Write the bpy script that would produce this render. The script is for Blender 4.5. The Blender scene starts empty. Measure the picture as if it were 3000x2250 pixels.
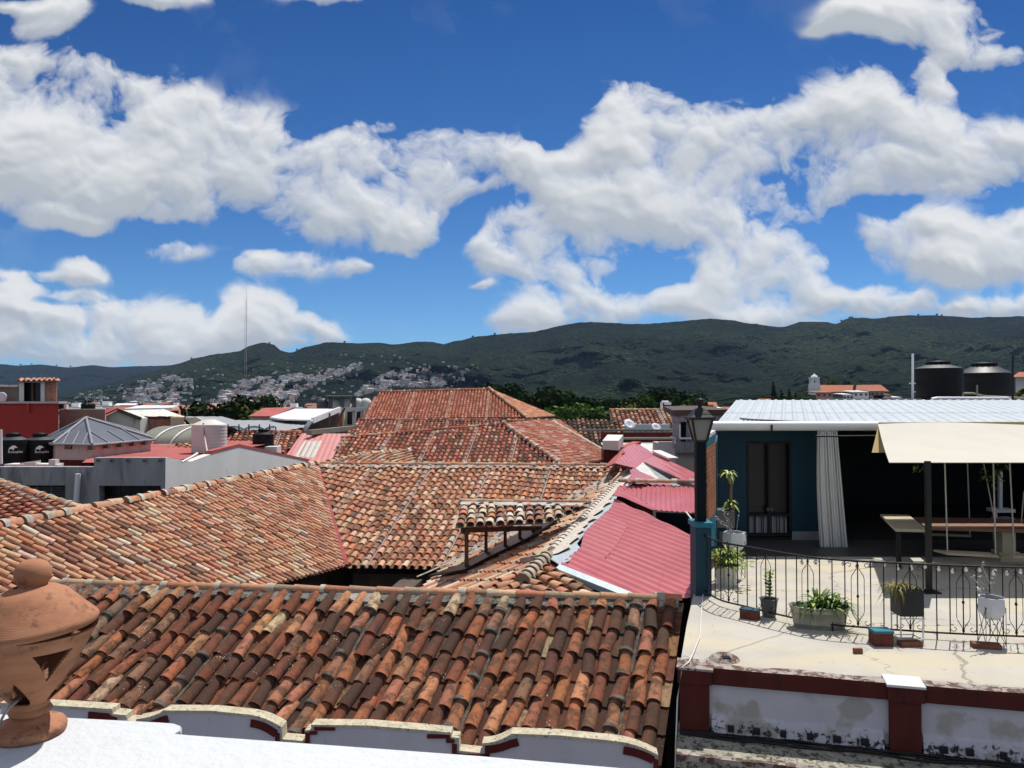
import bpy, math, random
from mathutils import Vector, noise
R = math.radians
rnd = random.Random(11)
scene = bpy.context.scene
COL = scene.collection
F = 2250.0
PITCH = math.atan(50/2250)
CP, SP = math.cos(PITCH), math.sin(PITCH)
V = Vector
ZG = -8.5                                   # street level below the eye

def ray(px, py):
    u = (px-1500)/F; v = -(py-1125)/F
    return V((u, CP - v*SP, SP + v*CP))
def P(px, py, Y):
    d = ray(px, py); return d*(Y/d.y)
def Pz(px, py, z):
    d = ray(px, py); return d*(z/d.z)
def plane3(a, b, c):
    n = (b-a).cross(c-a).normalized()
    if n.z < 0: n = -n
    return (a, n)
def PP(px, py, pl):
    d = ray(px, py); o, n = pl
    return d*(o.dot(n)/d.dot(n))

# ------------------------------------------------------------------ camera, sun
cam = bpy.data.cameras.new('camera'); cam_o = bpy.data.objects.new('camera', cam); COL.objects.link(cam_o)
cam.sensor_width = 36.0; cam.lens = 36.0*F/3000; cam.clip_start = 0.1; cam.clip_end = 30000
cam_o.rotation_euler = (math.pi/2 + PITCH, 0, 0)
scene.camera = cam_o
SUN_AZ, SUN_EL = R(31), R(63)
sl = bpy.data.lights.new('sun', 'SUN'); sl.energy = 4.8; sl.angle = R(0.5); sl.color = (1, .955, .89)
so = bpy.data.objects.new('sun', sl); COL.objects.link(so)
sd = V((math.sin(SUN_AZ)*math.cos(SUN_EL), math.cos(SUN_AZ)*math.cos(SUN_EL), math.sin(SUN_EL)))
so.rotation_euler = sd.to_track_quat('Z', 'Y').to_euler(); so.location = (0, 0, 60)
scene.view_settings.view_transform = 'Standard'; scene.view_settings.look = 'None'
scene.view_settings.exposure = 0.0; scene.view_settings.gamma = 1.0
cy = scene.cycles
cy.max_bounces = 6; cy.diffuse_bounces = 3; cy.glossy_bounces = 2; cy.transmission_bounces = 4; cy.transparent_max_bounces = 6; cy.volume_bounces = 0
cy.caustics_reflective = False; cy.caustics_refractive = False

# ------------------------------------------------------------------ world: sky with clouds
world = bpy.data.worlds.new('World'); scene.world = world; world.use_nodes = True
wt = world.node_tree; wt.nodes.clear()
def N(nt, typ, **kw):
    n = nt.nodes.new(typ)
    for k, v in kw.items():
        if k.startswith('i'):
            n.inputs[int(k[1:])].default_value = v
        else: setattr(n, k, v)
    return n
def L(nt, a, b): nt.links.new(a, b)
def M(nt, op, a, b=None, c=None, clamp=False):
    n = nt.nodes.new('ShaderNodeMath'); n.operation = op; n.use_clamp = clamp
    for i, x in enumerate((a, b, c)):
        if x is None: continue
        if isinstance(x, (int, float)): n.inputs[i].default_value = x
        else: nt.links.new(x, n.inputs[i])
    return n.outputs[0]
def VM(nt, op, a, b=None, c=None):
    n = nt.nodes.new('ShaderNodeVectorMath'); n.operation = op
    for i, x in enumerate((a, b, c)):
        if x is None: continue
        if isinstance(x, (tuple, Vector)): n.inputs[i].default_value = x
        else: nt.links.new(x, n.inputs[i])
    return n.outputs['Value'] if op in ('DOT_PRODUCT', 'LENGTH') else n.outputs[0]
def MIX(nt, fac, a, b, blend='MIX'):
    n = nt.nodes.new('ShaderNodeMix'); n.data_type = 'RGBA'; n.blend_type = blend
    for sock, x in ((n.inputs[0], fac), (n.inputs[6], a), (n.inputs[7], b)):
        if isinstance(x, (int, float)): sock.default_value = x
        elif isinstance(x, (tuple, list)): sock.default_value = tuple(x) + ((1,) if len(x) == 3 else ())
        else: nt.links.new(x, sock)
    return n.outputs[2]
def RAMP(nt, fac, stops):
    n = nt.nodes.new('ShaderNodeValToRGB'); cr = n.color_ramp
    while len(cr.elements) < len(stops): cr.elements.new(.5)
    for e, (p, c) in zip(cr.elements, stops):
        e.position = p; e.color = tuple(c) + (1,) if len(c) == 3 else c
    nt.links.new(fac, n.inputs[0]); return n.outputs[0]
def MAPR(nt, x, a, b, c=0.0, d=1.0, smooth=True):
    n = nt.nodes.new('ShaderNodeMapRange'); n.interpolation_type = 'SMOOTHSTEP' if smooth else 'LINEAR'
    nt.links.new(x, n.inputs[0])
    for i, v in zip((1, 2, 3, 4), (a, b, c, d)): n.inputs[i].default_value = v
    return n.outputs[0]
def NOISE(nt, vec, scale, detail=4, rough=.55, dist=0.0, dim='3D'):
    n = nt.nodes.new('ShaderNodeTexNoise'); n.noise_dimensions = dim
    n.inputs['Scale'].default_value = scale; n.inputs['Detail'].default_value = detail
    n.inputs['Roughness'].default_value = rough; n.inputs['Distortion'].default_value = dist
    if vec is not None: nt.links.new(vec, n.inputs['Vector'])
    return n.outputs[0]

# cloud masses: centre and half-size (in 1/2212 of the field of view), weight
BL = [(40,170,120,85,1),(150,210,110,90,1),(70,330,150,100,1),(240,230,110,95,1),(330,290,130,110,1),(250,400,220,75,1),(430,260,75,70,1),(450,360,150,90,1),(560,320,95,85,1),(370,440,110,35,1),
(690,420,120,100,1),(740,350,90,60,1),(830,400,110,100,1),(860,500,70,55,1),(960,330,110,60,1),(1000,380,120,60,1),(930,470,60,50,.8),(820,275,60,18,.5),(1100,350,110,50,1),(1200,380,80,55,1),
(1120,480,90,45,1),(1230,540,130,60,1),(1060,520,60,35,.9),(1290,420,110,80,1),(1350,280,75,90,1),(1400,215,70,50,1),(1440,300,90,80,1),(1360,380,110,80,1),(1480,440,130,90,1),(1560,300,90,65,1),(1600,420,120,80,1),
(1680,330,110,90,1),(1760,280,90,70,1),(1850,220,90,75,1),(1900,300,120,95,1),(1990,330,130,90,1),(2080,370,90,60,1),(2170,320,90,65,1),(1800,390,70,50,.9),(1740,440,80,40,.7),(1940,400,90,30,.9),
(1580,550,130,75,1),(1680,580,110,75,1),(1720,640,110,60,1),(1560,640,110,55,1),(1450,640,40,30,.6),(1640,690,90,25,.9),(1200,640,80,50,1),(1290,660,100,50,1),(1140,690,70,35,1),(1110,580,60,25,.7),(1080,560,50,22,.6),
(1890,650,75,45,1),(1960,655,50,30,.8),(2000,510,120,50,1),(2090,560,130,55,1),(2200,520,70,60,1),(2170,670,110,35,1),(2060,680,60,20,.8),
(1880,36,120,34,.8),(2010,30,110,60,1),(2090,70,80,60,1),(2130,120,50,30,.9),(2000,150,45,40,.7),(2030,190,50,30,.7),(1780,60,50,14,.45),(2200,120,25,30,.6),
(40,8,70,18,.75),(120,22,62,36,.75),(90,60,50,16,.6),(350,5,90,22,.8),(690,-4,90,16,.8),
(90,470,60,24,.9),(160,490,75,20,.9),(180,580,55,28,1),(60,590,90,12,.5),(40,615,60,16,.6),(390,545,80,22,.5),(560,580,50,30,.62),(660,580,60,22,.42),(755,585,36,20,.6),(610,560,70,14,.4),(170,630,70,14,.45),(1050,612,28,10,.6),
(20,670,70,45,1),(110,700,90,50,1),(30,740,100,40,1),(140,750,100,35,.9),(240,690,70,50,1),(330,700,90,55,1),(420,720,90,50,1),(350,760,160,35,1),(480,745,70,35,1),(560,680,85,45,1),(640,710,80,40,1),(600,750,110,25,.8),(700,730,50,20,.8),(240,760,60,20,.6),(75,650,60,12,-.5),(200,700,25,40,-.6),(460,690,22,35,-.6),(1440,590,60,30,-.5),(1830,590,60,30,-.5),(1400,560,40,20,-.4),
(-150,300,150,200,1),(2400,330,150,120,1),(2420,640,160,60,1),(1000,490,55,30,-.45),(340,300,40,16,-.35),(620,372,24,14,-.45),(60,296,45,10,-.35),(1490,532,45,14,-.4),(1640,390,50,22,-.35)]
geo = N(wt, 'ShaderNodeTexCoord')
sep = N(wt, 'ShaderNodeSeparateXYZ'); L(wt, geo.outputs['Generated'], sep.inputs[0])
yy = M(wt, 'MAXIMUM', sep.outputs[1], 0.03)
uu = M(wt, 'DIVIDE', sep.outputs[0], yy); vv = M(wt, 'DIVIDE', sep.outputs[2], yy)
cmb = N(wt, 'ShaderNodeCombineXYZ', i2=1.0); L(wt, uu, cmb.inputs[0]); L(wt, vv, cmb.inputs[1])
# unseen scattered clouds over the rest of the sky, added as neutral fill light
n5 = NOISE(wt, geo.outputs['Generated'], 2.4, 6, .6)
front = M(wt, 'MULTIPLY', MAPR(wt, sep.outputs[1], .25, .5), MAPR(wt, vv, 1.1, .75))
dens = M(wt, 'MULTIPLY', MAPR(wt, n5, .44, .60), M(wt, 'SUBTRACT', 1.0, front))
sky = N(wt, 'ShaderNodeTexSky', sky_type='NISHITA', sun_disc=False, sun_elevation=SUN_EL, sun_rotation=SUN_AZ, altitude=2100)
sky.air_density = 1.0; sky.dust_density = .3; sky.ozone_density = 4.0
skyc = VM(wt, 'MULTIPLY', sky.outputs[0], RAMP(wt, MAPR(wt, vv, 0.0, .52, 0, 1, False), [(0, (.062, .092, .108)), (.5, (.034, .066, .096)), (1, (.020, .049, .082))]))
fin = MIX(wt, dens, skyc, (.66, .67, .68))
bg = N(wt, 'ShaderNodeBackground'); bg.inputs[1].default_value = 1.0
L(wt, fin, bg.inputs[0])
wo = N(wt, 'ShaderNodeOutputWorld'); L(wt, bg.outputs[0], wo.inputs[0])
world.cycles.sampling_method = 'MANUAL'; world.cycles.sample_map_resolution = 512

# ------------------------------------------------------------------ clouds: a field computed on a grid of directions
import numpy as np
def cloud_field(step=2.8, x0=-300, x1=3300, y0=-420, y1=1190, seed=7):
    K = 3000/2212
    xs = np.arange(x0, x1+step, step); ys = np.arange(y0, y1+step, step)
    X, Y = np.meshgrid(xs, ys)
    rs = np.random.RandomState(seed)
    def vnoise(x, y, tab):
        xi = np.floor(x).astype(int); yi = np.floor(y).astype(int); fx = x-xi; fy = y-yi
        fx = fx*fx*fx*(fx*(fx*6-15)+10); fy = fy*fy*fy*(fy*(fy*6-15)+10); n = tab.shape[0]
        a = tab[yi % n, xi % n]; b = tab[yi % n, (xi+1) % n]; c = tab[(yi+1) % n, xi % n]; d = tab[(yi+1) % n, (xi+1) % n]
        return (a*(1-fx)+b*fx)*(1-fy) + (c*(1-fx)+d*fx)*fy
    tabs = [rs.rand(256, 256)*2-1 for _ in range(10)]
    def fbm(x, y, o, s0, gain=.5, bil=False, k=0):
        r = 0; amp = 1; tot = 0; ca, sa = math.cos(.6), math.sin(.6)
        for i in range(o):
            v = vnoise(x/s0+i*17.3, y/s0+i*9.1, tabs[(i+k) % 10])
            r = r + amp*((2.6*np.abs(v)-1) if bil else v); tot += amp; amp *= gain; s0 /= 2.03
            x, y = x*ca - y*sa, x*sa + y*ca
        return r/tot
    wx = fbm(X, Y, 4, 230, .55, k=3); wy = fbm(X+900, Y+300, 4, 230, .55, k=5)
    Xw = X + wx*50; Yw = Y + wy*36
    C = np.zeros_like(X); Vv = np.zeros_like(X)
    for (ox, oy, rx, ry, w) in BL:
        dx = (Xw-ox*K)/(rx*K); dy = (Yw-oy*K)/(ry*K); d2 = dx*dx+dy*dy
        g = w*np.exp(-d2*d2*.55 - d2*.35)
        C = C + g*(1-np.clip(C, 0, 1)*.75) if w > 0 else C + g
        Vv = Vv - g*dy
    C = np.clip(C*1.2, -.2, 1.08); Vv = np.clip(Vv/(np.abs(C)+.25), -1, 1)
    puff = fbm(Xw, Yw*1.2, 7, 250, .60, bil=True, k=1)
    wisp = fbm(X+wx*120, (Y+wy*90)*1.3, 8, 330, .62, k=7)
    h = C + .55*puff + 1.22*wisp
    e0 = .34
    T = np.clip(h-e0, 0, None)
    alpha = np.clip(1-np.exp(-(T*2.8)**1.2), 0, 1)*np.clip((C+.02)/.45, 0, 1)
    def blur(a, n):
        for _ in range(2):
            c = np.cumsum(np.pad(a, ((n+1, n), (0, 0)), mode='edge'), 0); a = (c[2*n+1:]-c[:-2*n-1])/(2*n+1)
            c = np.cumsum(np.pad(a, ((0, 0), (n+1, n)), mode='edge'), 1); a = (c[:, 2*n+1:]-c[:, :-2*n-1])/(2*n+1)
        return a
    def grad(a, n): return (np.roll(a, -n, 0)-np.roll(a, n, 0)) + .40*(np.roll(a, n, 1)-np.roll(a, -n, 1))
    p1 = blur(h, 2); p2 = blur(np.clip(h, 0, 2), 8); p3 = blur(np.clip(h, 0, 1.6), 22)
    br = .60 + 1.5*grad(p1, 2) + .85*grad(p2, 6) + .55*grad(p3, 14) + .12*Vv
    thick = blur(np.clip(T, 0, 1.2), 10)
    br = br - .16*np.clip(thick-.35, 0, 1) + .12*np.exp(-thick*5) + .16*np.clip((Y-620)/420, 0, 1)
    return xs, ys, alpha, np.clip(br, .05, 1.1)*.62+.43
def build_clouds():
    step = 2.8
    xs, ys, al, br = cloud_field(step)
    nx, ny = len(xs), len(ys)
    U, Vv = np.meshgrid((xs-1500)/F, -(ys-1125)/F)
    D = np.stack([U, CP - Vv*SP, SP + Vv*CP], -1); D /= np.linalg.norm(D, axis=-1, keepdims=True)
    co = (D*12500).astype(np.float32).reshape(-1, 3)
    j, i = np.mgrid[0:ny-1, 0:nx-1]; a = j*nx+i
    keep = (al[:-1, :-1]+al[1:, :-1]+al[:-1, 1:]+al[1:, 1:]) > .004
    q = np.stack([a, a+1, a+1+nx, a+nx], -1)[keep]
    used_ = np.zeros(nx*ny, bool); used_[q.ravel()] = True
    idx = np.cumsum(used_)-1; q = idx[q]; co = co[used_]
    b = np.clip((br.ravel()[used_]-.25)/.85, 0, 1)[:, None]
    dark, mid, hi = np.array((.36, .41, .47)), np.array((.59, .62, .65)), np.array((.84, .85, .85))
    c = np.where(b < .5, dark+(mid-dark)*b*2, mid+(hi-mid)*(b-.5)*2)
    col = np.concatenate([c, al.ravel()[used_][:, None]], 1).astype(np.float32)
    me = bpy.data.meshes.new('sky_clouds'); n, m_ = len(co), len(q)
    me.vertices.add(n); me.vertices.foreach_set('co', co.ravel())
    me.loops.add(m_*4); me.loops.foreach_set('vertex_index', q.ravel().astype(np.int32))
    me.polygons.add(m_); me.polygons.foreach_set('loop_start', np.arange(0, m_*4, 4, dtype=np.int32))
    at = me.color_attributes.new('cloud', 'FLOAT_COLOR', 'POINT'); at.data.foreach_set('color', col.ravel())
    me.update(); me.validate()
    mt = bpy.data.materials.new('cloud_vapour'); mt.use_nodes = True; nt = mt.node_tree; nt.nodes.clear()
    an = N(nt, 'ShaderNodeAttribute', attribute_name='cloud'); em = N(nt, 'ShaderNodeEmission'); tr_ = N(nt, 'ShaderNodeBsdfTransparent'); mx = N(nt, 'ShaderNodeMixShader'); ou = N(nt, 'ShaderNodeOutputMaterial')
    L(nt, an.outputs[0], em.inputs[0]); L(nt, an.outputs['Alpha'], mx.inputs[0]); L(nt, tr_.outputs[0], mx.inputs[1]); L(nt, em.outputs[0], mx.inputs[2]); L(nt, mx.outputs[0], ou.inputs[0])
    mt.cycles.emission_sampling = 'NONE'
    me.materials.append(mt)
    o = bpy.data.objects.new('sky_clouds', me); COL.objects.link(o); o['label'] = 'white cumulus clouds drifting across the blue sky'; o['kind'] = 'structure'
build_clouds()
# ------------------------------------------------------------------ materials
MATS = {}
def newmat(name):
    m = bpy.data.materials.new(name); m.use_nodes = True
    nt = m.node_tree; b = nt.nodes['Principled BSDF']
    b.inputs['Specular IOR Level'].default_value = .35
    MATS[name] = m
    return m, nt, b
def mat(name, col, rough=.85, var=.25, scale=3.0, bump=.3, bscale=None, metal=0.0, dirt=None, dthr=(.55, .75), dscale=None, streak=False, spec=.35):
    m, nt, b = newmat(name)
    tc = N(nt, 'ShaderNodeTexCoord').outputs['Object']
    vec = VM(nt, 'MULTIPLY', tc, (1, 1, .22)) if streak else tc
    n = NOISE(nt, vec, scale, 6, .62)
    lo = tuple(c*(1-var) for c in col); hi = tuple(min(1, c*(1+var)) for c in col)
    c = RAMP(nt, n, [(.28, lo), (.72, hi)])
    if dirt:
        n2 = NOISE(nt, vec, dscale or scale*2.7, 8, .68, .4)
        c = MIX(nt, MAPR(nt, n2, dthr[0], dthr[1]), c, dirt)
    L(nt, c, b.inputs['Base Color'])
    b.inputs['Roughness'].default_value = rough; b.inputs['Metallic'].default_value = metal
    b.inputs['Specular IOR Level'].default_value = spec
    if bump:
        bn = N(nt, 'ShaderNodeBump'); bn.inputs['Strength'].default_value = bump; bn.inputs['Distance'].default_value = .02
        L(nt, NOISE(nt, tc, bscale or scale*8, 5, .6), bn.inputs['Height']); L(nt, bn.outputs[0], b.inputs['Normal'])
    return m
def tintmat(name, rough=.9, lichen=(.10, .085, .06), lfac=.55, scale=9.0, specks=False, bump=.5, bdist=.01, thr=(.5, .72)):
    m, nt, b = newmat(name)
    at = N(nt, 'ShaderNodeAttribute', attribute_name='tint').outputs[0]
    tc = N(nt, 'ShaderNodeTexCoord').outputs['Object']
    n = NOISE(nt, tc, scale, 6, .65, .3)
    c = MIX(nt, M(nt, 'MULTIPLY', MAPR(nt, n, thr[0], thr[1]), lfac), at, lichen)
    n3 = NOISE(nt, tc, scale*5, 4, .6)
    c = MIX(nt, 1.0, c, RAMP(nt, n3, [(.2, (.68, .68, .68)), (.8, (1.25, 1.22, 1.2))]), 'MULTIPLY')
    if specks:
        vo = N(nt, 'ShaderNodeTexVoronoi'); vo.inputs['Scale'].default_value = 26; L(nt, tc, vo.inputs['Vector'])
        cl = NOISE(nt, tc, 2.3, 2, .5)
        rad = MAPR(nt, cl, .50, .75, .02, .30)
        sp = M(nt, 'LESS_THAN', M(nt, 'ADD', vo.outputs[0], M(nt, 'MULTIPLY', n3, .25)), M(nt, 'ADD', rad, .10))
        c = MIX(nt, M(nt, 'MULTIPLY', sp, .75), c, (.52, .47, .40))
    L(nt, c, b.inputs['Base Color']); b.inputs['Roughness'].default_value = rough
    b.inputs['Specular IOR Level'].default_value = .25
    bn = N(nt, 'ShaderNodeBump'); bn.inputs['Strength'].default_value = bump; bn.inputs['Distance'].default_value = bdist
    L(nt, NOISE(nt, tc, scale*4, 5, .65), bn.inputs['Height']); L(nt, bn.outputs[0], b.inputs['Normal'])
    return m
tintmat('near_tile', specks=True, scale=7, lichen=(.060, .042, .030), lfac=.75, thr=(.44, .62))
tintmat('tile', lichen=(.16, .11, .07), lfac=.5, scale=6, thr=(.5, .7))
tintmat('far_tile', lichen=(.12, .05, .03), lfac=.35, scale=1.2, bump=.2)
tintmat('leaf', rough=.5, lfac=.0, scale=3, bump=0, bdist=.001)
tintmat('crown_leaf', rough=1.0, lfac=.0, scale=1, bump=0, bdist=.001)
MATS['crown_leaf'].node_tree.nodes['Principled BSDF'].inputs['Specular IOR Level'].default_value = .02
mat('mortar', (.42, .38, .33), .95, .3, 5, .8, 30, dirt=(.09, .085, .07), dthr=(.5, .62), dscale=7)
mat('old_mortar', (.20, .19, .165), .95, .45, 7, 1.0, 30, dirt=(.035, .035, .028), dthr=(.45, .6), dscale=9)
mat('white_plaster', (.60, .625, .635), .8, .04, 1.6, .5, 26, dirt=(.53, .545, .55), dthr=(.56, .72), dscale=5)
mat('parapet_paint', (.56, .53, .57), .9, .08, 2, .25, 20, dirt=(.38, .36, .38), dthr=(.6, .75), streak=True)
mat('coping', (.56, .50, .36), .95, .25, 9, .8, 60, dirt=(.15, .13, .09), dthr=(.55, .64), dscale=26)
mat('maroon_paint', (.115, .018, .016), .75, .3, 4, .3, 20, dirt=(.06, .02, .016), dthr=(.5, .75), spec=.15)
mat('dark_wood', (.13, .075, .05), .9, .35, 6, .4, 30, streak=True)
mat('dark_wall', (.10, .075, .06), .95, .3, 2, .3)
mat('cement_grey', (.34, .34, .345), .95, .25, 1.4, .4, 14, dirt=(.17, .17, .172), dthr=(.5, .7), streak=True, dscale=3)
mat('cement_pale', (.62, .62, .58), .95, .12, 1.2, .3, 14, dirt=(.30, .31, .27), dthr=(.5, .72), streak=True, dscale=2.4)
mat('cement_olive', (.22, .22, .18), .95, .2, .6, .3, 8, dirt=(.15, .15, .12), streak=True)
mat('red_roof_paint', (.40, .10, .085), .8, .2, 1.1, .2, dirt=(.28, .11, .09), dthr=(.55, .75))
mat('red_wall_paint', (.42, .040, .030), .8, .15, .6, .2, dirt=(.33, .035, .03), streak=True)
mat('pink_plaster', (.58, .49, .44), .9, .08, 1.2, .2, dirt=(.42, .33, .29), streak=True)
mat('cream_plaster', (.60, .53, .36), .9, .1, .8, .2)
mat('white_wall', (.66, .65, .62), .9, .08, .8, .2, dirt=(.42, .40, .37), dthr=(.58, .8), streak=True)
mat('black_plastic', (.007, .008, .009), .6, .2, 3, .05, spec=.18)
mat('black_plastic_top', (.045, .05, .052), .5, .2, 3, .05)
mat('tank_pink', (.66, .61, .56), .65, .05, 2, .1)
mat('grey_fiber', (.30, .305, .31), .6, .12, 1.2, .2, dirt=(.28, .28, .28), dthr=(.55, .8), dscale=2)
mat('zinc', (.46, .505, .54), .55, .10, 2.2, .12, 10, metal=.0, dirt=(.30, .34, .36), dthr=(.5, .75), dscale=5, spec=.5)
mat('flashing', (.50, .58, .62), .5, .12, 4, .4, 8, metal=.3, dirt=(.62, .64, .64), dthr=(.5, .7))
mat('skylight_sheet', (.135, .14, .16), .35, .12, 1.2, .05, spec=.5)
mat('skylight_bar', (.27, .27, .29), .5, .1, 2, 0)
mat('maroon_gutter', (.30, .065, .055), .8, .3, 4, .2)
mat('white_metal', (.80, .80, .79), .4, .03, 2, 0)
mat('red_metal', (.56, .155, .165), .22, .12, 1.3, .05, dirt=(.58, .22, .22), dthr=(.5, .85), dscale=2.4, spec=.8)
mat('gable_sunlit', (.80, .79, .74), .9, .08, 1.2, .3, 14, dirt=(.50, .50, .44), dthr=(.56, .78), streak=True, dscale=2.4)  # paler wall colour with the sunlight on the gable put into it
mat('mortar_pale', (.62, .56, .48), .95, .2, 5, .6, 30, dirt=(.34, .30, .25), dthr=(.55, .72), dscale=8)
mat('red_metal_faded', (.60, .21, .215), .22, .12, 1.6, .05, dirt=(.60, .27, .26), dthr=(.5, .8), dscale=2.8, spec=.6)
mat('pink_metal', (.56, .22, .20), .55, .10, 1.3, .05, dirt=(.46, .19, .17), dthr=(.5, .8), dscale=2.4, spec=.5)
mat('clear_panel', (.55, .57, .49), .5, .08, 2, .1)
mat('teal_paint', (.006, .050, .078), .6, .12, 2, .15, 20)
mat('teal_bright', (.015, .17, .23), .55, .12, 3, .15, 20)
mat('lamp_black', (.016, .018, .018), .5, .2, 5, .1)
mat('lamp_teal', (.004, .010, .015), .6, .2, 5, .1, spec=.12)
mat('iron', (.010, .010, .010), .55, .3, 9, .2)
mat('cloth_cream', (.60, .57, .485), .9, .05, 1.5, .1, dirt=(.60, .55, .40), dthr=(.6, .8))
mat('cloth_shadeside', (.52, .40, .18), .9, .08, 3, .1)  # darker copy of the awning cloth, shade painted into the colour
mat('curtain_cloth', (.84, .84, .80), .9, .04, 2, .1)
mat('wood_cream', (.46, .40, .28), .7, .15, 3, .15, streak=False)
mat('wood_brown', (.24, .12, .075), .6, .25, 3, .2)
mat('rope', (.50, .49, .44), .9, .1, 20, 0)
mat('galvanised', (.30, .30, .25), .5, .2, 5, .2, metal=.5, dirt=(.42, .40, .30), dthr=(.5, .7))
mat('pot_grey', (.10, .105, .11), .6, .2, 5, .2)
mat('pot_white', (.60, .62, .66), .5, .1, 5, .1)
mat('soil', (.05, .035, .025), 1, .3, 20, .6)
mat('trunk', (.20, .15, .10), .95, .3, 8, .5)
mat('rust_block', (.13, .035, .022), .9, .4, 9, .5, dirt=(.35, .25, .17), dthr=(.6, .7))
mat('brick_piece', (.20, .085, .05), .95, .3, 12, .5)
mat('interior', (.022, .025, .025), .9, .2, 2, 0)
mat('shaded_floor', (.075, .074, .072), .5, .2, 2, .05)  # floor colour darkened to carry the shade under the house roof
mat('door_panel', (.05, .05, .048), .6, .2, 2, 0)
mat('dark_glass', (.008, .006, .006), .35, .1, 2, 0, spec=.5)
mat('house_white', (.80, .80, .78), .9, .1, .3, 0)
mat('house_cream', (.55, .47, .33), .9, .1, .3, 0)
mat('house_pink', (.45, .25, .20), .9, .1, .3, 0)
mat('house_grey', (.30, .30, .30), .9, .15, .3, 0)
mat('roof_terra', (.38, .13, .07), .9, .3, 1.0, 0)
mat('roof_dull', (.30, .15, .10), .9, .3, 1.0, 0)
mat('roof_tin', (.78, .72, .72), .6, .15, .5, 0)
mat('window_dark', (.015, .015, .018), .3, .1, 2, 0)
mat('wire_black', (.01, .01, .01), .6, .1, 5, 0)
mat('wire_white', (.7, .7, .68), .6, .05, 5, 0)
mat('bulb_glass', (.75, .75, .70), .3, .05, 5, 0)
mat('street', (.10, .098, .09), .95, .3, .05, .2, 2)
mat('yellow_church', (.62, .50, .24), .9, .1, .4, .1)

# lantern terracotta, baked clay with turning marks
m, nt, b = newmat('terracotta')
tc = N(nt, 'ShaderNodeTexCoord').outputs['Object']
n = NOISE(nt, VM(nt, 'MULTIPLY', tc, (1, 1, 3)), 7, 6, .65)
c = RAMP(nt, n, [(.25, (.24, .11, .06)), (.5, (.40, .175, .09)), (.8, (.46, .24, .14))])
n2 = NOISE(nt, tc, 14, 6, .7)
c = MIX(nt, MAPR(nt, n2, .54, .68), c, (.15, .065, .04))
n4 = NOISE(nt, tc, 45, 3, .6)
c = MIX(nt, MAPR(nt, n4, .70, .74), c, (.60, .45, .34))
L(nt, c, b.inputs['Base Color']); b.inputs['Roughness'].default_value = .85
wv = N(nt, 'ShaderNodeTexWave', wave_type='BANDS', bands_direction='Z'); wv.inputs['Scale'].default_value = 60; wv.inputs['Distortion'].default_value = 4
L(nt, tc, wv.inputs['Vector'])
bn = N(nt, 'ShaderNodeBump'); bn.inputs['Strength'].default_value = .12; bn.inputs['Distance'].default_value = .002
L(nt, wv.outputs[1], bn.inputs['Height']); L(nt, bn.outputs[0], b.inputs['Normal'])

# terrace floor: worn cream paint, red traces
m, nt, b = newmat('terrace_floor')
tc = N(nt, 'ShaderNodeTexCoord').outputs['Object']
c = RAMP(nt, NOISE(nt, tc, .9, 5, .6), [(.3, (.40, .375, .32)), (.7, (.53, .50, .44))])
c = MIX(nt, MAPR(nt, NOISE(nt, VM(nt, 'MULTIPLY', tc, (.5, 1.6, 1)), .8, 3, .5), .42, .66), c, (.54, .48, .35))
c = MIX(nt, M(nt, 'MULTIPLY', MAPR(nt, NOISE(nt, tc, 6, 7, .7, .6), .63, .67), .7), c, (.45, .22, .16))
c = MIX(nt, MAPR(nt, NOISE(nt, tc, 16, 7, .72), .60, .72), c, (.34, .30, .24))
vc = N(nt, 'ShaderNodeTexVoronoi', feature='DISTANCE_TO_EDGE'); vc.inputs['Scale'].default_value = .55; L(nt, VM(nt, 'ADD', tc, VM(nt, 'MULTIPLY', NOISE(nt, tc, 3, 4, .6), (.6, .6, 0))), vc.inputs['Vector'])
c = MIX(nt, M(nt, 'MULTIPLY', M(nt, 'LESS_THAN', vc.outputs[0], .006), .55), c, (.16, .14, .12))
L(nt, c, b.inputs['Base Color']); b.inputs['Roughness'].default_value = .85
bn = N(nt, 'ShaderNodeBump'); bn.inputs['Strength'].default_value = .3; bn.inputs['Distance'].default_value = .01
L(nt, NOISE(nt, tc, 12, 5, .6), bn.inputs['Height']); L(nt, bn.outputs[0], b.inputs['Normal'])

# cornice panel: white paint with damp grey patches and black mould towards its foot
m, nt, b = newmat('damp_panel')
tc = N(nt, 'ShaderNodeTexCoord').outputs['Object']
sp = N(nt, 'ShaderNodeSeparateXYZ'); L(nt, tc, sp.inputs[0])
c = RAMP(nt, NOISE(nt, tc, 2, 5, .6), [(.3, (.50, .48, .52)), (.7, (.60, .58, .62))])
low = MAPR(nt, sp.outputs[2], -.06, -.30, 0, .10)
nn = NOISE(nt, tc, 3.2, 3, .45)
c = MIX(nt, MAPR(nt, M(nt, 'ADD', nn, low), .62, .72), c, (.40, .375, .345))
mould = MAPR(nt, sp.outputs[2], -.36, -.58, -.16, .11, False)
nm = NOISE(nt, tc, 17, 8, .75, .5)
c = MIX(nt, MAPR(nt, M(nt, 'ADD', nm, mould), .58, .66), c, (.035, .033, .03))
L(nt, c, b.inputs['Base Color']); b.inputs['Roughness'].default_value = .9
mat('damp_red', (.095, .022, .018), .85, .25, 3, .3, 20, dirt=(.03, .018, .016), dthr=(.56, .70), dscale=5, streak=True, spec=.15)
mat('mossy_ledge', (.36, .34, .27), .95, .3, 6, .8, 40, dirt=(.09, .085, .05), dthr=(.48, .58), dscale=14)
mat('worn_cap', (.42, .36, .32), .95, .3, 6, .8, 40, dirt=(.13, .08, .06), dthr=(.46, .56), dscale=9)

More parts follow.
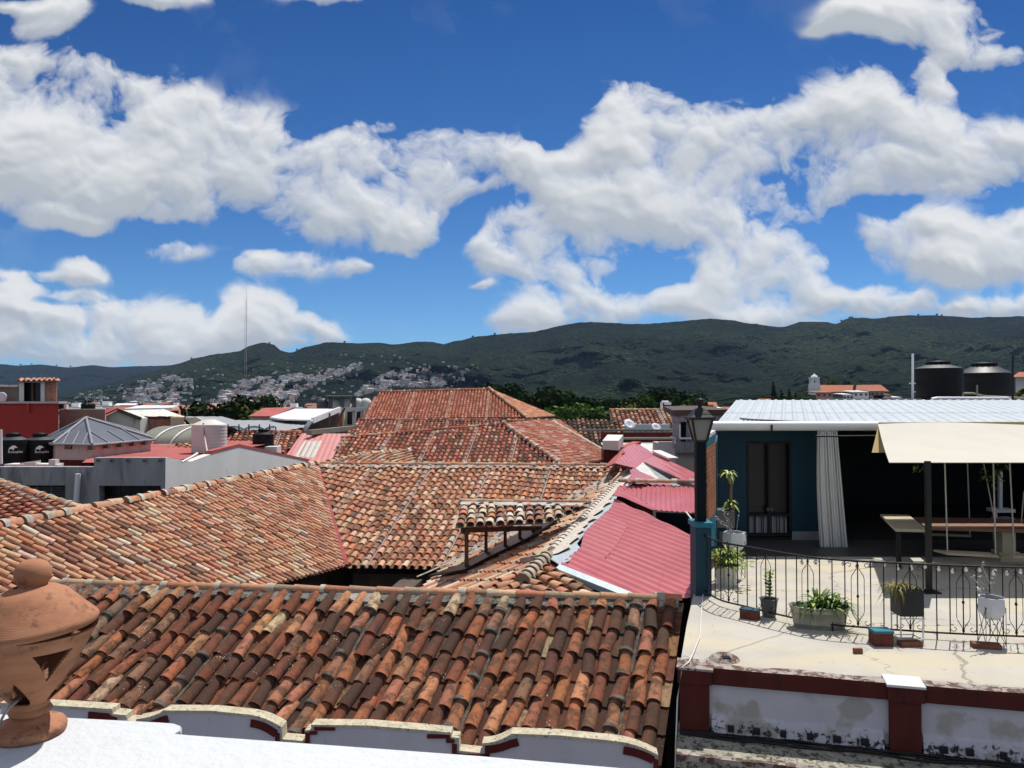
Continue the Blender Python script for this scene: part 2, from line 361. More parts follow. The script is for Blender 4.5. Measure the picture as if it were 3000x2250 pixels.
# bricks
def brickmat(name, c1, c2, mo, scale, rot=False):
    m, nt, b = newmat(name)
    tc = N(nt, 'ShaderNodeTexCoord').outputs['Object']
    s = N(nt, 'ShaderNodeSeparateXYZ'); L(nt, tc, s.inputs[0])
    cb = N(nt, 'ShaderNodeCombineXYZ'); L(nt, M(nt, 'ADD', s.outputs[0], s.outputs[1]), cb.inputs[0]); L(nt, s.outputs[2], cb.inputs[1])
    br = N(nt, 'ShaderNodeTexBrick'); L(nt, cb.outputs[0], br.inputs['Vector'])
    br.inputs['Color1'].default_value = c1+(1,); br.inputs['Color2'].default_value = c2+(1,); br.inputs['Mortar'].default_value = mo+(1,)
    br.inputs['Scale'].default_value = scale; br.inputs['Mortar Size'].default_value = .025
    n = NOISE(nt, tc, 4, 5, .6)
    c = MIX(nt, 1.0, br.outputs[0], RAMP(nt, n, [(.3, (.65, .65, .65)), (.7, (1.2, 1.2, 1.2))]), 'MULTIPLY')
    L(nt, c, b.inputs['Base Color']); b.inputs['Roughness'].default_value = .9
    bn = N(nt, 'ShaderNodeBump'); bn.inputs['Strength'].default_value = .6; bn.inputs['Distance'].default_value = .02
    L(nt, M(nt, 'SUBTRACT', 1.0, br.outputs[1]), bn.inputs['Height']); L(nt, bn.outputs[0], b.inputs['Normal'])
brickmat('brick', (.40, .13, .06), (.30, .09, .05), (.50, .42, .34), 3.4)
brickmat('brick_orange', (.50, .20, .09), (.38, .13, .06), (.18, .10, .06), 3.2)

# hills: forest canopy
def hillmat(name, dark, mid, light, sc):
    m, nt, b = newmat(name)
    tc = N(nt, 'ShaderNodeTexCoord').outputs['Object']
    big = NOISE(nt, tc, .0016, 5, .6)  # forest tone patches that also paint in cloud shadow and sunlit slopes
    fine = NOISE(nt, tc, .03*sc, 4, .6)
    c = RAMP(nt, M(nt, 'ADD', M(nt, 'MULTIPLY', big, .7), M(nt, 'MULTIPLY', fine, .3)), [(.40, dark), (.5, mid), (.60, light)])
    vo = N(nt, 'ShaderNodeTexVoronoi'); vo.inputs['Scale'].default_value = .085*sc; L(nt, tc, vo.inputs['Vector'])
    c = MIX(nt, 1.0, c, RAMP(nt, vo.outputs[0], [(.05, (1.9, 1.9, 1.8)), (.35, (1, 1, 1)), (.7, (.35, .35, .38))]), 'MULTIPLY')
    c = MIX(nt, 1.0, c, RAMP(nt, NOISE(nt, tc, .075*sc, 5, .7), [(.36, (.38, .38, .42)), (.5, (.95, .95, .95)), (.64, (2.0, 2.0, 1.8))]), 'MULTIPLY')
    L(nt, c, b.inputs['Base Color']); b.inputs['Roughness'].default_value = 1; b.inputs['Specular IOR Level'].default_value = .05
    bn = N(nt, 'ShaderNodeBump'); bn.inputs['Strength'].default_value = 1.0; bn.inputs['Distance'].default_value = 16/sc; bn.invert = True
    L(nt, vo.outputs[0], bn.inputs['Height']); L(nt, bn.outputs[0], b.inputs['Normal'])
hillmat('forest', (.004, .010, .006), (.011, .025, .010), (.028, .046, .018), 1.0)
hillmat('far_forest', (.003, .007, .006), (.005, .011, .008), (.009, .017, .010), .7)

# ------------------------------------------------------------------ mesh builder
class MB:
    def __init__(s): s.v = []; s.f = []; s.m = []; s.c = []; s.sm = []
    def add(s, vs, fs, mi=0, col=None, smooth=False):
        o = len(s.v); s.v.extend(vs)
        for f in fs: s.f.append(tuple(i+o for i in f)); s.m.append(mi); s.sm.append(smooth)
        s.c.extend([col or (.5, .5, .5)]*len(vs))
    def quad(s, a, b, c, d, mi=0, col=None): s.add([a, b, c, d], [(0, 1, 2, 3)], mi, col)
    def poly(s, pts, mi=0, col=None): s.add(list(pts), [tuple(range(len(pts)))], mi, col)
    def hexa(s, p, mi=0, col=None):      # 0-3 bottom ring, 4-7 top ring
        s.add(p, [(3, 2, 1, 0), (4, 5, 6, 7), (0, 1, 5, 4), (1, 2, 6, 5), (2, 3, 7, 6), (3, 0, 4, 7)], mi, col)
    def box(s, c, size, mi=0, col=None, rz=0.0):
        cx, cy_, cz = c; hx, hy, hz = size[0]/2, size[1]/2, size[2]/2
        ca, sa_ = math.cos(rz), math.sin(rz)
        p = [V((cx + x*ca - y*sa_, cy_ + x*sa_ + y*ca, cz+z)) for z in (-hz, hz) for x, y in ((-hx, -hy), (hx, -hy), (hx, hy), (-hx, hy))]
        s.hexa(p, mi, col)
    def prism(s, pts, off, mi=0, col=None, mi_side=None):
        n = len(pts); off = V(off)
        s.add(list(pts)+[p+off for p in pts], [tuple(range(n)), tuple(range(2*n-1, n-1, -1))], mi, col)
        vs = []; fs = []
        for i in range(n):
            a, b = pts[i], pts[(i+1) % n]; k = len(vs); vs += [a, b, b+off, a+off]; fs.append((k+3, k+2, k+1, k))
        s.add(vs, fs, mi if mi_side is None else mi_side, col)
    def bar(s, a, b, w, h=None, mi=0, col=None, up=None):
        h = h or w; d = (b-a); d.normalize(); u = V(up) if up else (V((0, 0, 1)) if abs(d.z) < .95 else V((0, 1, 0)))
        x = d.cross(u).normalized(); y = x.cross(d).normalized()
        q = [(-w/2, -h/2), (w/2, -h/2), (w/2, h/2), (-w/2, h/2)]
        s.hexa([a + x*i + y*j for i, j in q] + [b + x*i + y*j for i, j in q], mi, col)
    def tube(s, pts, r, n=6, mi=0, col=None, cap=True):
        pts = [V(p) for p in pts]; vs = []; fs = []; m_ = len(pts)
        for i, p in enumerate(pts):
            d = (pts[min(i+1, m_-1)] - pts[max(i-1, 0)]).normalized()
            u = V((0, 0, 1)) if abs(d.z) < .9 else V((0, 1, 0))
            x = d.cross(u).normalized(); y = x.cross(d)
            rr = r[i] if isinstance(r, (list, tuple)) else r
            for k in range(n):
                a = 2*math.pi*k/n; vs.append(p + x*math.cos(a)*rr + y*math.sin(a)*rr)
        for i in range(m_-1):
            for k in range(n):
                fs.append((i*n+k, i*n+(k+1) % n, (i+1)*n+(k+1) % n, (i+1)*n+k))
        s.add(vs, fs, mi, col, smooth=True)
        if cap:
            s.add(vs[:n], [tuple(range(n-1, -1, -1))], mi, col); s.add(vs[-n:], [tuple(range(n))], mi, col)
    def lathe(s, c, prof, n=32, mi=0, col=None, smooth=True, close=True, tilt=None):
        vs = []; fs = []; c = V(c)
        for r, z in prof:
            for k in range(n):
                a = 2*math.pi*k/n; p = V((r*math.cos(a), r*math.sin(a), z))
                if tilt: p.rotate(tilt)
                vs.append(c+p)
        for i in range(len(prof)-1):
            for k in range(n): fs.append((i*n+k, i*n+(k+1) % n, (i+1)*n+(k+1) % n, (i+1)*n+k))
        s.add(vs, fs, mi, col, smooth)
        if close:
            s.add(vs[:n], [tuple(range(n-1, -1, -1))], mi, col); s.add(vs[-n:], [tuple(range(n))], mi, col)
    def build(s, name, mats, parent=None, origin=None):
        if isinstance(mats, str): mats = [mats]
        if parent is not None: org = parent.get('_o', None); org = V(org)
        else: org = V(origin) if origin is not None else V((0, 0, 0))
        me = bpy.data.meshes.new(name)
        me.from_pydata([tuple(V(p)-org) for p in s.v], [], s.f)
        for mm in mats: me.materials.append(MATS[mm])
        me.polygons.foreach_set('material_index', s.m)
        me.polygons.foreach_set('use_smooth', s.sm)
        at = me.color_attributes.new('tint', 'FLOAT_COLOR', 'POINT')
        flat = []
        for c in s.c: flat += [c[0], c[1], c[2], 1.0]
        at.data.foreach_set('color', flat)
        me.update()
        o = bpy.data.objects.new(name, me); COL.objects.link(o)
        if parent is not None: o.parent = parent; o['_o'] = tuple(org)
        else: o.location = org; o['_o'] = tuple(org)
        return o
def tag(o, label=None, cat=None, group=None, kind=None):
    if label: o['label'] = label
    if cat: o['category'] = cat
    if group: o['group'] = group
    if kind: o['kind'] = kind
    return o
def thing(name, label, cat, loc, group=None):
    o = bpy.data.objects.new(name, None); COL.objects.link(o); o.location = V(loc); o['_o'] = tuple(loc)
    o.empty_display_size = .2
    return tag(o, label, cat, group)
def copy_thing(o, loc, label=None, group=None, rz=0.0, scale=None):
    c = o.copy(); COL.objects.link(c); c.location = loc; c.rotation_euler.z = rz
    if scale: c.scale = (scale, scale, scale)
    if label: c['label'] = label
    if group: c['group'] = group
    for ch in list(o.children):
        d = ch.copy(); COL.objects.link(d); d.parent = c
        for g in list(ch.children):
            e = g.copy(); COL.objects.link(e); e.parent = d
    return c

# ------------------------------------------------------------------ tiled slopes
def inv2(poly2, a):
    ys = []; n = len(poly2)
    for i in range(n):
        (x0, y0), (x1, y1) = poly2[i], poly2[(i+1) % n]
        if (x0 <= a < x1) or (x1 <= a < x0): ys.append(y0 + (a-x0)/(x1-x0)*(y1-y0))
    ys.sort(); return [(ys[i], ys[i+1]) for i in range(0, len(ys)-1, 2)]
def pick(pal):
    t = rnd.random()*sum(p[0] for p in pal)
    for w, c in pal:
        t -= w
        if t <= 0: break
    k = rnd.uniform(.8, 1.2)
    return tuple(min(.9, x*k*rnd.uniform(.93, 1.07)) for x in c)
def tiles(mb, pl, pts, cdir, s, expo, pal, seg=5, pans=True, mort_every=0, mort_cols=(), tilt=.16, jit=1.0, mcol=(.42, .37, .32), deck=True, deckc=(.07, .035, .022), wide=.36, mort_mi=0, arch=.85, sag=0.0):
    """covers in columns along cdir over polygon pts (3D points on the plane)"""
    o, n = pl
    c = (cdir - n*cdir.dot(n)).normalized()
    if c.z < 0: c = -c
    w = c.cross(n).normalized()
    P2 = [((p-o).dot(w), (p-o).dot(c)) for p in pts]
    if deck: mb.poly([p - n*s*.10 for p in pts], 0, deckc)
    amin = min(p[0] for p in P2); amax = max(p[0] for p in P2)
    k = 0; a = math.ceil(amin/s)*s
    def pt(a_, b_, h): return o + w*a_ + c*b_ + n*h
    L_ = expo*1.22
    while a < amax:
        mort = (mort_every and int(round(a/s)) % mort_every == 0) or (int(round(a/s)) in mort_cols)
        for (b0, b1) in inv2(P2, a):
            b = b0
            while b < b1 - expo*.25:
                e = expo*rnd.uniform(.93, 1.07)
                be = min(b+L_, b1+expo*.1)
                col = pick(pal)
                if mort and rnd.random() < .4: col = tuple(x*.6 + y*.4 for x, y in zip(col, mcol))
                da = rnd.gauss(0, .028)*s*jit; yaw = rnd.gauss(0, .035)*s*jit
                rl = s*wide*rnd.uniform(.95, 1.06); ru = rl*.82
                hl = s*tilt + rnd.uniform(0, .03)*s*jit; hu = s*.02
                th = s*.07
                vs = []
                for (bb, r_, h_, ax) in ((b, rl, hl, a+da+yaw), (be, ru, hu, a+da-yaw)):
                    for q in range(seg+1):
                        t = math.pi*q/seg
                        vs.append(pt(ax - math.cos(t)*r_, bb, h_ + math.sin(t)*r_*arch))
                m1 = seg+1
                mb.add(vs, [(q, q+1, m1+q+1, m1+q) for q in range(seg)], 0, col, True)
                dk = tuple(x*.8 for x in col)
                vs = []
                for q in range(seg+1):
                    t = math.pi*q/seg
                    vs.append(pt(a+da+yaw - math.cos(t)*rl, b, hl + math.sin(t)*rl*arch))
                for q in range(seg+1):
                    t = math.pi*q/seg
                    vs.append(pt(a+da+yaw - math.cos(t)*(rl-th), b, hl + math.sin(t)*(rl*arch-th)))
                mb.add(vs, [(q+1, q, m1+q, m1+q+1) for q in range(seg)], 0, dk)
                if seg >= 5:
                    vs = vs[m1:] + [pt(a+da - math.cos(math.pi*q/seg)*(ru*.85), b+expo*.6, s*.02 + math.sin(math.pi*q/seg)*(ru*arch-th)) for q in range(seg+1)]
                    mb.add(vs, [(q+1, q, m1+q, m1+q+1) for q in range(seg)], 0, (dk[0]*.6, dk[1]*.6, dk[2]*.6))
                if mort:
                    rr = rl*1.10; vs = []
                    for bb in (b-.02*expo, b+.10*expo):
                        for q in range(seg+1):
                            t = math.pi*q/seg
                            vs.append(pt(a+da - math.cos(t)*rr, bb, hl*.9 + math.sin(t)*rr*arch*rnd.uniform(.97, 1.05)))
                    vs2 = [pt(a+da - math.cos(math.pi*q/seg)*rl*.8, b-.02*expo, hl*.4 + math.sin(math.pi*q/seg)*rl*.7) for q in range(seg+1)]
                    kk_ = rnd.uniform(.75, 1.1); mc = tuple(x*kk_ for x in mcol)
                    mb.add(vs, [(q, q+1, m1+q+1, m1+q) for q in range(seg)], mort_mi, mc, True)
                    mb.add(vs[:m1]+vs2, [(q+1, q, m1+q, m1+q+1) for q in range(seg)], mort_mi, mc)
                b += e
            if mort:       # mortar bed beside the column
                for sg in (1,):
                    x0 = a + sg*s*.38; x1 = a + sg*s*.56
                    mb.add([pt(x0, b0, s*.10), pt(x1, b0, s*.08), pt(x1, b1, s*.08), pt(x0, b1, s*.10)], [(0, 1, 2, 3)], mort_mi, tuple(x*.75 for x in mcol))
        if pans:
            ap = a + s*.5
            for (b0, b1) in inv2(P2, ap):
                b = b0 - expo*.1
                while b < b1 - expo*.25:
                    be = min(b+L_, b1)
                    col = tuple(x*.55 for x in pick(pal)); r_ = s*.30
                    hl = s*.10; hu = -s*.02
                    vs = []
                    for (bb, h_) in ((b, hl), (be, hu)):
                        for q in range(4):
                            t = math.pi*q/3
                            vs.append(pt(ap - math.cos(t)*r_, bb, h_ - math.sin(t)*r_*.35 + s*.04))
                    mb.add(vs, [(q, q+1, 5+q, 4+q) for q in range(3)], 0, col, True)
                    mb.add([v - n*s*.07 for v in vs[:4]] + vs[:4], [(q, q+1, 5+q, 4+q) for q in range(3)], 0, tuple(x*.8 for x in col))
                    b += expo
        a += s; k += 1
def ridge_row(mb, A, B, r, ln, pal, seg=6, mcol=(.45, .40, .34), mprob=.35, lift=0.0, wob=.0, drop=.6, mi=0):
    """half-round tiles end to end along a ridge or a hip"""
    d = B-A; T = d.length; d.normalize(); x = d.cross(V((0, 0, 1))).normalized(); up = x.cross(d).normalized()
    t = 0.0; up = up if up.z > 0 else -up
    while t < T:
        e = min(t+ln*1.08, T+.02); c = pick(pal); j = rnd.gauss(0, wob)
        vs = []
        for (tt, rr, hh) in ((t, r*1.06, r*.10), (e, r*.90, 0)):
            base = A + d*tt + up*(lift+hh) + x*j
            for q in range(seg+1):
                th = math.pi*q/seg; vs.append(base - x*math.cos(th)*rr + up*math.sin(th)*rr)
        m1 = seg+1
        mb.add(vs, [(q, q+1, m1+q+1, m1+q) for q in range(seg)], mi, c, True)
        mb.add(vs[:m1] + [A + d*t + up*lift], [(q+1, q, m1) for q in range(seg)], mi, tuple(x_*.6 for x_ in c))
        if rnd.random() < mprob:
            vs = []
            for tt in (t-.05*ln, t+.22*ln*rnd.uniform(.6, 1.4)):
                base = A + d*tt + up*lift + x*j
                for q in range(seg+1):
                    th = math.pi*q/seg; vs.append(base - x*math.cos(th)*r*1.25 + up*math.sin(th)*r*1.22)
            mb.add(vs, [(q, q+1, m1+q+1, m1+q) for q in range(seg)], mi, tuple(y*(.75+.35*abs(math.sin(t*37))) for y in mcol), True)
        t += ln*rnd.uniform(.95, 1.05)
def corrugated(mb, pl, pts, cdir, s, h, mi=0, rib=False, th=.012):
    o, n = pl
    c = (cdir - n*cdir.dot(n)).normalized(); w = c.cross(n).normalized()
    P2 = [((p-o).dot(w), (p-o).dot(c)) for p in pts]
    amin = min(p[0] for p in P2)+1e-4; amax = max(p[0] for p in P2)-1e-4
    step = s/6; k = int((amax-amin)/step)+1; prof = (0, .5, 1, 1, .5, 0) if not rib else (0, 0, 0, 1, 1, 0)
    prev = None; vs = []; fs = []
    for i in range(k+1):
        a = min(amin + i*step, amax); iv = inv2(P2, a)
        if not iv: prev = None; continue
        b0, b1 = iv[0][0], iv[-1][1]; hh = prof[i % 6]*h
        vs += [o + w*a + c*b0 + n*hh, o + w*a + c*b1 + n*hh]
        kk = len(vs)-2
        if prev is not None: fs.append((prev, kk, kk+1, prev+1))
        prev = kk
    mb.add(vs, fs, mi)
    mb.add([v - n*th for v in vs], [f[::-1] for f in fs], mi)
# ================================================================== ground
mb = MB(); mb.quad(V((-9000, -300, ZG)), V((9000, -300, ZG)), V((9000, 9000, ZG)), V((-9000, 9000, ZG)))
tag(mb.build('ground', 'street'), 'grey dusty ground of the town below the roofs', kind='structure')

PAL_NEAR = [(20, (.125, .052, .032)), (8, (.085, .042, .028)), (24, (.20, .070, .038)), (20, (.36, .13, .06)), (8, (.46, .22, .11)), (8, (.38, .155, .09)), (3, (.54, .38, .23)), (7, (.26, .135, .08))]
PAL_L = [(22, (0.548, 0.292, 0.176)), (20, (0.490, 0.230, 0.139)), (16, (0.585, 0.364, 0.225)), (7, (0.626, 0.466, 0.320)), (12, (0.393, 0.185, 0.120)), (8, (0.242, 0.130, 0.089)), (3, (0.677, 0.560, 0.423)), (5, (0.508, 0.199, 0.107))]
PAL_M = [(22, (0.514, 0.251, 0.150)), (16, (0.413, 0.176, 0.105)), (18, (0.599, 0.386, 0.255)), (9, (0.28, 0.135, 0.09)), (10, (0.544, 0.230, 0.118)), (5, (0.17, 0.10, 0.07)), (2, (0.62, 0.48, 0.36))]
PAL_B = [(24, (.42, .13, .075)), (20, (.33, .10, .06)), (14, (.48, .20, .12)), (14, (.20, .07, .05)), (8, (.52, .32, .22)), (10, (.12, .055, .04))]
PAL_TOP = [(30, (.44, .15, .085)), (20, (.36, .11, .065)), (12, (.50, .21, .13)), (8, (.24, .08, .05))]
PAL_DARK = [(30, (.10, .055, .04)), (20, (.055, .035, .028)), (14, (.30, .14, .08)), (10, (.42, .26, .16))]
PAL_CAP = [(20, (.50, .27, .15)), (14, (.56, .38, .23)), (10, (.42, .17, .09)), (6, (.36, .24, .16))]

# ================================================================== front tiled house
A = Pz(-260, 1709, -2.80); B = Pz(1990, 1764, -2.80)
cvp = ray(2263, -98)
plF = plane3(A, B, A + cvp)
th = thing('tiled_house', 'nearest tiled roof of dark brown and orange clay tiles with a pale ridge', 'house', ((A+B)/2).to_tuple()[:2] + (ZG,))
poly = [A, B, PP(1962, 2000, plF), PP(1938, 2205, plF), PP(1925, 2330, plF), PP(-330, 2330, plF)]
mb = MB()
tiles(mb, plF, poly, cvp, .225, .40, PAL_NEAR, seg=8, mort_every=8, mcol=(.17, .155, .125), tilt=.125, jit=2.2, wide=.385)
mb.build('roof_slope', 'near_tile', th)
mb = MB()
ridge_row(mb, A + V((0, .05, .03)), B + V((.02, .02, .03)), .075, .40, PAL_CAP, seg=8, mprob=.3, wob=.012, mcol=(.50, .43, .34))
mb.build('ridge_cap', 'tile', th)
mb = MB()         # mortar bed under the ridge, broken edge
nb = 150; up = (A-PP(1000, 2000, plF)).normalized()
edge = []
for i in range(nb+1):
    p = A.lerp(B, i/nb); wdt = .17 + .11*noise.noise(V((i*.16, 3, 0))) + rnd.uniform(-.03, .03)
    dn = -(cvp - plF[1]*cvp.dot(plF[1])).normalized()
    edge.append((p + V((0, 0, .055)), p + dn*max(.06, wdt) + plF[1]*.045, noise.noise(V((i*.07, 9, 2)))))
for mi, sel in ((0, lambda q: q <= .12), (1, lambda q: q > .12)):
    for i in range(nb):
        if sel(edge[i][2]):
            mb.quad(edge[i][0], edge[i][1], edge[i+1][1], edge[i+1][0], mi)
            mb.quad(edge[i][1], edge[i][1]-plF[1]*.1, edge[i+1][1]-plF[1]*.1, edge[i+1][1], mi)
mb.build('ridge_mortar', ['old_mortar', 'mortar'], th)
mb = MB()         # back slope and body
bk = V((-.096, -.995, 0)); 
mb.quad(A - V((0, 0, .02)), B - V((0, 0, .02)), B + V((.1, 1.0, -.75)), A + V((.1, 1.0, -.75)))
mb.build('back_slope', 'dark_wall', th)
mb = MB()
e0, e1 = PP(-330, 2330, plF), PP(1925, 2330, plF)
mb.hexa([V((e0.x, e0.y+.3, ZG)), V((e1.x, e1.y+.3, ZG)), V((B.x, B.y+.8, ZG)), V((A.x, A.y+.8, ZG)),
         V((e0.x, e0.y+.3, e0.z-.2)), V((e1.x-.05, e1.y+.3, e1.z-.2)), V((B.x-.05, B.y+.8, B.z-.9)), V((A.x, A.y+.8, A.z-.9))])
mb.build('wall', 'dark_wall', th)

# ================================================================== scalloped parapet in front of the tiles
pa = P(140, 2068, 8.35); pb = P(1960, 2190, 7.92)
nh = (pb-pa).cross(V((0, 0, 1))).normalized()      # towards the camera
if nh.y > 0: nh = -nh
plW = (pa, nh)
def W(px, py): return PP(px, py, plW)
def arc(x0, y0, x1, y1, bulge, n=8):
    return [(x0+(x1-x0)*i/n, y0+(y1-y0)*i/n + bulge*math.sin(math.pi*i/n)) for i in range(1, n)]
top = [(-330, 2038), (-120, 2052), (-118, 2068), (-60, 2071), (-58, 2092), (0, 2096), (2, 2060), (60, 2062)]
top += [(140, 2066), (330, 2078), (331, 2092), (370, 2096), (371, 2112), (398, 2114), (400, 2108)] + arc(400, 2108, 480, 2085, 4) + [(480, 2082), (620, 2083), (730, 2094)] + arc(730, 2094, 826, 2130, -6)
top += [(826, 2131), (828, 2166), (893, 2172), (894, 2140), (912, 2139), (912, 2124), (1080, 2126), (1250, 2140), (1322, 2147), (1323, 2160), (1345, 2163), (1346, 2200), (1412, 2207), (1413, 2178)]
top += arc(1413, 2178, 1500, 2150, 7) + [(1500, 2150), (1640, 2155), (1790, 2170)] + arc(1790, 2170, 1928, 2212, -8) + [(1928, 2212), (1930, 2290)]
front = [W(*p) for p in top]
bottom = [V((p.x, p.y, -5.3)) for p in reversed(front)]
scp = thing('scalloped_parapet', 'blue-grey parapet with scalloped and stepped top in front of the nearest tiles', 'parapet', (pa.x, pa.y, ZG))
mb = MB()
# body built as quads so that the stepped outline keeps clean faces
zb = -5.3; off = -nh*.14
for i in range(len(front)-1):
    a, b = front[i], front[i+1]
    if (b-a).length < 1e-4: continue
    a0, b0 = V((a.x, a.y, zb)), V((b.x, b.y, zb))
    mb.quad(a0, b0, b, a, 0); mb.quad(b0+off, a0+off, a+off, b+off, 0)
    mb.quad(a - nh*.0, b, b+off, a+off, 1)
mb.build('wall', ['parapet_paint', 'coping'], scp)
mb = MB()       # gritty coping band that oversails the front a little
for i in range(len(front)-1):
    a, b = front[i], front[i+1]
    d = (b-a)
    if d.length < .02: continue
    steep = abs(d.z) > .6*d.length
    if steep: continue
    f = nh*.012
    mb.hexa([a+f-V((0, 0, .018)), b+f-V((0, 0, .018)), b+off*1.02-V((0, 0, .018)), a+off*1.02-V((0, 0, .018)), a+f+V((0, 0, .008)), b+f+V((0, 0, .008)), b+off*1.02+V((0, 0, .008)), a+off*1.02+V((0, 0, .008))])
mb.build('coping', 'coping', scp)
def trim(seq, th_=.075, dn=.055):
    mb = MB()
    pts = [W(*p) + nh*.022 for p in seq]
    for i in range(len(pts)-1):
        a, b = pts[i], pts[i+1]; d = (b-a).normalized(); 
        up_ = V((0, 0, 1)); perp = nh.cross(d).normalized()
        if perp.z > 0 or (abs(perp.z) < .2 and False): perp = -perp
        e0 = a - d*.0; e1 = b + d*.0
        mb.prism([e0, e1, e1+perp*th_, e0+perp*th_], -nh*.02)
    mb.build('painted_trim', 'maroon_paint', scp)
trim([(262, 2084), (322, 2090)]); trim([(322, 2094), (345, 2104)]); 
trim([(405, 2119)] + arc(405, 2119, 478, 2096, 4) + [(490, 2094)])
trim([(737, 2107)] + arc(737, 2107, 812, 2138, -6) + [(815, 2140)])
def vtrim(px, y0, y1, wpx, ):
    mb = MB(); p = [W(px, y0), W(px+wpx, y0+2), W(px+wpx, y1), W(px, y1)]
    mb.prism([q+nh*.024 for q in p], -nh*.02); mb.build('painted_trim', 'maroon_paint', scp)
vtrim(808, 2146, 2176, 12); vtrim(820, 2174, 2182, 84); vtrim(896, 2143, 2186, 12)
vtrim(908, 2140, 2150, 22); vtrim(922, 2127, 2138, 60)
vtrim(1252, 2150, 2161, 66); vtrim(1308, 2162, 2174, 24); vtrim(1325, 2178, 2214, 14); vtrim(1340, 2206, 2214, 94); vtrim(1421, 2185, 2222, 14)
trim([(1424, 2184)] + arc(1424, 2184, 1500, 2164, 5) + [(1515, 2162)])
trim([(1828, 2186)] + arc(1828, 2186, 1916, 2214, -4) + [(1918, 2216)])
vtrim(1914, 2222, 2280, 14)

# ================================================================== white terrace wall under the camera
zw = -1.0
wp = [Pz(-450, 2065, zw), Pz(180, 2097, zw), Pz(470, 2112, zw), Pz(512, 2115, zw), Pz(533, 2122, zw), Pz(531, 2136, zw), Pz(515, 2145, zw), Pz(560, 2149, zw), Pz(1000, 2180, zw), Pz(1400, 2209, zw), Pz(1980, 2258, zw)]
low = [V((wp[-1].x+1.2, wp[-1].y-.18, zw)), V((wp[-1].x+1.2, 1.70, zw)), V((wp[0].x-.4, 1.95, zw))]
ring = wp + low
mb = MB()
N_ = len(ring); ctr = sum(ring, V())/N_
bev = .012
inner = [p + (V((0, -1, 0)) if i < len(wp) else V((0, 1, 0)))*bev for i, p in enumerate(ring)]
mb.poly([p for p in inner], 0)
for i in range(N_):
    a, b = ring[i], ring[(i+1) % N_]; ia, ib = inner[i], inner[(i+1) % N_]
    d = V((0, 0, -.012)); mb.quad(a+d, b+d, ib, ia); mb.quad(a+d-V((0, 0, 1.1)), b+d-V((0, 0, 1.1)), b+d, a+d)
ww = mb.build('terrace_wall', 'white_plaster', origin=(0, 2.1, -2.1))
tag(ww, 'thick bright white plastered wall top under the clay lantern', 'wall')

# ================================================================== clay lantern on the white wall
ly = 2.26; lc = Pz(84, 2150, zw); ls = lc.y/F
ln = thing('clay_lantern', 'terracotta garden lantern with ball knob and cut-out triangles on the white wall', 'lantern', lc)
def zz(py): return ray(84, py).z/ray(84, py).y*lc.y - lc.z      # height above wall for a row
u_ = lc.y/F
cx_ = 8*u_
prof = [(0, 0), (88*u_, 0), (97*u_, .006), (98*u_, .020), (94*u_, .030), (70*u_, zz(2115)), (46*u_, zz(2092)), (42*u_, zz(2087))]
mb = MB(); mb.lathe(lc, prof, 48, close=False); mb.build('foot', 'terracotta', ln)
mb = MB(); mb.lathe(lc + V((cx_*.5, 0, 0)), [(42*u_, zz(2090)), (54*u_, zz(2086)), (57*u_, zz(2078)), (51*u_, zz(2070)), (47*u_, zz(2067)), (50*u_, zz(2060)), (48*u_, zz(2052)), (38*u_, zz(2050))], 48, close=False); mb.build('collar', 'terracotta', ln)
# bowl with triangular openings: grid of faces, cut by angle and height
mb = MB(); bz0, bz1 = zz(2054), zz(1842); r0, r1 = 50*u_, 168*u_
nA, nZ = 224, 66
def rad(t): return r0 + (r1-r0)*(t**.86)
def bp(k, t, dr=0.0):
    a = 2*math.pi*k/nA; r = rad(t)+dr
    return lc + V((cx_*(.5+.5*t) + r*math.cos(a), r*math.sin(a), bz0 + (bz1-bz0)*t))
def hole(k, t):
    ang = ((k+.5)/nA*8) % 1.0; up_tri = int((k+.5)/nA*8) % 2 == 0
    if up_tri: h0, h1 = .36, .80; wd = .47*(t-h0)/(h1-h0)
    else: h0, h1 = .03, .42; wd = .60*(h1-t)/(h1-h0)
    return h0 < t < h1 and abs(ang-.5) < wd
off_k = 19
for j in range(nZ):
    t0, t1 = j/nZ, (j+1)/nZ
    for k in range(nA):
        kk = k + off_k
        if hole(k, (t0+t1)/2): continue
        mb.add([bp(kk, t0), bp(kk+1, t0), bp(kk+1, t1), bp(kk, t1)], [(0, 1, 2, 3)], 0, None, True)
        mb.add([bp(kk, t0, -.011), bp(kk+1, t0, -.011), bp(kk+1, t1, -.011), bp(kk, t1, -.011)], [(3, 2, 1, 0)], 0, None, True)
        for (dk, dt, e) in ((-1, 0, ((0, 0), (0, 1))), (1, 0, ((1, 0), (1, 1))), (0, -1, ((0, 0), (1, 0))), (0, 1, ((0, 1), (1, 1)))):
            if 0 <= j+dt < nZ and hole(k+dk, (j+dt+.5)/nZ):
                (ka, ta), (kb, tb) = e; ta_, tb_ = (t0, t1)[ta], (t0, t1)[tb]
                mb.quad(bp(kk+ka, ta_), bp(kk+kb, tb_), bp(kk+kb, tb_, -.011), bp(kk+ka, ta_, -.011))
from mathutils import Euler
mb.build('bowl', 'terracotta', ln)
mb = MB(); cc = lc + V((cx_, 0, 0)); 
tl = Euler((R(1.0), R(-6.5), 0))
cz = zz(1835)
ccp = cc + V((0, 0, cz)); H = lambda y: (1838-y)*u_
mb.lathe(ccp, [(150*u_, -.014), (166*u_, -.012), (172*u_, -.003), (172*u_, .005), (168*u_, .012), (140*u_, H(1795)), (118*u_, H(1768)), (98*u_, H(1745)), (72*u_, H(1729)), (50*u_, H(1722)), (40*u_, H(1718))], 64, close=False, tilt=tl)
mb.build('cap', 'terracotta', ln)
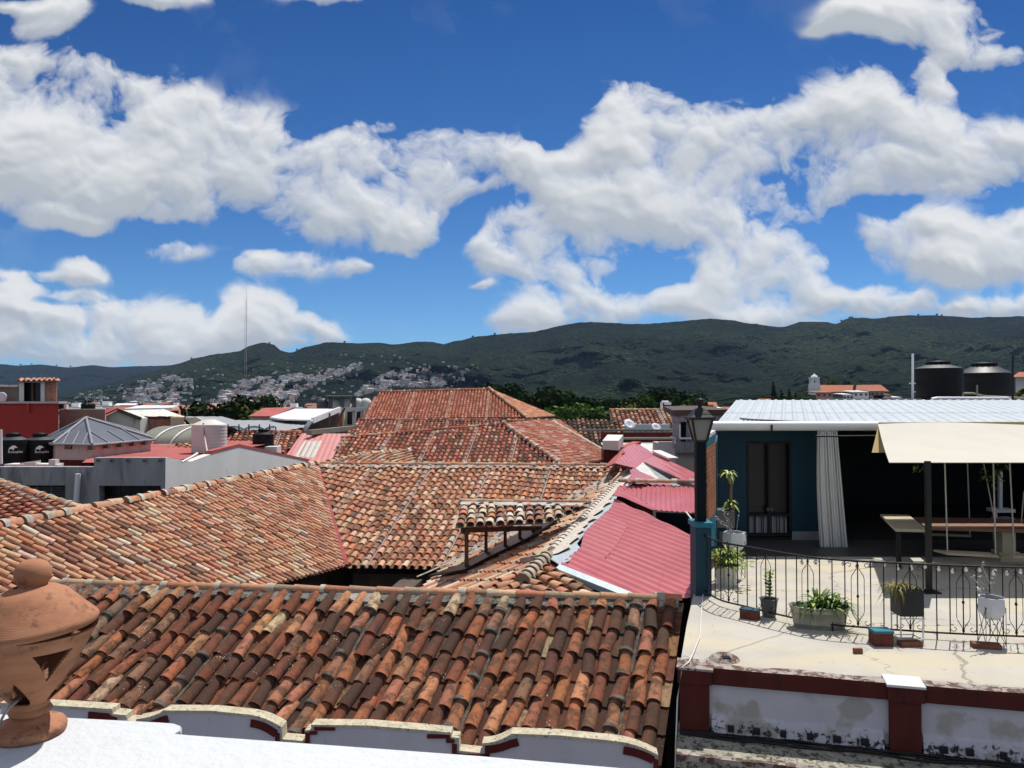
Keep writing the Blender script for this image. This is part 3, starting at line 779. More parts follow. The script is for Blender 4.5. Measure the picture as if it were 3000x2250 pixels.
mb = MB(); mb.lathe(cc + V((0, 0, zz(1846))), [(150*u_, 0), (168*u_, .003), (170*u_, .012), (160*u_, .018)], 64, close=False, tilt=tl); mb.build('mortar_rim', 'mortar', ln)
mb = MB(); mb.lathe(cc + V((-2*u_, 0, 0)), [(40*u_, zz(1724)), (37*u_, zz(1716)), (39*u_, zz(1708)), (47*u_, zz(1695)), (49*u_, zz(1680)), (46*u_, zz(1663)), (36*u_, zz(1648)), (20*u_, zz(1640)), (1*u_, zz(1638))], 40, close=False); mb.build('knob', 'terracotta', ln)
mb = MB()
def lw(px, py, dy=-.10): return P(px, py, lc.y+dy)
mb.tube([lw(60, 2045, -.03), lw(45, 2058), lw(20, 2080), lw(5, 2105), lw(-8, 2150)], .0035, 6)
mb.tube([lw(52, 2043, -.03), lw(30, 2064), lw(10, 2098), lw(-12, 2140)], .0035, 6)
mb.build('electric_wire', 'galvanised', ln)

# ================================================================== middle courtyard house: slopes L, M, R
ZR = -2.0
lr1 = Pz(930, 1358, ZR); lr0 = Pz(-60, 1556, ZR)
vb = P(1012, 1662, 19.0)
plL = plane3(lr0, lr1, vb)
mr1 = Pz(1860, 1366, ZR)
plM = plane3(lr1, mr1, vb)
ch = thing('courtyard_house', 'courtyard house with large pale orange tiled slopes meeting at a red valley gutter', 'house', (0, 20, ZG))
polyL = [PP(*p, plL) for p in ((-60, 1556), (930, 1358), (1012, 1660), (850, 1702), (700, 1745), (480, 1800), (-400, 1800), (-420, 1620))]
cL = PP(203, 1529, plL) - PP(420, 1655, plL)
mb = MB(); tiles(mb, plL, polyL, cL, .168, .27, PAL_L, seg=5, mort_every=10, mcol=(.50, .44, .36), jit=1.5); 
mb.build('roof_slope', 'tile', ch)
polyM = [PP(*p, plM) for p in ((932, 1362), (1856, 1368), (1640, 1490), (1292, 1668), (1150, 1664), (1022, 1664))]
cM = PP(1619, 1374, plM) - PP(1589, 1461, plM)
cM = PP(1480, 1369, plM) - PP(1443, 1450, plM)
mb = MB(); tiles(mb, plM, polyM, cM, .205, .285, PAL_M, seg=6, mort_every=9, mcol=(.50, .43, .37), jit=1.1)
mb.build('roof_slope', 'tile', ch)
rp0 = P(1858, 1368, PP(1858, 1368, plM).y); rp1 = P(1606, 1640, 14.9); rp2 = PP(1292, 1668, plM)
plR = plane3(rp0, rp1, rp2)
polyR = [PP(*p, plR) for p in ((1852, 1374), (1740, 1490), (1606, 1640), (1420, 1735), (1230, 1735), (1296, 1672), (1560, 1545))]
cR = PP(1690, 1525, plR) - PP(1560, 1590, plR)
PAL_R = [(20, (0.529, 0.258, 0.142)), (18, (0.466, 0.195, 0.108)), (16, (0.587, 0.423, 0.288)), (8, (0.306, 0.161, 0.113)), (8, (0.644, 0.548, 0.432))]
mb = MB(); tiles(mb, plR, polyR, cR, .20, .42, PAL_R, seg=6, mort_every=5, mcol=(.52, .46, .38), jit=1.5, deckc=(.30, .20, .13), tilt=.12)
mb.build('roof_slope', 'tile', ch)
mb = MB()
ridge_row(mb, lr0, lr1, .10, .42, PAL_L, mcol=(.5, .47, .4), mprob=.5, wob=.02); mb.build('ridge_cap', 'tile', ch); mb = MB()
ridge_row(mb, PP(940, 1361, plM), PP(1850, 1367, plM), .10, .42, PAL_CAP, mprob=.8, mcol=(.50, .44, .38), wob=.01); mb.build('ridge_cap', 'tile', ch); mb = MB()
ridge_row(mb, PP(1618, 1618, plR)+V((0, 0, .03)), PP(1850, 1376, plR)+V((0, 0, .04)), .085, .22, [(1, (.66, .58, .48)), (1, (.60, .48, .36))], mprob=.9, mcol=(.62, .58, .52), mi=1)
mb.build('ridge_cap', ['tile', 'mortar_pale'], ch)
mb = MB()     # mortar along the ridge and pale bed along the falling ridge
def strip(mb, pts, w, pl, mi=0, lift=.05, jit_=.3, side=0):
    for i in range(len(pts)-1):
        n_ = max(2, int((pts[i+1]-pts[i]).length/.25)); d = (pts[i+1]-pts[i]).normalized(); x = pl[1].cross(d).normalized()
        prev = None
        for k in range(n_+1):
            p = pts[i].lerp(pts[i+1], k/n_); a_ = w*(1+rnd.uniform(-jit_, jit_)); b_ = w*(1+rnd.uniform(-jit_, jit_))
            q = (p + x*a_*(.5+side*.5) + pl[1]*lift, p - x*b_*(.5-side*.5) + pl[1]*lift)
            if prev: mb.quad(prev[0], prev[1], q[1], q[0], mi)
            prev = q
strip(mb, [PP(936, 1366, plM), PP(1850, 1371, plM)], .34, plM, lift=.06)
strip(mb, [PP(1600, 1640, plR), PP(1850, 1376, plR)], .80, plR, mi=1, lift=.06)
strip(mb, [PP(1310, 1665, plM), PP(1640, 1492, plM), PP(1800, 1400, plM)], .42, plM, lift=.07)
mb.build('ridge_mortar', ['mortar', 'mortar_pale'], ch)
mb = MB()
g0, g1 = PP(925, 1362, plM), PP(1016, 1664, plM); mb.bar(g0+V((0, 0, .05)), g1+V((0, 0, .05)), .12, .10)
mb.build('valley_gutter', 'maroon_gutter', ch)
mb = MB()    # pale sheet metal flashing beside the falling ridge
plFl = plane3(PP(1610, 1640, plR), PP(1850, 1376, plR), P(1700, 1600, 15.3))
fl = [(1606, 1640), (1652, 1600), (1700, 1530), (1758, 1460), (1810, 1428), (1856, 1384), (1868, 1400), (1850, 1425), (1812, 1450), (1795, 1492), (1770, 1510), (1760, 1545), (1720, 1560), (1690, 1600), (1700, 1612), (1668, 1650), (1640, 1662)]
mb.prism([PP(*p, plFl)+V((0, 0, .05)) for p in fl], V((0, 0, -.02)))
mb.build('flashing', 'flashing', ch)
mb = MB()    # eaves boards and dark walls round the patio
ev = [PP(1022, 1664, plM), PP(1292, 1668, plM)]
for a, b in ((ev[0], ev[1]), (PP(480, 1800, plL), PP(1012, 1662, plL)), (PP(1230, 1735, plR), PP(1296, 1672, plR))):
    inn = V((0, .5, 0)) if a is ev[0] else (V((-.5, .2, 0)) if a.x < -2 else V((.5, .2, 0)))
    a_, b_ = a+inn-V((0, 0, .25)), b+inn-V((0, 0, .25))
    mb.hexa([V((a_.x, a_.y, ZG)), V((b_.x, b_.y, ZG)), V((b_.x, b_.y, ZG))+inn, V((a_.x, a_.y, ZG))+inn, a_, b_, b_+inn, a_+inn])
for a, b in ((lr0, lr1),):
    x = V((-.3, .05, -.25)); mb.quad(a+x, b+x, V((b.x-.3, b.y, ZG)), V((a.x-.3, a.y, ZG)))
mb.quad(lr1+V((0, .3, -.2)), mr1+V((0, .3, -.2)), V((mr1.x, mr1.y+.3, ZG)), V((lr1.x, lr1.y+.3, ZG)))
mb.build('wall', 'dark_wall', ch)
# little hip roof at the bottom of the falling ridge
pk = PP(1604, 1640, plR)
plS1 = plane3(pk, P(1440, 1800, 12.2), P(1330, 1745, 13.6)); plS2 = plane3(pk, P(1500, 1790, 12.3), P(1750, 1745, 12.6))
mb = MB()
tiles(mb, plS1, [PP(*p, plS1) for p in ((1602, 1640), (1535, 1705), (1470, 1790), (1200, 1800), (1400, 1728))], PP(1540, 1690, plS1)-PP(1420, 1740, plS1), .24, .38, PAL_L, seg=6, mort_every=5, jit=2.5)
tiles(mb, plS2, [PP(*p, plS2) for p in ((1604, 1642), (1755, 1752), (1600, 1800), (1470, 1800), (1545, 1705))], PP(1612, 1660, plS2)-PP(1740, 1745, plS2), .25, .38, PAL_L, seg=6, mort_every=4, jit=2.0)
mb.build('roof_slope', 'tile', ch)
mb = MB(); ridge_row(mb, PP(1530, 1712, plS1)+V((0, 0, .05)), pk+V((0, 0, .06)), .13, .22, [(1, (.55, .46, .34)), (1, (.42, .36, .28))], mprob=.8); 
mb.bar(PP(1540, 1650, plR)+V((0, 0, .06)), pk+V((0, 0, .08)), .30, .10, mi=1)
mb.build('hip_cap', ['tile', 'mortar'], ch)
# tiled rain shelter on posts above the stairs
sh_ = thing('stair_shelter', 'small tiled shelter on wooden posts over a stair slot in the courtyard roof', 'shelter', (-1, 17.5, -3.6))
f0, f1 = P(1318, 1548, 16.6), P(1590, 1536, 16.6); b0 = P(1352, 1478, 17.9); 
plD = plane3(f0, f1, P(1500, 1478, 17.9))
polyD = [PP(*p, plD) for p in ((1322, 1546), (1350, 1478), (1730, 1482), (1600, 1532))]
PAL_D = [(20, (.55, .40, .28)), (12, (.60, .50, .40)), (10, (.50, .22, .10)), (9, (.30, .15, .10)), (5, (.66, .58, .50))]
mb = MB(); tiles(mb, plD, polyD, V((0, 1, .5)), .215, .30, PAL_D, seg=6, jit=1.4, tilt=.16, deckc=(.5, .40, .30), wide=.42); mb.build('roof_slope', 'tile', sh_)
mb = MB(); ridge_row(mb, PP(1350, 1476, plD)+V((0, 0, .04)), PP(1728, 1480, plD)+V((0, 0, .04)), .075, .42, PAL_CAP, mprob=.5)
strip(mb, [PP(1350, 1482, plD), PP(1725, 1486, plD)], .2, plD, lift=.08)
mb.build('ridge_cap', 'tile', sh_)
for px, yt, yb, w in ((1367, 1556, 1680, .085), (1424, 1550, 1638, .075), (1480, 1550, 1620, .075), (1523, 1548, 1598, .075), (1562, 1545, 1578, .09)):
    dp = PP(px, yb, plR).y
    tp = P(px, yt, dp); bt = P(px, yb, dp); 
    mb = MB(); mb.bar(V((tp.x, tp.y, tp.z+.06)), V((tp.x, tp.y, bt.z-.2)), w, w); mb.build('post', 'dark_wood', sh_)
mb = MB(); dq = PP(1367, 1680, plR).y; dq2 = PP(1562, 1578, plR).y
mb.bar(P(1352, 1554, dq), P(1585, 1546, dq2), .09, .10); mb.bar(P(1362, 1556, dq), P(1380, 1550, dq+.8), .09, .12)
mb.build('beam', 'dark_wood', sh_)
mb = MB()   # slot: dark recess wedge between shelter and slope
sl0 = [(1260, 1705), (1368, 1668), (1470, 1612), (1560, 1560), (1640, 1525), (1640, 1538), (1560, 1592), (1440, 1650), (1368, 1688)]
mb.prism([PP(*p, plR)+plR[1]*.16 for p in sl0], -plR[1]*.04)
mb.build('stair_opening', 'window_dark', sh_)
mb = MB()
strip(mb, [PP(1230, 1712, plR), PP(1360, 1655, plR), PP(1460, 1602, plR), PP(1560, 1552, plR)], .20, plR, lift=.19, jit_=.3)
mb.build('stair_kerb', 'mortar', sh_)

# small roof beyond the M ridge
N0 = [P(1000, 1350, 26.5), P(1205, 1322, 29.5), P(1222, 1366, 26.0)]
plN = plane3(*N0)
vh = thing('low_tiled_house', 'small pale tiled roof poking up just beyond the long courtyard ridge', 'house', (N0[0].x, N0[0].y, ZG))
mb = MB(); tiles(mb, plN, [PP(*p, plN) for p in ((985, 1352), (1060, 1332), (1203, 1322), (1224, 1368), (960, 1368))], PP(1060, 1338, plN)-PP(1130, 1364, plN), .22, .36, PAL_L, seg=4, mort_every=5, pans=False)
mb.build('roof_slope', 'tile', vh)
mb = MB(); ridge_row(mb, PP(962, 1358, plN), PP(1060, 1334, plN), .12, .4, PAL_CAP, mprob=.9); mb.build('ridge_cap', 'tile', vh); mb = MB(); ridge_row(mb, PP(1060, 1334, plN), PP(1203, 1323, plN), .12, .4, PAL_CAP, mprob=.9, mcol=(.6, .55, .48)); mb.build('ridge_cap', 'tile', vh)
mb = MB(); q = PP(1224, 1368, plN); mb.hexa([V((-6, q.y+.3, ZG)), V((q.x, q.y+.3, ZG)), V((q.x, 29, ZG)), V((-6, 29, ZG)), V((-6, q.y+.3, q.z-.3)), V((q.x, q.y+.3, q.z-.3)), V((q.x, 29, q.z-.3)), V((-6, 29, q.z-.3))])
mb.build('wall', 'dark_wall', vh)

# left roof beyond L
k0 = P(-20, 1410, 19.5); k1 = P(250, 1500, 17.0)
plK = plane3(k0, k1, P(-20, 1560, 15.2))
kh = thing('left_tiled_house', 'reddish tiled roof sloping down at the left edge beneath the grey building', 'house', (k0.x, k0.y, ZG))
mb = MB(); tiles(mb, plK, [PP(*p, plK) for p in ((-300, 1320), (-20, 1410), (60, 1424), (262, 1505), (200, 1560), (-300, 1620))], PP(60, 1450, plK)-PP(200, 1520, plK), .21, .33, [(20, (.46, .19, .11)), (14, (.38, .13, .08)), (12, (.53, .30, .19)), (8, (.22, .09, .06))], seg=5, mort_every=6)
mb.build('roof_slope', 'tile', kh)
mb = MB(); ridge_row(mb, PP(-300, 1318, plK), PP(262, 1502, plK), .11, .42, PAL_CAP, mprob=.6); mb.build('ridge_cap', 'tile', kh)
mb = MB(); mb.box((-13.5, 17.0, -6.2), (5, 3, 4.6)); mb.build('wall', 'dark_wall', kh)
# ================================================================== tiled roofs further back
def roof_from(rt_l, rt_r, Yt, rb_l, rb_r, Yb):
    return plane3(P(*rt_l, Yt), P(*rt_r, Yt), P((rb_l[0]+rb_r[0])/2, (rb_l[1]+rb_r[1])/2, Yb))
def body(th, pts, drop=.25, inset=.4, m='white_wall', zb=ZG, inward=V((0, 1, 0)), depth=6):
    mb = MB(); a, b = pts; a = a+inward*inset-V((0, 0, drop)); b = b+inward*inset-V((0, 0, drop)); d = inward*depth
    mb.hexa([V((a.x, a.y, zb)), V((b.x, b.y, zb)), V((b.x, b.y, zb))+d, V((a.x, a.y, zb))+d, a, b, b+d, a+d]); mb.build('wall', m, th)
# B3
h3 = thing('wide_tiled_house', 'wide reddish tiled roof with pale mortar lines in the middle of the town', 'house', (-2, 36, ZG))
pl3 = plane3(P(1020, 1272, 35.6), P(1470, 1250, 36.2), P(1300, 1352, 33.0))
mb = MB(); tiles(mb, pl3, [PP(*p, pl3) for p in ((1000, 1285), (1030, 1271), (1330, 1262), (1475, 1243), (1560, 1300), (1640, 1362), (1200, 1372), (970, 1352))], PP(1430, 1300, pl3)-PP(1412, 1355, pl3), .215, .33, PAL_B, seg=4, mort_every=9, mcol=(.52, .42, .37), pans=False, deckc=(.10, .04, .03))
mb.build('roof_slope', 'tile', h3)
pl3b = plane3(PP(1475, 1243, pl3), PP(1640, 1362, pl3), P(1700, 1350, 34.5))
pl3b = plane3(PP(1475, 1243, pl3), PP(1640, 1362, pl3), P(1765, 1330, 39.0))
mb = MB(); tiles(mb, pl3b, [PP(*p, pl3b) for p in ((1475, 1243), (1560, 1234), (1640, 1233), (1765, 1325), (1762, 1350), (1690, 1362), (1640, 1362))], PP(1520, 1255, pl3b)-PP(1640, 1295, pl3b), .22, .33, [(24, (.44, .155, .10)), (20, (.36, .12, .08)), (10, (.55, .36, .28)), (8, (.50, .22, .15))], seg=4, pans=False, mort_every=11, deckc=(.16, .07, .05))
mb.build('roof_slope', 'tile', h3)
mb = MB(); ridge_row(mb, PP(1475, 1243, pl3)+V((0, 0, .05)), PP(1640, 1362, pl3)+V((0, 0, .05)), .12, .42, PAL_CAP, mprob=.9, mcol=(.58, .5, .46)); mb.build('ridge_cap', 'tile', h3); mb = MB(); ridge_row(mb, PP(1000, 1284, pl3), PP(1475, 1244, pl3), .10, .42, PAL_B, mprob=.5); mb.build('ridge_cap', 'tile', h3); mb = MB()
ridge_row(mb, PP(1620, 1240, pl3b)+V((0, 0, .05)), PP(1764, 1322, pl3b)+V((0, 0, .05)), .11, .5, [(1, (.62, .52, .42))], mprob=.3); mb.build('ridge_cap', 'tile', h3)
body(h3, (PP(970, 1350, pl3), PP(1640, 1360, pl3)))
# B2 strip
h2 = thing('middle_tiled_house', 'dark red tiled strip of roof just below the largest hip roof', 'house', (-3, 44, ZG))
pl2 = plane3(P(1030, 1232, 46), P(1480, 1234, 46), P(1250, 1268, 44.0))
mb = MB(); tiles(mb, pl2, [PP(*p, pl2) for p in ((1050, 1231), (1640, 1234), (1600, 1270), (1010, 1276))], PP(1200, 1236, pl2)-PP(1190, 1265, pl2), .22, .34, PAL_B, seg=4, pans=False, mort_every=13, mcol=(.5, .36, .3), deckc=(.10, .04, .03))
mb.build('roof_slope', 'tile', h2)
mb = MB(); ridge_row(mb, PP(1050, 1231, pl2), PP(1640, 1234, pl2), .12, .45, PAL_B, mprob=.6)
mb.build('ridge_cap', 'tile', h2); body(h2, (PP(1010, 1276, pl2), PP(1600, 1270, pl2)))
pp_ = thing('vent_pipe', 'small white bent pipe rising from the roofs in the middle', 'pipe', P(1330, 1275, 42.5))
mb = MB(); mb.tube([P(1330, 1278, 42.5), P(1330, 1262, 42.5), P(1324, 1259, 42.4), P(1322, 1268, 42.4)], .07, 6); mb.build('pipe', 'white_metal', pp_)
# B1 top hip
h1 = thing('hip_roof_house', 'largest terracotta hip roof standing highest against the green mountain', 'house', (-3, 60, ZG))
pl1 = plane3(P(1105, 1150, 62), P(1432, 1141, 62), P(1300, 1226, 57))
mb = MB(); tiles(mb, pl1, [PP(*p, pl1) for p in ((1060, 1228), (1080, 1185), (1112, 1149), (1432, 1140), (1540, 1224))], PP(1300, 1160, pl1)-PP(1285, 1220, pl1), .25, .40, PAL_TOP, seg=3, pans=False, mort_every=12, mcol=(.55, .36, .28), deckc=(.14, .05, .035), tilt=.12)
mb.build('roof_slope', 'far_tile', h1)
pl1b = plane3(PP(1432, 1140, pl1), PP(1540, 1224, pl1), P(1622, 1218, 66))
mb = MB(); tiles(mb, pl1b, [PP(*p, pl1b) for p in ((1432, 1140), (1625, 1219), (1540, 1225))], PP(1470, 1165, pl1b)-PP(1590, 1214, pl1b), .25, .40, [(10, (.55, .24, .13)), (8, (.48, .19, .11)), (3, (.6, .36, .22))], seg=3, pans=False, deckc=(.3, .13, .08), tilt=.12)
mb.build('roof_slope', 'far_tile', h1)
mb = MB(); ridge_row(mb, PP(1110, 1150, pl1), PP(1432, 1141, pl1), .14, .5, PAL_TOP, mprob=.2); ridge_row(mb, PP(1432, 1141, pl1)+V((0, 0, .1)), PP(1540, 1224, pl1)+V((0, 0, .1)), .14, .5, PAL_CAP, mprob=.3)
mb.build('ridge_cap', 'far_tile', h1)
a, b = PP(1060, 1229, pl1), PP(1540, 1226, pl1); mb = MB(); c_ = PP(1622, 1220, pl1b); i_ = V((0, .35, -.12))
mb.add([a+i_, b+i_, V((b.x, b.y+.35, ZG)), V((a.x, a.y+.35, ZG)), c_+i_, V((c_.x, c_.y, ZG))], [(0, 1, 2, 3), (1, 4, 5, 2)]); 
mb.build('wall', 'cement_olive', h1)
# dark tile roof D, tile roof E with white wall
hd = thing('old_dark_tiled_house', 'blackened old tiled roof to the right of the largest hip roof', 'house', (6, 46, ZG))
pld = plane3(P(1640, 1234, 50), P(1825, 1232, 50), P(1760, 1310, 46.5))
mb = MB(); tiles(mb, pld, [PP(*p, pld) for p in ((1640, 1234), (1700, 1228), (1822, 1236), (1826, 1262), (1818, 1300), (1800, 1345), (1740, 1345))], V((0, 1, .5)), .30, .42, PAL_DARK, seg=4, pans=False, deckc=(.03, .02, .016))
mb.build('roof_slope', 'tile', hd); body(hd, (PP(1740, 1345, pld), PP(1815, 1300, pld)), m='maroon_paint', depth=5)
he = thing('long_tiled_house', 'long tiled roof with alternating light and dark columns right of centre', 'house', (12, 58, ZG))
ple = plane3(P(1780, 1202, 62), P(2080, 1202, 62), P(1950, 1246, 58.5))
mb = MB(); tiles(mb, ple, [PP(*p, ple) for p in ((1785, 1202), (2085, 1202), (2300, 1202), (2300, 1248), (1855, 1248), (1790, 1236))], V((.03, 1, .5)), .36, .5, [(10, (.42, .17, .10)), (8, (.16, .07, .05)), (8, (.52, .32, .20)), (3, (.3, .12, .08))], seg=4, pans=False, mort_cols=(), deckc=(.08, .035, .025), mort_every=11, mcol=(.55, .48, .40))
mb.build('roof_slope', 'tile', he)
mb = MB(); ridge_row(mb, PP(1785, 1202, ple), PP(2300, 1202, ple), .15, .5, PAL_CAP, mprob=.4); mb.build('ridge_cap', 'tile', he)
body(he, (PP(1830, 1248, ple), PP(2300, 1248, ple)), m='white_wall', drop=0.1)
ws = thing('white_water_channel_wall', 'low white-blue wall with small drain marks below the long tiled roof', 'wall', P(1885, 1270, 48))
mb = MB(); a, b = P(1833, 1243, 48), P(1962, 1243, 48); mb.prism([a, b, V((b.x, b.y, -6)), V((a.x, a.y, -6))], V((0, .3, 0))); mb.build('wall', 'flashing', ws)
for i in range(7):
    mb = MB(); mb.box(P(1860+i*16, 1262, 47.97), (.14, .05, .12)); mb.build('drain_hole', 'window_dark', ws)
for (px, py, Yd, r_, lab) in ((1844, 1243, 46, .36, 'white satellite dish standing left on the white channel wall'), (1922, 1252, 46, .30, 'bluish satellite dish standing right in front of the white channel wall')):
    dd_ = thing('satellite_dish', lab, 'dish', P(px, py+14, Yd))
    mb = MB(); mb.lathe(P(px, py, Yd), [(.02, -.06), (r_*.5, -.04), (r_, .03), (r_*.98, .05), (r_*.5, -.02), (.02, -.03)], 16, close=False, tilt=Euler((R(50), 0, R(20)))); mb.build('dish', 'pot_white', dd_)
    mb = MB(); mb.bar(P(px, py+2, Yd), P(px, py+16, Yd), .05); mb.build('mast', 'galvanised', dd_)
# flat roofs right
fr = thing('flat_roof_house', 'pale flat concrete roof with dark red walls behind the red metal sheets', 'house', (6.5, 31, ZG))
a0, a1 = Pz(1790, 1348, -2.25), Pz(1985, 1350, -2.25)
mb = MB(); bx0, bx1 = Pz(1760, 1296, -2.25), Pz(1975, 1296, -2.25)
mb.poly([a0, a1, bx1, bx0]); mb.quad(a1-V((0, 0, .35)), a0-V((0, 0, .35)), a0, a1); mb.build('roof', 'cement_pale', fr)
mb = MB(); mb.quad(V((a0.x, a0.y+.05, ZG)), V((a1.x, a1.y+.05, ZG)), a1+V((0, .05, -.3)), a0+V((0, .05, -.3))); mb.build('wall', 'maroon_paint', fr); mb = MB(); mb.quad(bx0+V((0, 0, .55)), bx1+V((0, 0, .55)), bx1, bx0)
mb.build('rear_wall', 'maroon_paint', fr)
mb = MB(); mb.bar(Pz(1800, 1284, -2.0), Pz(1975, 1284, -2.0), .35, .1); mb.bar(bx0+V((-1, 1, .62)), bx1+V((1, 1, .62)), .3, .12); mb.build('parapet', 'cement_olive', fr)
wc = thing('white_cistern_box', 'white plastered box on a dark red base at the top of the red sheets', 'box', P(1815, 1350, 25))
cb_ = [P(1765, 1299, 24.5), P(1816, 1303, 24.5)]
mb = MB(); mb.hexa([P(1765, 1316, 24.0), P(1812, 1320, 24.0), P(1826, 1308, 26.2), P(1774, 1305, 26.2), P(1765, 1291, 24.0), P(1812, 1291, 24.0), P(1826, 1274, 26.2), P(1780, 1273, 26.2)]); mb.build('tank_box', 'white_wall', wc)
mb = MB(); mb.hexa([P(1768, 1370, 24.1), P(1810, 1370, 24.1), P(1822, 1360, 26.1), P(1780, 1360, 26.1), P(1768, 1317, 24.1), P(1811, 1321, 24.1), P(1825, 1309, 26.1), P(1777, 1306, 26.1)]); mb.build('base', 'maroon_paint', wc)
# raw block building right of flat roof
rb = thing('unfinished_block_house', 'unfinished pinkish block wall house with dark window behind the street lamp', 'house', (6, 26, ZG))
mb = MB(); a, b = P(1978, 1312, 25), P(2130, 1312, 25)
mb.hexa([V((a.x, 25, ZG)), V((b.x, 25, ZG)), V((b.x, 29, ZG)), V((a.x, 29, ZG)), a, b, b+V((0, 4, 0)), a+V((0, 4, 0))]); mb.build('wall', 'pink_plaster', rb)
mb = MB()
for x in (1982, 2022, 2100): mb.bar(P(x, 1314, 24.99), P(x, 1222, 24.99), .22)
mb.bar(P(1970, 1226, 24.95), P(2140, 1224, 24.95), .2, .22); mb.bar(P(1978, 1310, 24.9), P(2135, 1312, 24.9), .15, .35); mb.build('frame', 'cement_grey', rb)
mb = MB(); a, b = P(1970, 1218, 24.8), P(2150, 1216, 24.8); mb.hexa([a, b, b+V((0, 4.5, .1)), a+V((.6, 4.5, .1)), a+V((0, 0, .18)), b+V((0, 0, .18)), b+V((0, 4.5, .28)), a+V((.6, 4.5, .28))]); mb.build('roof', 'dark_wall', rb)
mb = MB(); mb.box(P(2060, 1270, 26.5), (1.7, .3, 1.0)); mb.build('opening', 'window_dark', rb)
mb = MB(); mb.bar(P(1992, 1284, 24.8), P(2052, 1284, 24.8), .06); mb.tube([P(1965, 1280, 24.8), P(1978, 1284, 24.8), P(1978, 1300, 24.8)], .035, 6); mb.tube([P(1992, 1244, 24.8), P(1992, 1284, 24.8)], .03, 5); mb.build('pipe', 'white_metal', rb)

# ================================================================== red metal roofs
def redroof(name, lab, base, planepts, poly, cpx, s=.20, m='red_metal', h=.028, wall=None):
    t = thing(name, lab, 'roof', base)
    pl = plane3(*[P(*q) for q in planepts])
    mb = MB(); pts = [PP(*p, pl) for p in poly]
    corrugated(mb, pl, pts, PP(*cpx[0], pl)-PP(*cpx[1], pl), s, h); mb.build('metal_sheets', m, t)
    return t, pl
p1 = PP(1640, 1652, plR)
t1, plq = redroof('red_metal_roof', 'big corrugated red metal roof with glossy streaks beside the blue lamp pillar', (2, 14, ZG),
    ((1655, 1650, 14.2), (1800, 1455, 17.6), (1990, 1745, 12.6)),
    ((1640, 1655), (1700, 1606), (1712, 1560), (1790, 1488), (1800, 1462), (1880, 1500), (1960, 1538), (2120, 1612), (2090, 1752), (1880, 1752)), ((1700, 1560), (1830, 1612)), s=.16, h=.024)
mb = MB()
for (a_, b_) in (((1860, 1570), (1690, 1515)), ((1935, 1660), (1790, 1600))):
    a2, b2 = PP(*a_, plq), PP(*b_, plq); 
mb.build('seam_line', 'maroon_paint', t1) if mb.v else None
for poly_ in (((1702, 1612), (1714, 1560), (1770, 1506), (1840, 1540), (1800, 1610), (1770, 1640)), ((1770, 1660), (1800, 1600), (1950, 1660), (1925, 1730)), ((1850, 1500), (1868, 1492), (1960, 1538), (1950, 1552))):
    mb = MB(); corrugated(mb, plq, [PP(*p, plq)+plq[1]*.022 for p in poly_], PP(1700, 1560, plq)-PP(1830, 1612, plq), .16, .024); mb.build('metal_sheet_overlap', 'red_metal_faded', t1)
mb = MB()
mb.prism([PP(1640, 1657, plq)+V((0, 0, .03)), PP(1880, 1752, plq)+V((0, 0, .03)), PP(1862, 1762, plq)+V((0, 0, .02)), PP(1628, 1668, plq)+V((0, 0, .02))], V((0, 0, -.10))); mb.build('edge_flashing', 'flashing', t1)
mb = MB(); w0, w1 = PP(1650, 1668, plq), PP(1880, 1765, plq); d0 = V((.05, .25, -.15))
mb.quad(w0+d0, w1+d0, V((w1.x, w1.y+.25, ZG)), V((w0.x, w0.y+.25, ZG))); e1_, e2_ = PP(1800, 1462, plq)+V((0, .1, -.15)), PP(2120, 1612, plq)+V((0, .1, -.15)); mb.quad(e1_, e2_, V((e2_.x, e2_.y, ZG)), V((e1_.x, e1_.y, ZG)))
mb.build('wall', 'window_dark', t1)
t2, plq2 = redroof('red_metal_roof', 'corrugated red metal lean-to with vertical ribs under a row of ridge tiles', (4, 17.5, ZG),
    ((1815, 1425, 18.6), (2050, 1425, 18.2), (1990, 1500, 16.6)),
    ((1812, 1424), (2150, 1424), (2150, 1508), (2050, 1505), (1925, 1496), (1870, 1462)), ((1990, 1430), (1994, 1500)), s=.11, h=.02)
mb = MB(); ridge_row(mb, PP(1812, 1420, plq2)+V((0, 0, .06)), PP(2150, 1424, plq2)+V((0, 0, .06)), .085, .42, PAL_CAP, mprob=.9, mcol=(.62, .56, .48)); mb.build('ridge_cap', 'tile', t2)
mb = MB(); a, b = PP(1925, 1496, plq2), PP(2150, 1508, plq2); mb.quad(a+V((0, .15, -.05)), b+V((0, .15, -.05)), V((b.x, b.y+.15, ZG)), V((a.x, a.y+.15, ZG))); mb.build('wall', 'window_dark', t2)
mb = MB(); mb.tube([P(2010, 1500, 16.4), P(2042, 1542, 15.6)], .02, 5); mb.build('pipe', 'white_metal', t2)
t3, plq3 = redroof('red_metal_roof', 'dull red metal strip below the lean-to next to the pale flashing', (3, 17, ZG),
    ((1812, 1424, 18.2), (1795, 1450, 17.4), (1930, 1498, 16.4)),
    ((1812, 1424), (1796, 1452), (1868, 1472), (1905, 1492), (1928, 1498)), ((1812, 1430), (1900, 1470)), s=.2)
t4, plq4 = redroof('red_metal_roof', 'bright red metal gable end roof below the white cistern box', (5, 24, ZG),
    ((1865, 1297, 25.5), (1922, 1332, 24.5), (1830, 1360, 22.0)),
    ((1866, 1297), (1920, 1333), (1905, 1346), (1862, 1372), (1800, 1357), (1835, 1325), (1822, 1316)), ((1850, 1310), (1890, 1355)), s=.16, h=.008)
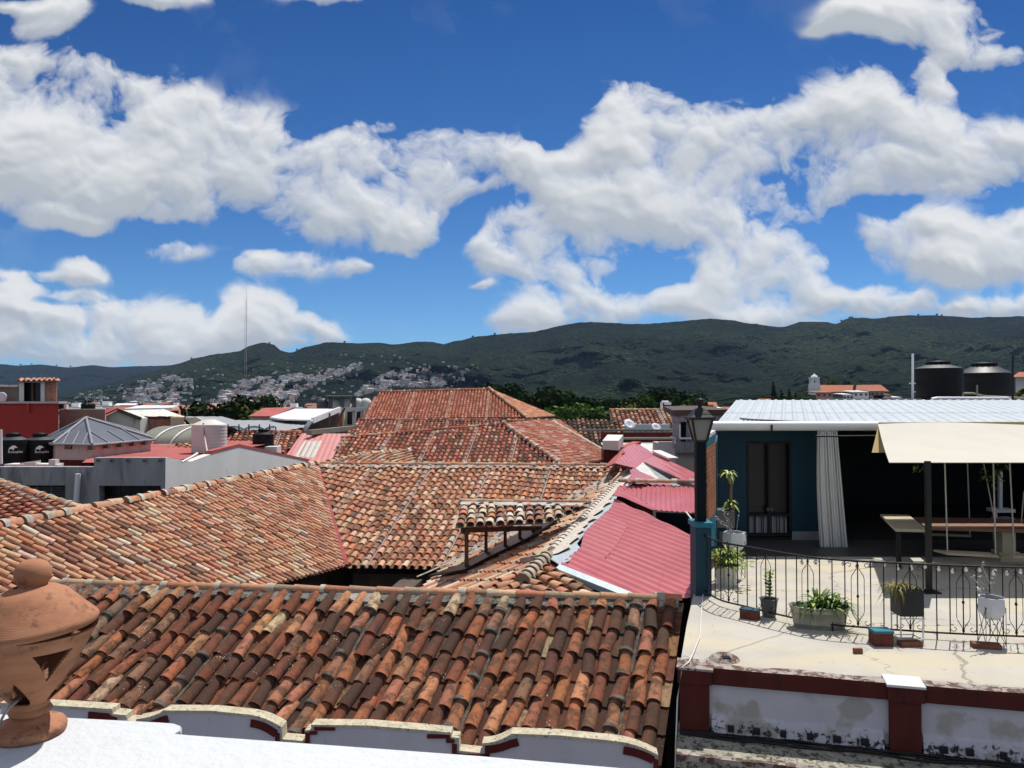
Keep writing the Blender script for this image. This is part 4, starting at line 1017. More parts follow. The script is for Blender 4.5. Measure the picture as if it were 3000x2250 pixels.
mb = MB(); pv = [P(1822, 1315, 24.8), P(1768, 1370, 22.3), P(1800, 1357, 22.1), P(1836, 1324, 24.4)]; mb.prism(pv, V((0, .03, -.05))); mb.bar(P(1822, 1314, 24.8), P(1866, 1297, 25.6), .3, .08); mb.build('side_sheet', 'red_roof_paint', t4)
t5, plq5 = redroof('red_metal_roof', 'long red metal strip roof running down to the blue lamp post', (5, 21, ZG),
    ((1920, 1333, 24.3), (1884, 1352, 23.0), (2045, 1420, 19.5)),
    ((1921, 1333), (2060, 1396), (2150, 1440), (2150, 1470), (2040, 1424), (1960, 1389), (1884, 1352)), ((1925, 1340), (2040, 1400)), s=.24, h=.015)
mb = MB(); mb.bar(PP(1924, 1331, plq5)+V((0, .1, .1)), PP(1975, 1354, plq5)+V((0, .1, .1)), .3, .05); mb.build('edge_flashing', 'white_metal', t5)
t6, plq6 = redroof('red_metal_roof', 'faded rose metal roof piece between tile ridge and grey sheet', (4, 20.5, ZG),
    ((1820, 1368, 21.8), (1862, 1374, 21.8), (1960, 1422, 19.0)),
    ((1845, 1378), (1862, 1372), (1870, 1374), (1975, 1424), (1880, 1420), (1838, 1412), (1850, 1395)), ((1860, 1380), (1950, 1420)), s=.22)
gs = thing('grey_sheet_roof', 'plain light grey sheet wedge leaning among the red metal roofs', 'roof', (4, 20, ZG))
mb = MB(); mb.prism([P(1862, 1372, 21.7), P(1884, 1354, 22.4), P(1948, 1420, 19.3), P(1935, 1420, 19.0)], V((0, 0, -.04))); mb.build('metal_sheets', 'cement_pale', gs)
mb = MB(); mb.poly([P(1884, 1358, 22.9), P(1962, 1391, 21.3), P(2050, 1440, 19.6), P(1940, 1425, 19.8)]); mb.build('dark_sheet', 'cement_grey', gs)

# ================================================================== grey building left
gb = thing('grey_cement_house', 'bare grey cement house with dark barred windows and a pale gable side wall', 'house', (-11, 24, ZG))
Yg = 22.0
c0 = P(485, 1340, Yg); c1 = P(275, 1342, Yg); c2 = P(275, 1372, Yg); c3 = P(-80, 1366, Yg)
mb = MB(); zb = ZG
# front wall with recessed openings, built as butting panels
def panel(px0, px1, yt, yb): mb.prism([P(px0, yt, Yg), P(px1, yt, Yg), P(px1, yb, Yg), P(px0, yb, Yg)], V((0, .3, 0)))
panel(-80, 275, 1368, 1422); panel(275, 485, 1341, 1423)
panel(-80, 30, 1422, 1640); panel(192, 275, 1422, 1640); panel(275, 290, 1423, 1640); panel(471, 485, 1423, 1640)
panel(30, 192, 1470, 1640); panel(290, 471, 1492, 1640)
mb.build('wall', 'cement_grey', gb)
pG = [(485, 22.0, 1341), (560, 23.1, 1352), (618, 23.9, 1330), (700, 25.1, 1309), (905, 28.6, 1352), (985, 30.3, 1352)]
mb = MB(); 
gp = []
for px, Y_, py in pG:
    t = 0; x0 = c0.x
    u = (px-1500)/F; tt = (u*22.0 - x0)/(.06-u)
    Yp = 22.0+tt; gp.append(P(px, py, Yp))
for i in range(len(gp)-1):
    a, b = gp[i], gp[i+1]; mb.quad(V((a.x, a.y, ZG)), V((b.x, b.y, ZG)), b, a)
    mb.quad(a, b, b+V((-.25, .08, 0)), a+V((-.25, .08, 0)))
mb.build('side_wall', 'gable_sunlit', gb)
mb = MB()
for i in range(2, len(gp)-2):
    mb.bar(gp[i]+V((-.1, 0, .05)), gp[i+1]+V((-.1, 0, .05)), .22, .10)
q0, q1 = gp[0], gp[3]
mb.poly([V((q0.x-.2, q0.y+.3, -1.78)), V((gp[4].x-1.0, gp[4].y-1, -1.78)), V((gp[4].x-6, gp[4].y+1, -1.78)), V((c1.x-4, 30, -1.78)), V((c1.x-.5, Yg+.3, -1.78))])
mb.poly([V((c3.x, Yg+.3, -2.05)), V((c1.x-.01, Yg+.3, -2.05)), V((c1.x-.01, 30, -2.05)), V((c3.x, 30, -2.05))])
mb.build('roof', 'red_roof_paint', gb)
mb = MB(); mb.box(P(111, 1446, Yg+.5), (1.62, .1, .5)); mb.box(P(380, 1458, Yg+.5), (1.9, .1, .75)); mb.build('window_recess', 'window_dark', gb)
for (x0, x1, y0, y1, nv, nhz) in ((30, 192, 1423, 1470, 4, 6), (290, 471, 1423, 1492, 3, 1)):
    mb = MB(); 
    for i in range(nv+1): 
        x = x0+(x1-x0)*i/nv; mb.bar(P(x, y0, Yg+.12), P(x, y1, Yg+.12), .035)
    for j in range(1, nhz+1):
        y = y0+(y1-y0)*(j/(nhz+1) if nhz > 1 else .48); mb.bar(P(x0, y, Yg+.12), P(x1, y, Yg+.12), .022)
    mb.build('window_bars', 'iron' if nhz == 1 else 'pot_grey', gb)
for x in (288, 328, 376, 424, 470):
    mb = MB(); mb.bar(P(x, 1345, Yg-.03), P(x, 1352, Yg-.03), .07, .10); mb.build('drain_spout', 'dark_wall', gb)
mb = MB(); mb.tube([P(229, 1388, Yg-.12), P(228, 1405, Yg-.12), P(222, 1490, Yg-.12), P(222, 1520, Yg-.12)], .075, 10); mb.build('downpipe', 'white_metal', gb)
mb = MB(); mb.tube([P(533, 1354, 22.4), P(560, 1340, 22.8), P(578, 1328, 23.3)], .035, 6); mb.build('drain_pipe', 'white_metal', gb)
# skylight pavilion
sk = thing('glazed_pyramid_skylight', 'pink roof turret with a pointed translucent pyramid skylight', 'skylight', P(290, 1360, 26))
ap = P(252, 1225, 26.5)
ev_ = [P(108, 1298, 26.8), P(155, 1301, 24.2), P(270, 1304, 24.0), P(455, 1288, 27.5), P(400, 1262, 31), P(180, 1262, 31)]
ctr_ = sum(ev_, V())/6
mb = MB()
for i in range(6):
    a, b = ev_[i], ev_[(i+1) % 6]; mb.add([a, b, ap], [(0, 1, 2)])
mb.build('glazing', 'skylight_sheet', sk)
mb = MB()
for i, e in enumerate(ev_): mb.tube([e+V((0, 0, .03)), ap+V((0, 0, .03))], .045, 5)
for i in range(6):
    a, b = ev_[i], ev_[(i+1) % 6]; mb.tube([a, b], .045, 5)
    for t in (.25, .5, .75):
        m_ = a.lerp(b, t); e_ = a if t < .5 else b; mb.tube([m_+V((0, 0, .02)), ap.lerp(e_ if t != .5 else m_, .55 if t == .5 else .5)+V((0, 0, .02))], .025, 4)
mb.build('glazing_bars', 'skylight_bar', sk)
mb = MB()
inn = [ctr_.lerp(e, .93) for e in ev_]
for i in range(6):
    a, b = inn[i], inn[(i+1) % 6]; mb.quad(V((a.x, a.y, -2.1)), V((b.x, b.y, -2.1)), b-V((0, 0, .02)), a-V((0, 0, .02)))
mb.build('wall', 'pink_plaster', sk)
mb = MB()
for i in (1, 2, 3):
    a, b = inn[i], inn[(i+1) % 6]; o_ = V((0, -.03, 0)); mb.quad(V((a.x, a.y, -2.1))+o_, V((b.x, b.y, -2.1))+o_, V((b.x, b.y, -1.86))+o_, V((a.x, a.y, -1.86))+o_)
mb.build('skirting', 'maroon_paint', sk)
for t in (0, .22, .42, .62, .82):
    q = ev_[2].lerp(ev_[3], t); mb = MB(); mb.box(q+V((0, -.05, -.07)), (.16, .16, .15)); mb.build('bracket', 'dark_wall', sk)
for t in (.42,):
    q = ev_[1].lerp(ev_[2], t); mb = MB(); mb.box(q+V((0, -.05, -.07)), (.16, .16, .15)); mb.build('bracket', 'dark_wall', sk)
# water tanks
def tank(name, lab, cx, yt, yb, w, Y, body_m, top_m, ribs=5, lid=True, conef=.18, logo=False, grp=None, lidm=None):
    c = P(cx, yb, Y); hgt = (yb-yt)/F*Y; r_ = w/2/F*Y
    t = thing(name, lab, 'water tank', c, grp)
    prof = [(r_*.97, 0), (r_, .03)]
    for i in range(ribs):
        z = hgt*(i+.5)/ribs*.95; prof += [(r_, z-.03), (r_*.985, z), (r_, z+.03)]
    prof += [(r_, hgt*.97), (r_*.985, hgt)]
    mb = MB(); mb.lathe(c, prof, 40, close=False); mb.build('body', body_m, t)
    mb = MB(); ch_ = r_*2*conef; mb.lathe(c, [(r_*.985, hgt), (r_*.93, hgt+ch_*.12), (r_*.40, hgt+ch_), (r_*.36, hgt+ch_*1.05)], 40, close=False); mb.build('shoulder', top_m, t)
    if lid:
        mb = MB(); mb.lathe(c, [(r_*.36, hgt+ch_*1.0), (r_*.47, hgt+ch_*1.0), (r_*.47, hgt+ch_*1.0+.05), (r_*.42, hgt+ch_*1.0+.09), (.01, hgt+ch_+.12)], 30, close=False)
        for k in range(14):
            a = 2*math.pi*k/14; mb.box(c+V((r_*.45*math.cos(a), r_*.45*math.sin(a), hgt+ch_+.03)), (.06, .06, .07), rz=a)
        mb.build('lid', lidm or 'black_plastic', t)
    else:
        mb = MB(); mb.lathe(c, [(r_*.38, hgt+ch_), (r_*.36, hgt+ch_*1.12), (.01, hgt+ch_*1.2)], 24, close=False); mb.build('lid', body_m, t)
    if logo:       # white horse-head-like swash and short word on the tank face
        cu = bpy.data.curves.new('brand_lettering', 'FONT'); cu.body = 'Rotoplas'; cu.size = r_*.27; cu.extrude = .004; cu.align_x = 'CENTER'
        tmp = bpy.data.objects.new('lettering_curve', cu); COL.objects.link(tmp)
        me_ = bpy.data.meshes.new_from_object(tmp.evaluated_get(bpy.context.evaluated_depsgraph_get())); bpy.data.objects.remove(tmp)
        to = bpy.data.objects.new('lettering', me_); COL.objects.link(to); me_.materials.clear(); me_.materials.append(MATS['white_metal'])
        az = math.atan2(c.x, c.y)
        to.parent = t; to.rotation_euler = (R(90), 0, -az + R(8 if logo == 1 else 14)); 
        dv = V((-math.sin(az - R(8)), -math.cos(az - R(8)), 0))
        to.location = dv*(r_+.012) + V((0, 0, hgt*.50))
        mb = MB(); x_ = V((math.cos(az), -math.sin(az), 0)); o_ = c + dv*(r_+.015) + V((0, 0, hgt*.66)) - x_*r_*.1
        pts = [(-.28, -.10), (-.22, .08), (-.06, .20), (.08, .17), (.20, .04), (.10, .07), (.02, .03), (-.02, -.08), (-.10, -.02), (-.18, .0)]
        mb.prism([o_ + x_*(a*r_*1.3) + V((0, 0, b*r_*1.3)) for a, b in pts], dv*.006); mb.build('emblem', 'white_metal', t)
    return t
tank('water_tank', 'black plastic water tank with white lettering at the far left edge', 38, 1288, 1362, 76, 24.3, 'black_plastic', 'black_plastic_top', ribs=2, conef=.14, logo=1)
tank('water_tank', 'black plastic water tank with white lettering next to the pink turret', 116, 1288, 1362, 74, 24.8, 'black_plastic', 'black_plastic_top', ribs=2, conef=.14, logo=2)
tank('water_tank', 'tall pinkish-white ribbed water tank on the red roof of the grey house', 613, 1244, 1326, 98, 26.5, 'tank_pink', 'tank_pink', ribs=8, lid=False, conef=.13)
tank('water_tank', 'small black water tank in front of the tiled roof beside the blue-green railing', 771, 1272, 1310, 60, 32, 'black_plastic', 'black_plastic', ribs=2, conef=.14)
mb = MB(); mb.box(P(771, 1318, 32), (1.0, .9, .25)); mb.box(P(800, 1322, 31.5), (.5, .6, .4)); tag(mb.build('tank_plinth', 'white_wall', origin=P(771, 1325, 29)), 'white block plinth under the small black water tank', 'plinth')
mb = MB(); mb.tube([P(596, 1240, 26.0), P(600, 1285, 25.8), P(606, 1318, 25.6), P(604, 1326, 25.2)], .03, 6); tag(mb.build('hose', 'tank_pink', origin=P(604, 1326, 25.2)), 'pale hose hanging down the tall pinkish water tank', 'hose')
mb = MB(); mb.box(P(100, 1362, 23.3), (1.5, .5, .08)); mb.box(P(95, 1359, 23.1), (.32, .3, .1)); mb.bar(P(60, 1358, 23), P(118, 1350, 23), .04)
tag(mb.build('plank_pile', 'white_wall', origin=P(95, 1365, 23)), 'pale planks and slabs lying beside the two lettered tanks', 'planks')
mb = MB(); mb.box(P(158, 1358, 23.1), (.2, .2, .25)); mb.box(P(160, 1364, 23.1), (.35, .25, .06))
tag(mb.build('cement_block', 'cement_pale', origin=P(158, 1366, 23.1)), 'cement block on a slab beside the pink turret base', 'block')
mb = MB(); mb.tube([P(3, 1258, 23.2), P(4, 1360, 23.2)], .04, 6); tag(mb.build('pole', 'white_metal', origin=P(4, 1360, 23.2)), 'thin white upright pipe at the far left frame edge', 'pipe')

# red house with brick stair box
rh = thing('red_wall_house', 'tall red painted house wall with a brick rooftop stair box', 'house', (-22, 36, ZG))
Yr = 36
mb = MB(); a, b = P(-120, 1181, Yr), P(172, 1181, Yr); ob = V((-4.3, 7, 0)); mb.hexa([V((a.x, Yr, ZG)), V((b.x, Yr, ZG)), V((b.x, Yr, ZG))+ob, V((a.x, Yr, ZG))+ob, a, b, b+ob, a+ob]); mb.build('wall', 'red_wall_paint', rh)
mb = MB(); mb.bar(P(-120, 1179, Yr-.05)+V((0, .3, 0)), P(174, 1179, Yr-.05)+V((0, .3, 0)), .7, .10); mb.build('coping', 'pink_plaster', rh)
mb = MB(); mb.bar(P(83, 1184, Yr-.05), P(83, 1207, Yr-.1), .12, .1, mi=0); mb.build('gutter_spout', 'red_wall_paint', rh)
sb_ = lambda x0, x1, y0, y1, Y, d, m, nm: (lambda q: q.build(nm, m, rh))((lambda q: (q.hexa([P(x0, y1, Y), P(x1, y1, Y), P(x1, y1, Y)+V((-d*.58, d, 0)), P(x0, y1, Y)+V((-d*.58, d, 0)), P(x0, y0, Y), P(x1, y0, Y), P(x1, y0, Y)+V((-d*.58, d, 0)), P(x0, y0, Y)+V((-d*.58, d, 0))]), q)[1])(MB()))
sb_(56, 70, 1120, 1178, 36.6, 1.8, 'white_wall', 'stair_pillar'); sb_(119, 131, 1120, 1178, 36.6, 1.8, 'white_wall', 'stair_pillar')
sb_(132.5, 166, 1119, 1178, 36.6, 1.9, 'brick', 'stair_brick_wall'); sb_(70.5, 118.5, 1121, 1178, 36.9, .1, 'dark_glass', 'stair_door')
mb = MB()
for i in range(2): mb.bar(P(94+i*3, 1121, 36.85), P(94+i*3, 1178, 36.85), .05)
mb.build('door_frame', 'dark_wood', rh)
plx = plane3(P(55, 1119, 36.4), P(170, 1117, 36.4), P(100, 1110, 38.5))
mb = MB(); tiles(mb, plx, [PP(*p, plx) for p in ((54, 1119), (170, 1117), (168, 1110.5), (60, 1111.5))], V((0, 1, .1)), .24, .5, [(1, (.55, .25, .17)), (1, (.6, .35, .25))], seg=4, pans=False); mb.build('stair_roof', 'tile', rh)
mb = MB(); a, b = P(-120, 1133, 38), P(55, 1133, 38); mb.prism([a, b, P(55, 1180, 38), P(-120, 1180, 38)], V((0, .2, 0))); mb.build('back_parapet', 'cement_olive', rh)
mb = MB(); mb.bar(P(-120, 1128, 37.9), P(56, 1131, 37.9), .3, .1); mb.build('back_roof_edge', 'cement_pale', rh)
mb = MB(); mb.lathe(P(3, 1166, 37.5), [(.01, -.04), (.3, 0), (.28, .03), (.01, 0)], 14, close=False, tilt=Euler((R(80), 0, 0))); tag(mb.build('satellite_dish', 'pot_white', origin=P(3, 1175, 37.5)), 'small round white dish on the red house roof at the left edge', 'dish')

def blk(name, lab, cat, x0, x1, yt, Y, d, m, zb=ZG, yb=None, sx=0.0):
    t = thing(name, lab, cat, V((P((x0+x1)/2, yt, Y).x, Y+d/2, zb)))
    mb = MB(); a, b = P(x0, yt, Y), P(x1, yt, Y); z0 = zb if yb is None else P(x0, yb, Y).z; o = V((sx or (d*b.x/Y if b.x < 0 else d*a.x/Y), d, 0))
    mb.hexa([V((a.x, Y, z0)), V((b.x, Y, z0)), V((b.x, Y, z0))+o, V((a.x, Y, z0))+o, a, b, b+o, a+o]); mb.build('wall', m, t); return t
blk('olive_cement_house', 'plain olive grey cement wall right of the red house', 'house', 174, 308, 1199, 42, 8, 'cement_olive')
tank('water_tank', 'small black tank right behind the red house corner', 184, 1184, 1199, 26, 44, 'black_plastic', 'black_plastic', ribs=1)
tank('water_tank', 'small black tank on top of the olive cement wall', 258, 1184, 1199, 38, 44, 'black_plastic', 'black_plastic', ribs=1)
mb = MB(); mb.box(P(194, 1192, 41.9), (.14, .2, .26)); tag(mb.build('post', 'white_metal', origin=P(194, 1199, 41.9)), 'stubby white post beside the small tank behind the red house', 'post')
# gable cream-grey house
gg = thing('grey_gable_house', 'pale grey gable end wall with a dark edge line behind the skylight', 'house', P(360, 1240, 45)); 
mb = MB(); pts = [P(311, 1240, 45), P(411, 1270, 45), P(411, 1225, 45), P(345, 1201, 45), P(311, 1217, 45)]
pts = [V((P(311, 1240, 45).x, 45, ZG)), V((P(411, 1240, 45).x, 45, ZG)), P(411, 1226, 45), P(345, 1202, 45), P(311, 1218, 45)]
mb.prism(pts, V((0, 6, 0))); mb.build('wall', 'cement_pale', gg)
mb = MB(); mb.prism([P(309, 1216, 44.8), P(345, 1200, 44.8), P(338, 1197, 48), P(309, 1199, 48)], V((0, 0, .1))); mb.build('roof', 'red_roof_paint', gg)
mb = MB(); mb.bar(P(345, 1201, 44.9), P(413, 1227, 44.9), .15, .18); mb.build('verge', 'dark_wall', gg)
gt = blk('white_awning_house', 'low house under a thin white awning roof left of the dark trees', 'house', 360, 432, 1207, 56, 6, 'cement_pale')
mb = MB(); a, b = P(362, 1202, 55), P(505, 1199, 55); mb.hexa([a, b, P(522, 1192, 60), P(410, 1193, 60), a+V((0, 0, .12)), b+V((0, 0, .12)), P(522, 1192, 60)+V((0, 0, .12)), P(410, 1193, 60)+V((0, 0, .12))]); mb.build('awning_roof', 'white_metal', gt)
mb = MB(); mb.bar(P(473, 1197, 54.9), P(473, 1222, 54.9), .3, .2); mb.build('awning_pillar', 'white_wall', gt)
mb = MB(); mb.prism([P(432, 1206, 58), P(520, 1203, 58), P(520, 1225, 58), P(432, 1225, 58)], V((0, .2, 0))); mb.prism([P(430, 1207, 55.9), P(455, 1207, 55.9), P(455, 1222, 55.9), P(430, 1222, 55.9)], V((0, -.05, 0))); mb.build('dark_opening', 'window_dark', gt)
bh = blk('broken_brick_house', 'low rough brick wall with crumbling top in front of the white awning', 'house', 411, 517, 1226, 46, 4, 'brick')
mb = MB()
for i in range(22): mb.box(P(413+i*5, 1224-rnd.random()*2, 46.1), (.1+rnd.random()*.1, .3, .12)); 
mb.build('broken_tiles', 'rust_block', bh)
yh = blk('yellow_wall_house', 'patchy yellow wall beside the rough brick wall', 'house', 500, 540, 1222, 44.8, 4, 'cream_plaster')
ghs = thing('grey_sheet_hall', 'wide low pale grey sheet roofs with gable front behind the tall pinkish tank', 'house', P(640, 1240, 44))
mb = MB(); mb.prism([P(570, 1255, 43), P(540, 1225, 43), P(575, 1222, 43.2), P(615, 1242, 43.3)], V((0, .2, 0))); mb.build('gable', 'cream_plaster', ghs)
plz = plane3(P(545, 1221, 52), P(650, 1221, 54), P(620, 1245, 43))
mb = MB(); corrugated(mb, plz, [PP(*p, plz) for p in ((543, 1221), (650, 1221), (690, 1232), (900, 1232), (890, 1252), (840, 1262), (560, 1262), (556, 1240))], V((.2, 1, .1)), .4, .03); mb.build('metal_sheets', 'grey_fiber', ghs)
mb = MB(); a, b = P(560, 1262, 41.5), P(880, 1258, 42); mb.quad(V((a.x, a.y, ZG)), V((b.x, b.y, ZG)), b, a); mb.build('wall', 'cement_pale', ghs)
# ornate railing
orn = thing('ornamental_railing', 'blue-green wavy ornamental railing on the ridge behind the small black tank', 'railing', P(740, 1266, 33))
Yo = 36; mb = MB()
def wave(x): return 1258 - 9*abs(math.sin((x-655)/60*math.pi/1.0))**.8
pts = [P(x, wave(x), Yo) for x in range(664, 808, 3)]
mb.tube(pts, .028, 5); mb.tube([p-V((0, 0, .06)) for p in pts], .015, 4); mb.tube([P(664, 1266, Yo), P(808, 1266, Yo)], .022, 4); mb.build('top_rail', 'teal_bright', orn)
for x in (668, 700, 729, 760, 790, 808):
    mb = MB(); mb.bar(P(x, 1243 if x < 808 else 1250, Yo), P(x, 1266, Yo), .05); mb.build('post', 'teal_bright', orn)
mb = MB()
for x in range(672, 806, 5):
    mb.tube([P(x, 1266, Yo), P(x+2.5, 1262, Yo), P(x, 1258, Yo), P(x, wave(x), Yo)], .009, 3, cap=False)
    mb.tube([P(x+1, 1260, Yo), P(x+4, 1264, Yo)], .008, 3, cap=False)
mb.build('scrollwork', 'teal_paint', orn)
# tile roof behind it (two small planes) and barrel tunnel
tr = thing('red_tiled_house', 'small dark red tiled roof under the ornamental railing', 'house', P(750, 1290, 31))
plt_ = plane3(P(665, 1267, 36), P(880, 1267, 36), P(760, 1312, 33.8))
mb = MB(); tiles(mb, plt_, [PP(*p, plt_) for p in ((660, 1266), (884, 1268), (840, 1330), (640, 1330))], V((-.2, 1, .5)), .24, .36, PAL_B, seg=4, pans=False, mort_every=10); mb.build('roof_slope', 'tile', tr)
mb = MB(); ridge_row(mb, PP(660, 1266, plt_), PP(884, 1268, plt_), .11, .42, PAL_B, mprob=.4); mb.build('ridge_cap', 'tile', tr)
body(tr, (PP(640, 1330, plt_), PP(840, 1330, plt_)), depth=2)
tr2 = thing('small_tiled_house', 'sliver of brown tiled roof left of the tall pinkish tank', 'house', P(545, 1320, 29))
plu = plane3(P(500, 1300, 31), P(566, 1296, 31), P(540, 1325, 29))
mb = MB(); tiles(mb, plu, [PP(*p, plu) for p in ((470, 1322), (545, 1298), (568, 1302), (600, 1340), (470, 1340))], V((-.2, 1, .5)), .24, .36, PAL_B, seg=4, pans=False); mb.build('roof_slope', 'tile', tr2)
body(tr2, (PP(470, 1340, plu), PP(600, 1340, plu)), depth=1.5, drop=.5)
tn = thing('curved_skylight_roof', 'dull brown barrel-shaped translucent roof with two white hoops', 'roof', P(480, 1310, 33))
mb = MB(); vs = []; ns = 12
for s_ in (0, 1):
    for k in range(ns+1):
        t = math.pi*k/ns; yb, yt = 1303, 1254; x = (408, 600)[s_]
        b_ = P(x, 1303, 32.0); zt = P(x, 1253, 32.0).z; hh = zt-b_.z
        vs.append(V((b_.x, 32.0 + 2.2*(1-math.cos(t)), b_.z + hh*math.sin(t))))
mb.add(vs, [(k, k+1, ns+1+k+1, ns+1+k) for k in range(ns)], 0, None, True); mb.build('shell', 'cement_olive', tn)
for x in (446, 500):
    mb = MB(); b_ = P(x, 1303, 32); hh = P(x, 1253, 32).z-b_.z; mb.tube([V((b_.x + .55*math.sin(t*.5), 31.98+2.2*(1-math.cos(t)), b_.z+hh*math.sin(t)+.03)) for t in [math.pi*k/16 for k in range(10)]], .04, 5); mb.build('hoop', 'white_metal', tn)
mb = MB(); mb.bar(P(430, 1305, 31.6), P(560, 1302, 31.6), .5, .06); mb.build('gutter', 'grey_fiber', tn)
# big pink sheet roof with clear strips
pk_ = thing('pink_metal_roof', 'faded pink corrugated roof with a pale translucent patch', 'roof', P(910, 1345, 30))
plp = plane3(P(858, 1272, 41), P(1030, 1272, 41.4), P(920, 1345, 36))
mb = MB(); corrugated(mb, plp, [PP(*p, plp) for p in ((856, 1270), (1035, 1271), (985, 1352), (815, 1352))], PP(900, 1272, plp)-PP(858, 1345, plp), .26, .018); mb.build('metal_sheets', 'pink_metal', pk_)
mb = MB(); corrugated(mb, plp, [PP(*p, plp)+plp[1]*.06 for p in ((892, 1293), (945, 1292), (918, 1343), (862, 1335))], PP(900, 1272, plp)-PP(858, 1345, plp), .26, .02); mb.build('clear_sheets', 'clear_panel', pk_)
body(pk_, (PP(815, 1352, plp), PP(985, 1352, plp)), depth=4, drop=.5)
# white awning roofs, shed and columned house beyond
wa = thing('white_sheet_roof', 'big bright white sheet awning sloping down on a slanted white strut', 'roof', P(900, 1235, 50))
mb = MB(); q = [P(790, 1222, 50), P(836, 1228, 47), P(915, 1230, 46), P(996, 1198, 55), P(865, 1197, 58)]; mb.prism(q, V((0, 0, -.08))); mb.build('sheet', 'white_metal', wa)
mb = MB(); mb.bar(P(912, 1231, 46), P(892, 1260, 46), .22); mb.bar(P(915, 1232, 46.2), P(996, 1199, 55), .15, .35); mb.build('strut', 'white_metal', wa)
mb = MB(); mb.prism([P(835, 1230, 50), P(990, 1212, 55), P(990, 1262, 55), P(835, 1262, 50)], V((0, .2, 0))); mb.build('shade_wall', 'dark_wall', wa)
rr_ = thing('red_sheet_roof', 'dull red sheet roof behind the bright white awning', 'roof', P(790, 1220, 60))
mb = MB(); mb.prism([P(728, 1219, 58), P(800, 1219, 58), P(862, 1193, 66), P(772, 1195, 66)], V((0, 0, -.1))); mb.build('sheet', 'red_roof_paint', rr_)
mb = MB(); mb.prism([P(735, 1221, 59), P(800, 1221, 59), P(800, 1240, 59), P(735, 1240, 59)], V((0, 3, 0))); mb.build('wall', 'white_wall', rr_)
chs = blk('columned_house', 'cream house with white columns and dark openings left of the largest hip roof', 'house', 1000, 1100, 1200, 62, 5, 'cream_plaster')
for x in (1016, 1040, 1064):
    mb = MB(); mb.bar(P(x+10, 1206, 61.9), P(x+10, 1243, 61.9), .45, .1); mb.build('opening', 'window_dark', chs)
for x in (1004, 1038, 1062): mb = MB(); mb.bar(P(x, 1200, 61.6), P(x, 1245, 61.6), .28); mb.build('column', 'white_wall', chs)
mb = MB(); mb.bar(P(996, 1199, 61.3), P(1100, 1198, 61.3), .4, .25); mb.build('cornice', 'white_wall', chs)
mb = MB(); mb.prism([P(916, 1232, 56), P(1004, 1215, 56), P(1004, 1262, 56), P(916, 1262, 56)], V((0, .3, 0))); tag(mb.build('brick_wall', 'brick', origin=P(960, 1262, 56)), 'rough brown brick wall under the bright white awning', 'wall')
mb = MB()
for x in (966, 990): mb.bar(P(x, 1210, 50), P(x-3, 1250, 50), .1)
mb.bar(P(1010, 1195, 50), P(982, 1250, 50), .12); tag(mb.build('timber_prop', 'dark_wood', origin=P(980, 1252, 50)), 'leaning timber props beside the bright white awning', 'timber')
bc = thing('dark_canopy', 'flat black canopy on posts above white domed tanks', 'canopy', P(1000, 1195, 75))
mb = MB(); mb.hexa([P(950, 1163, 75), P(1045, 1163, 75), P(1030, 1160, 80), P(960, 1160, 80), P(950, 1161, 75), P(1045, 1161, 75), P(1030, 1158, 80), P(960, 1158, 80)]); mb.build('roof', 'iron', bc)
for x in (968, 1002, 1038): mb = MB(); mb.bar(P(x, 1162, 75.5), P(x, 1200, 75.5), .35); mb.build('post', 'pot_grey', bc)
for i, x in enumerate((945, 985, 1010, 1048, 1072)):
    c = P(x, 1196, 78); r_ = 17/F*78
    t = thing('domed_tank', 'white domed tank standing under the flat black canopy', 'water tank', c, 'white domed tanks under the canopy')
    mb = MB(); mb.lathe(c, [(r_, 0), (r_, r_*.9), (r_*.85, r_*1.35), (r_*.5, r_*1.65), (.02, r_*1.75)], 18, close=False); mb.build('body', 'white_wall' if i else 'pot_grey', t)
mb = MB(); mb.bar(P(905, 1267, 40), P(1060, 1251, 46), .3, .25); mb.prism([P(905, 1268, 40.2), P(1058, 1254, 46.2), P(1058, 1290, 46.2), P(905, 1275, 40.2)], V((0, .2, 0)))
tag(mb.build('boundary_wall', 'cement_olive', origin=P(980, 1275, 43)), 'low wall with pale coping behind the faded pink roof', 'wall')
# ================================================================== terrace building on the right
ZF = -2.9
tb = thing('terrace_building', 'old building with cream roof terrace, dark red pillars and damp white cornice panels', 'building', (4, 9, ZF))
E = [Pz(2037, 1716, ZF), Pz(2012, 1830, ZF), Pz(1991, 1955, ZF)]
capA, capB = Pz(1991, 1955, ZF), Pz(3350, 2066, ZF)
mb = MB(); fl_ = [E[0], E[1], capA, capB, V((14, capB.y, ZF)), V((14, 16.2, ZF)), V((4.3, 16.2, ZF)), V((2.95, 12.3, ZF))]
mb.poly(fl_); mb.build('terrace_floor', 'terrace_floor', tb)
nP = (capB-capA).normalized().cross(V((0, 0, 1))); nP = nP if nP.y < 0 else -nP
dP = (capB-capA).normalized()
def C(t, z=0.0, out=0.0): return capA + dP*t + V((0, 0, z)) + nP*out
LT = (capB-capA).length
mb = MB()     # uneven cap
prev = None; k = 0; t = 0
while t < LT:
    z = .035 + .012*noise.noise(V((t*1.3, 0, 5))); w0 = -.16 + .05*noise.noise(V((t*2.1, 4, 1))); q = (C(t, .006, w0), C(t, z, w0+.05), C(t, z-.008, .03), C(t, z-.06, .045), C(t, -.055, 0))
    if prev:
        for i in range(4): mb.add([prev[i], q[i], q[i+1], prev[i+1]], [(0, 1, 2, 3)], 0 if i < 2 else 1)
    prev = q; t += .10
mb.build('cap', ['worn_cap', 'damp_red'], tb)
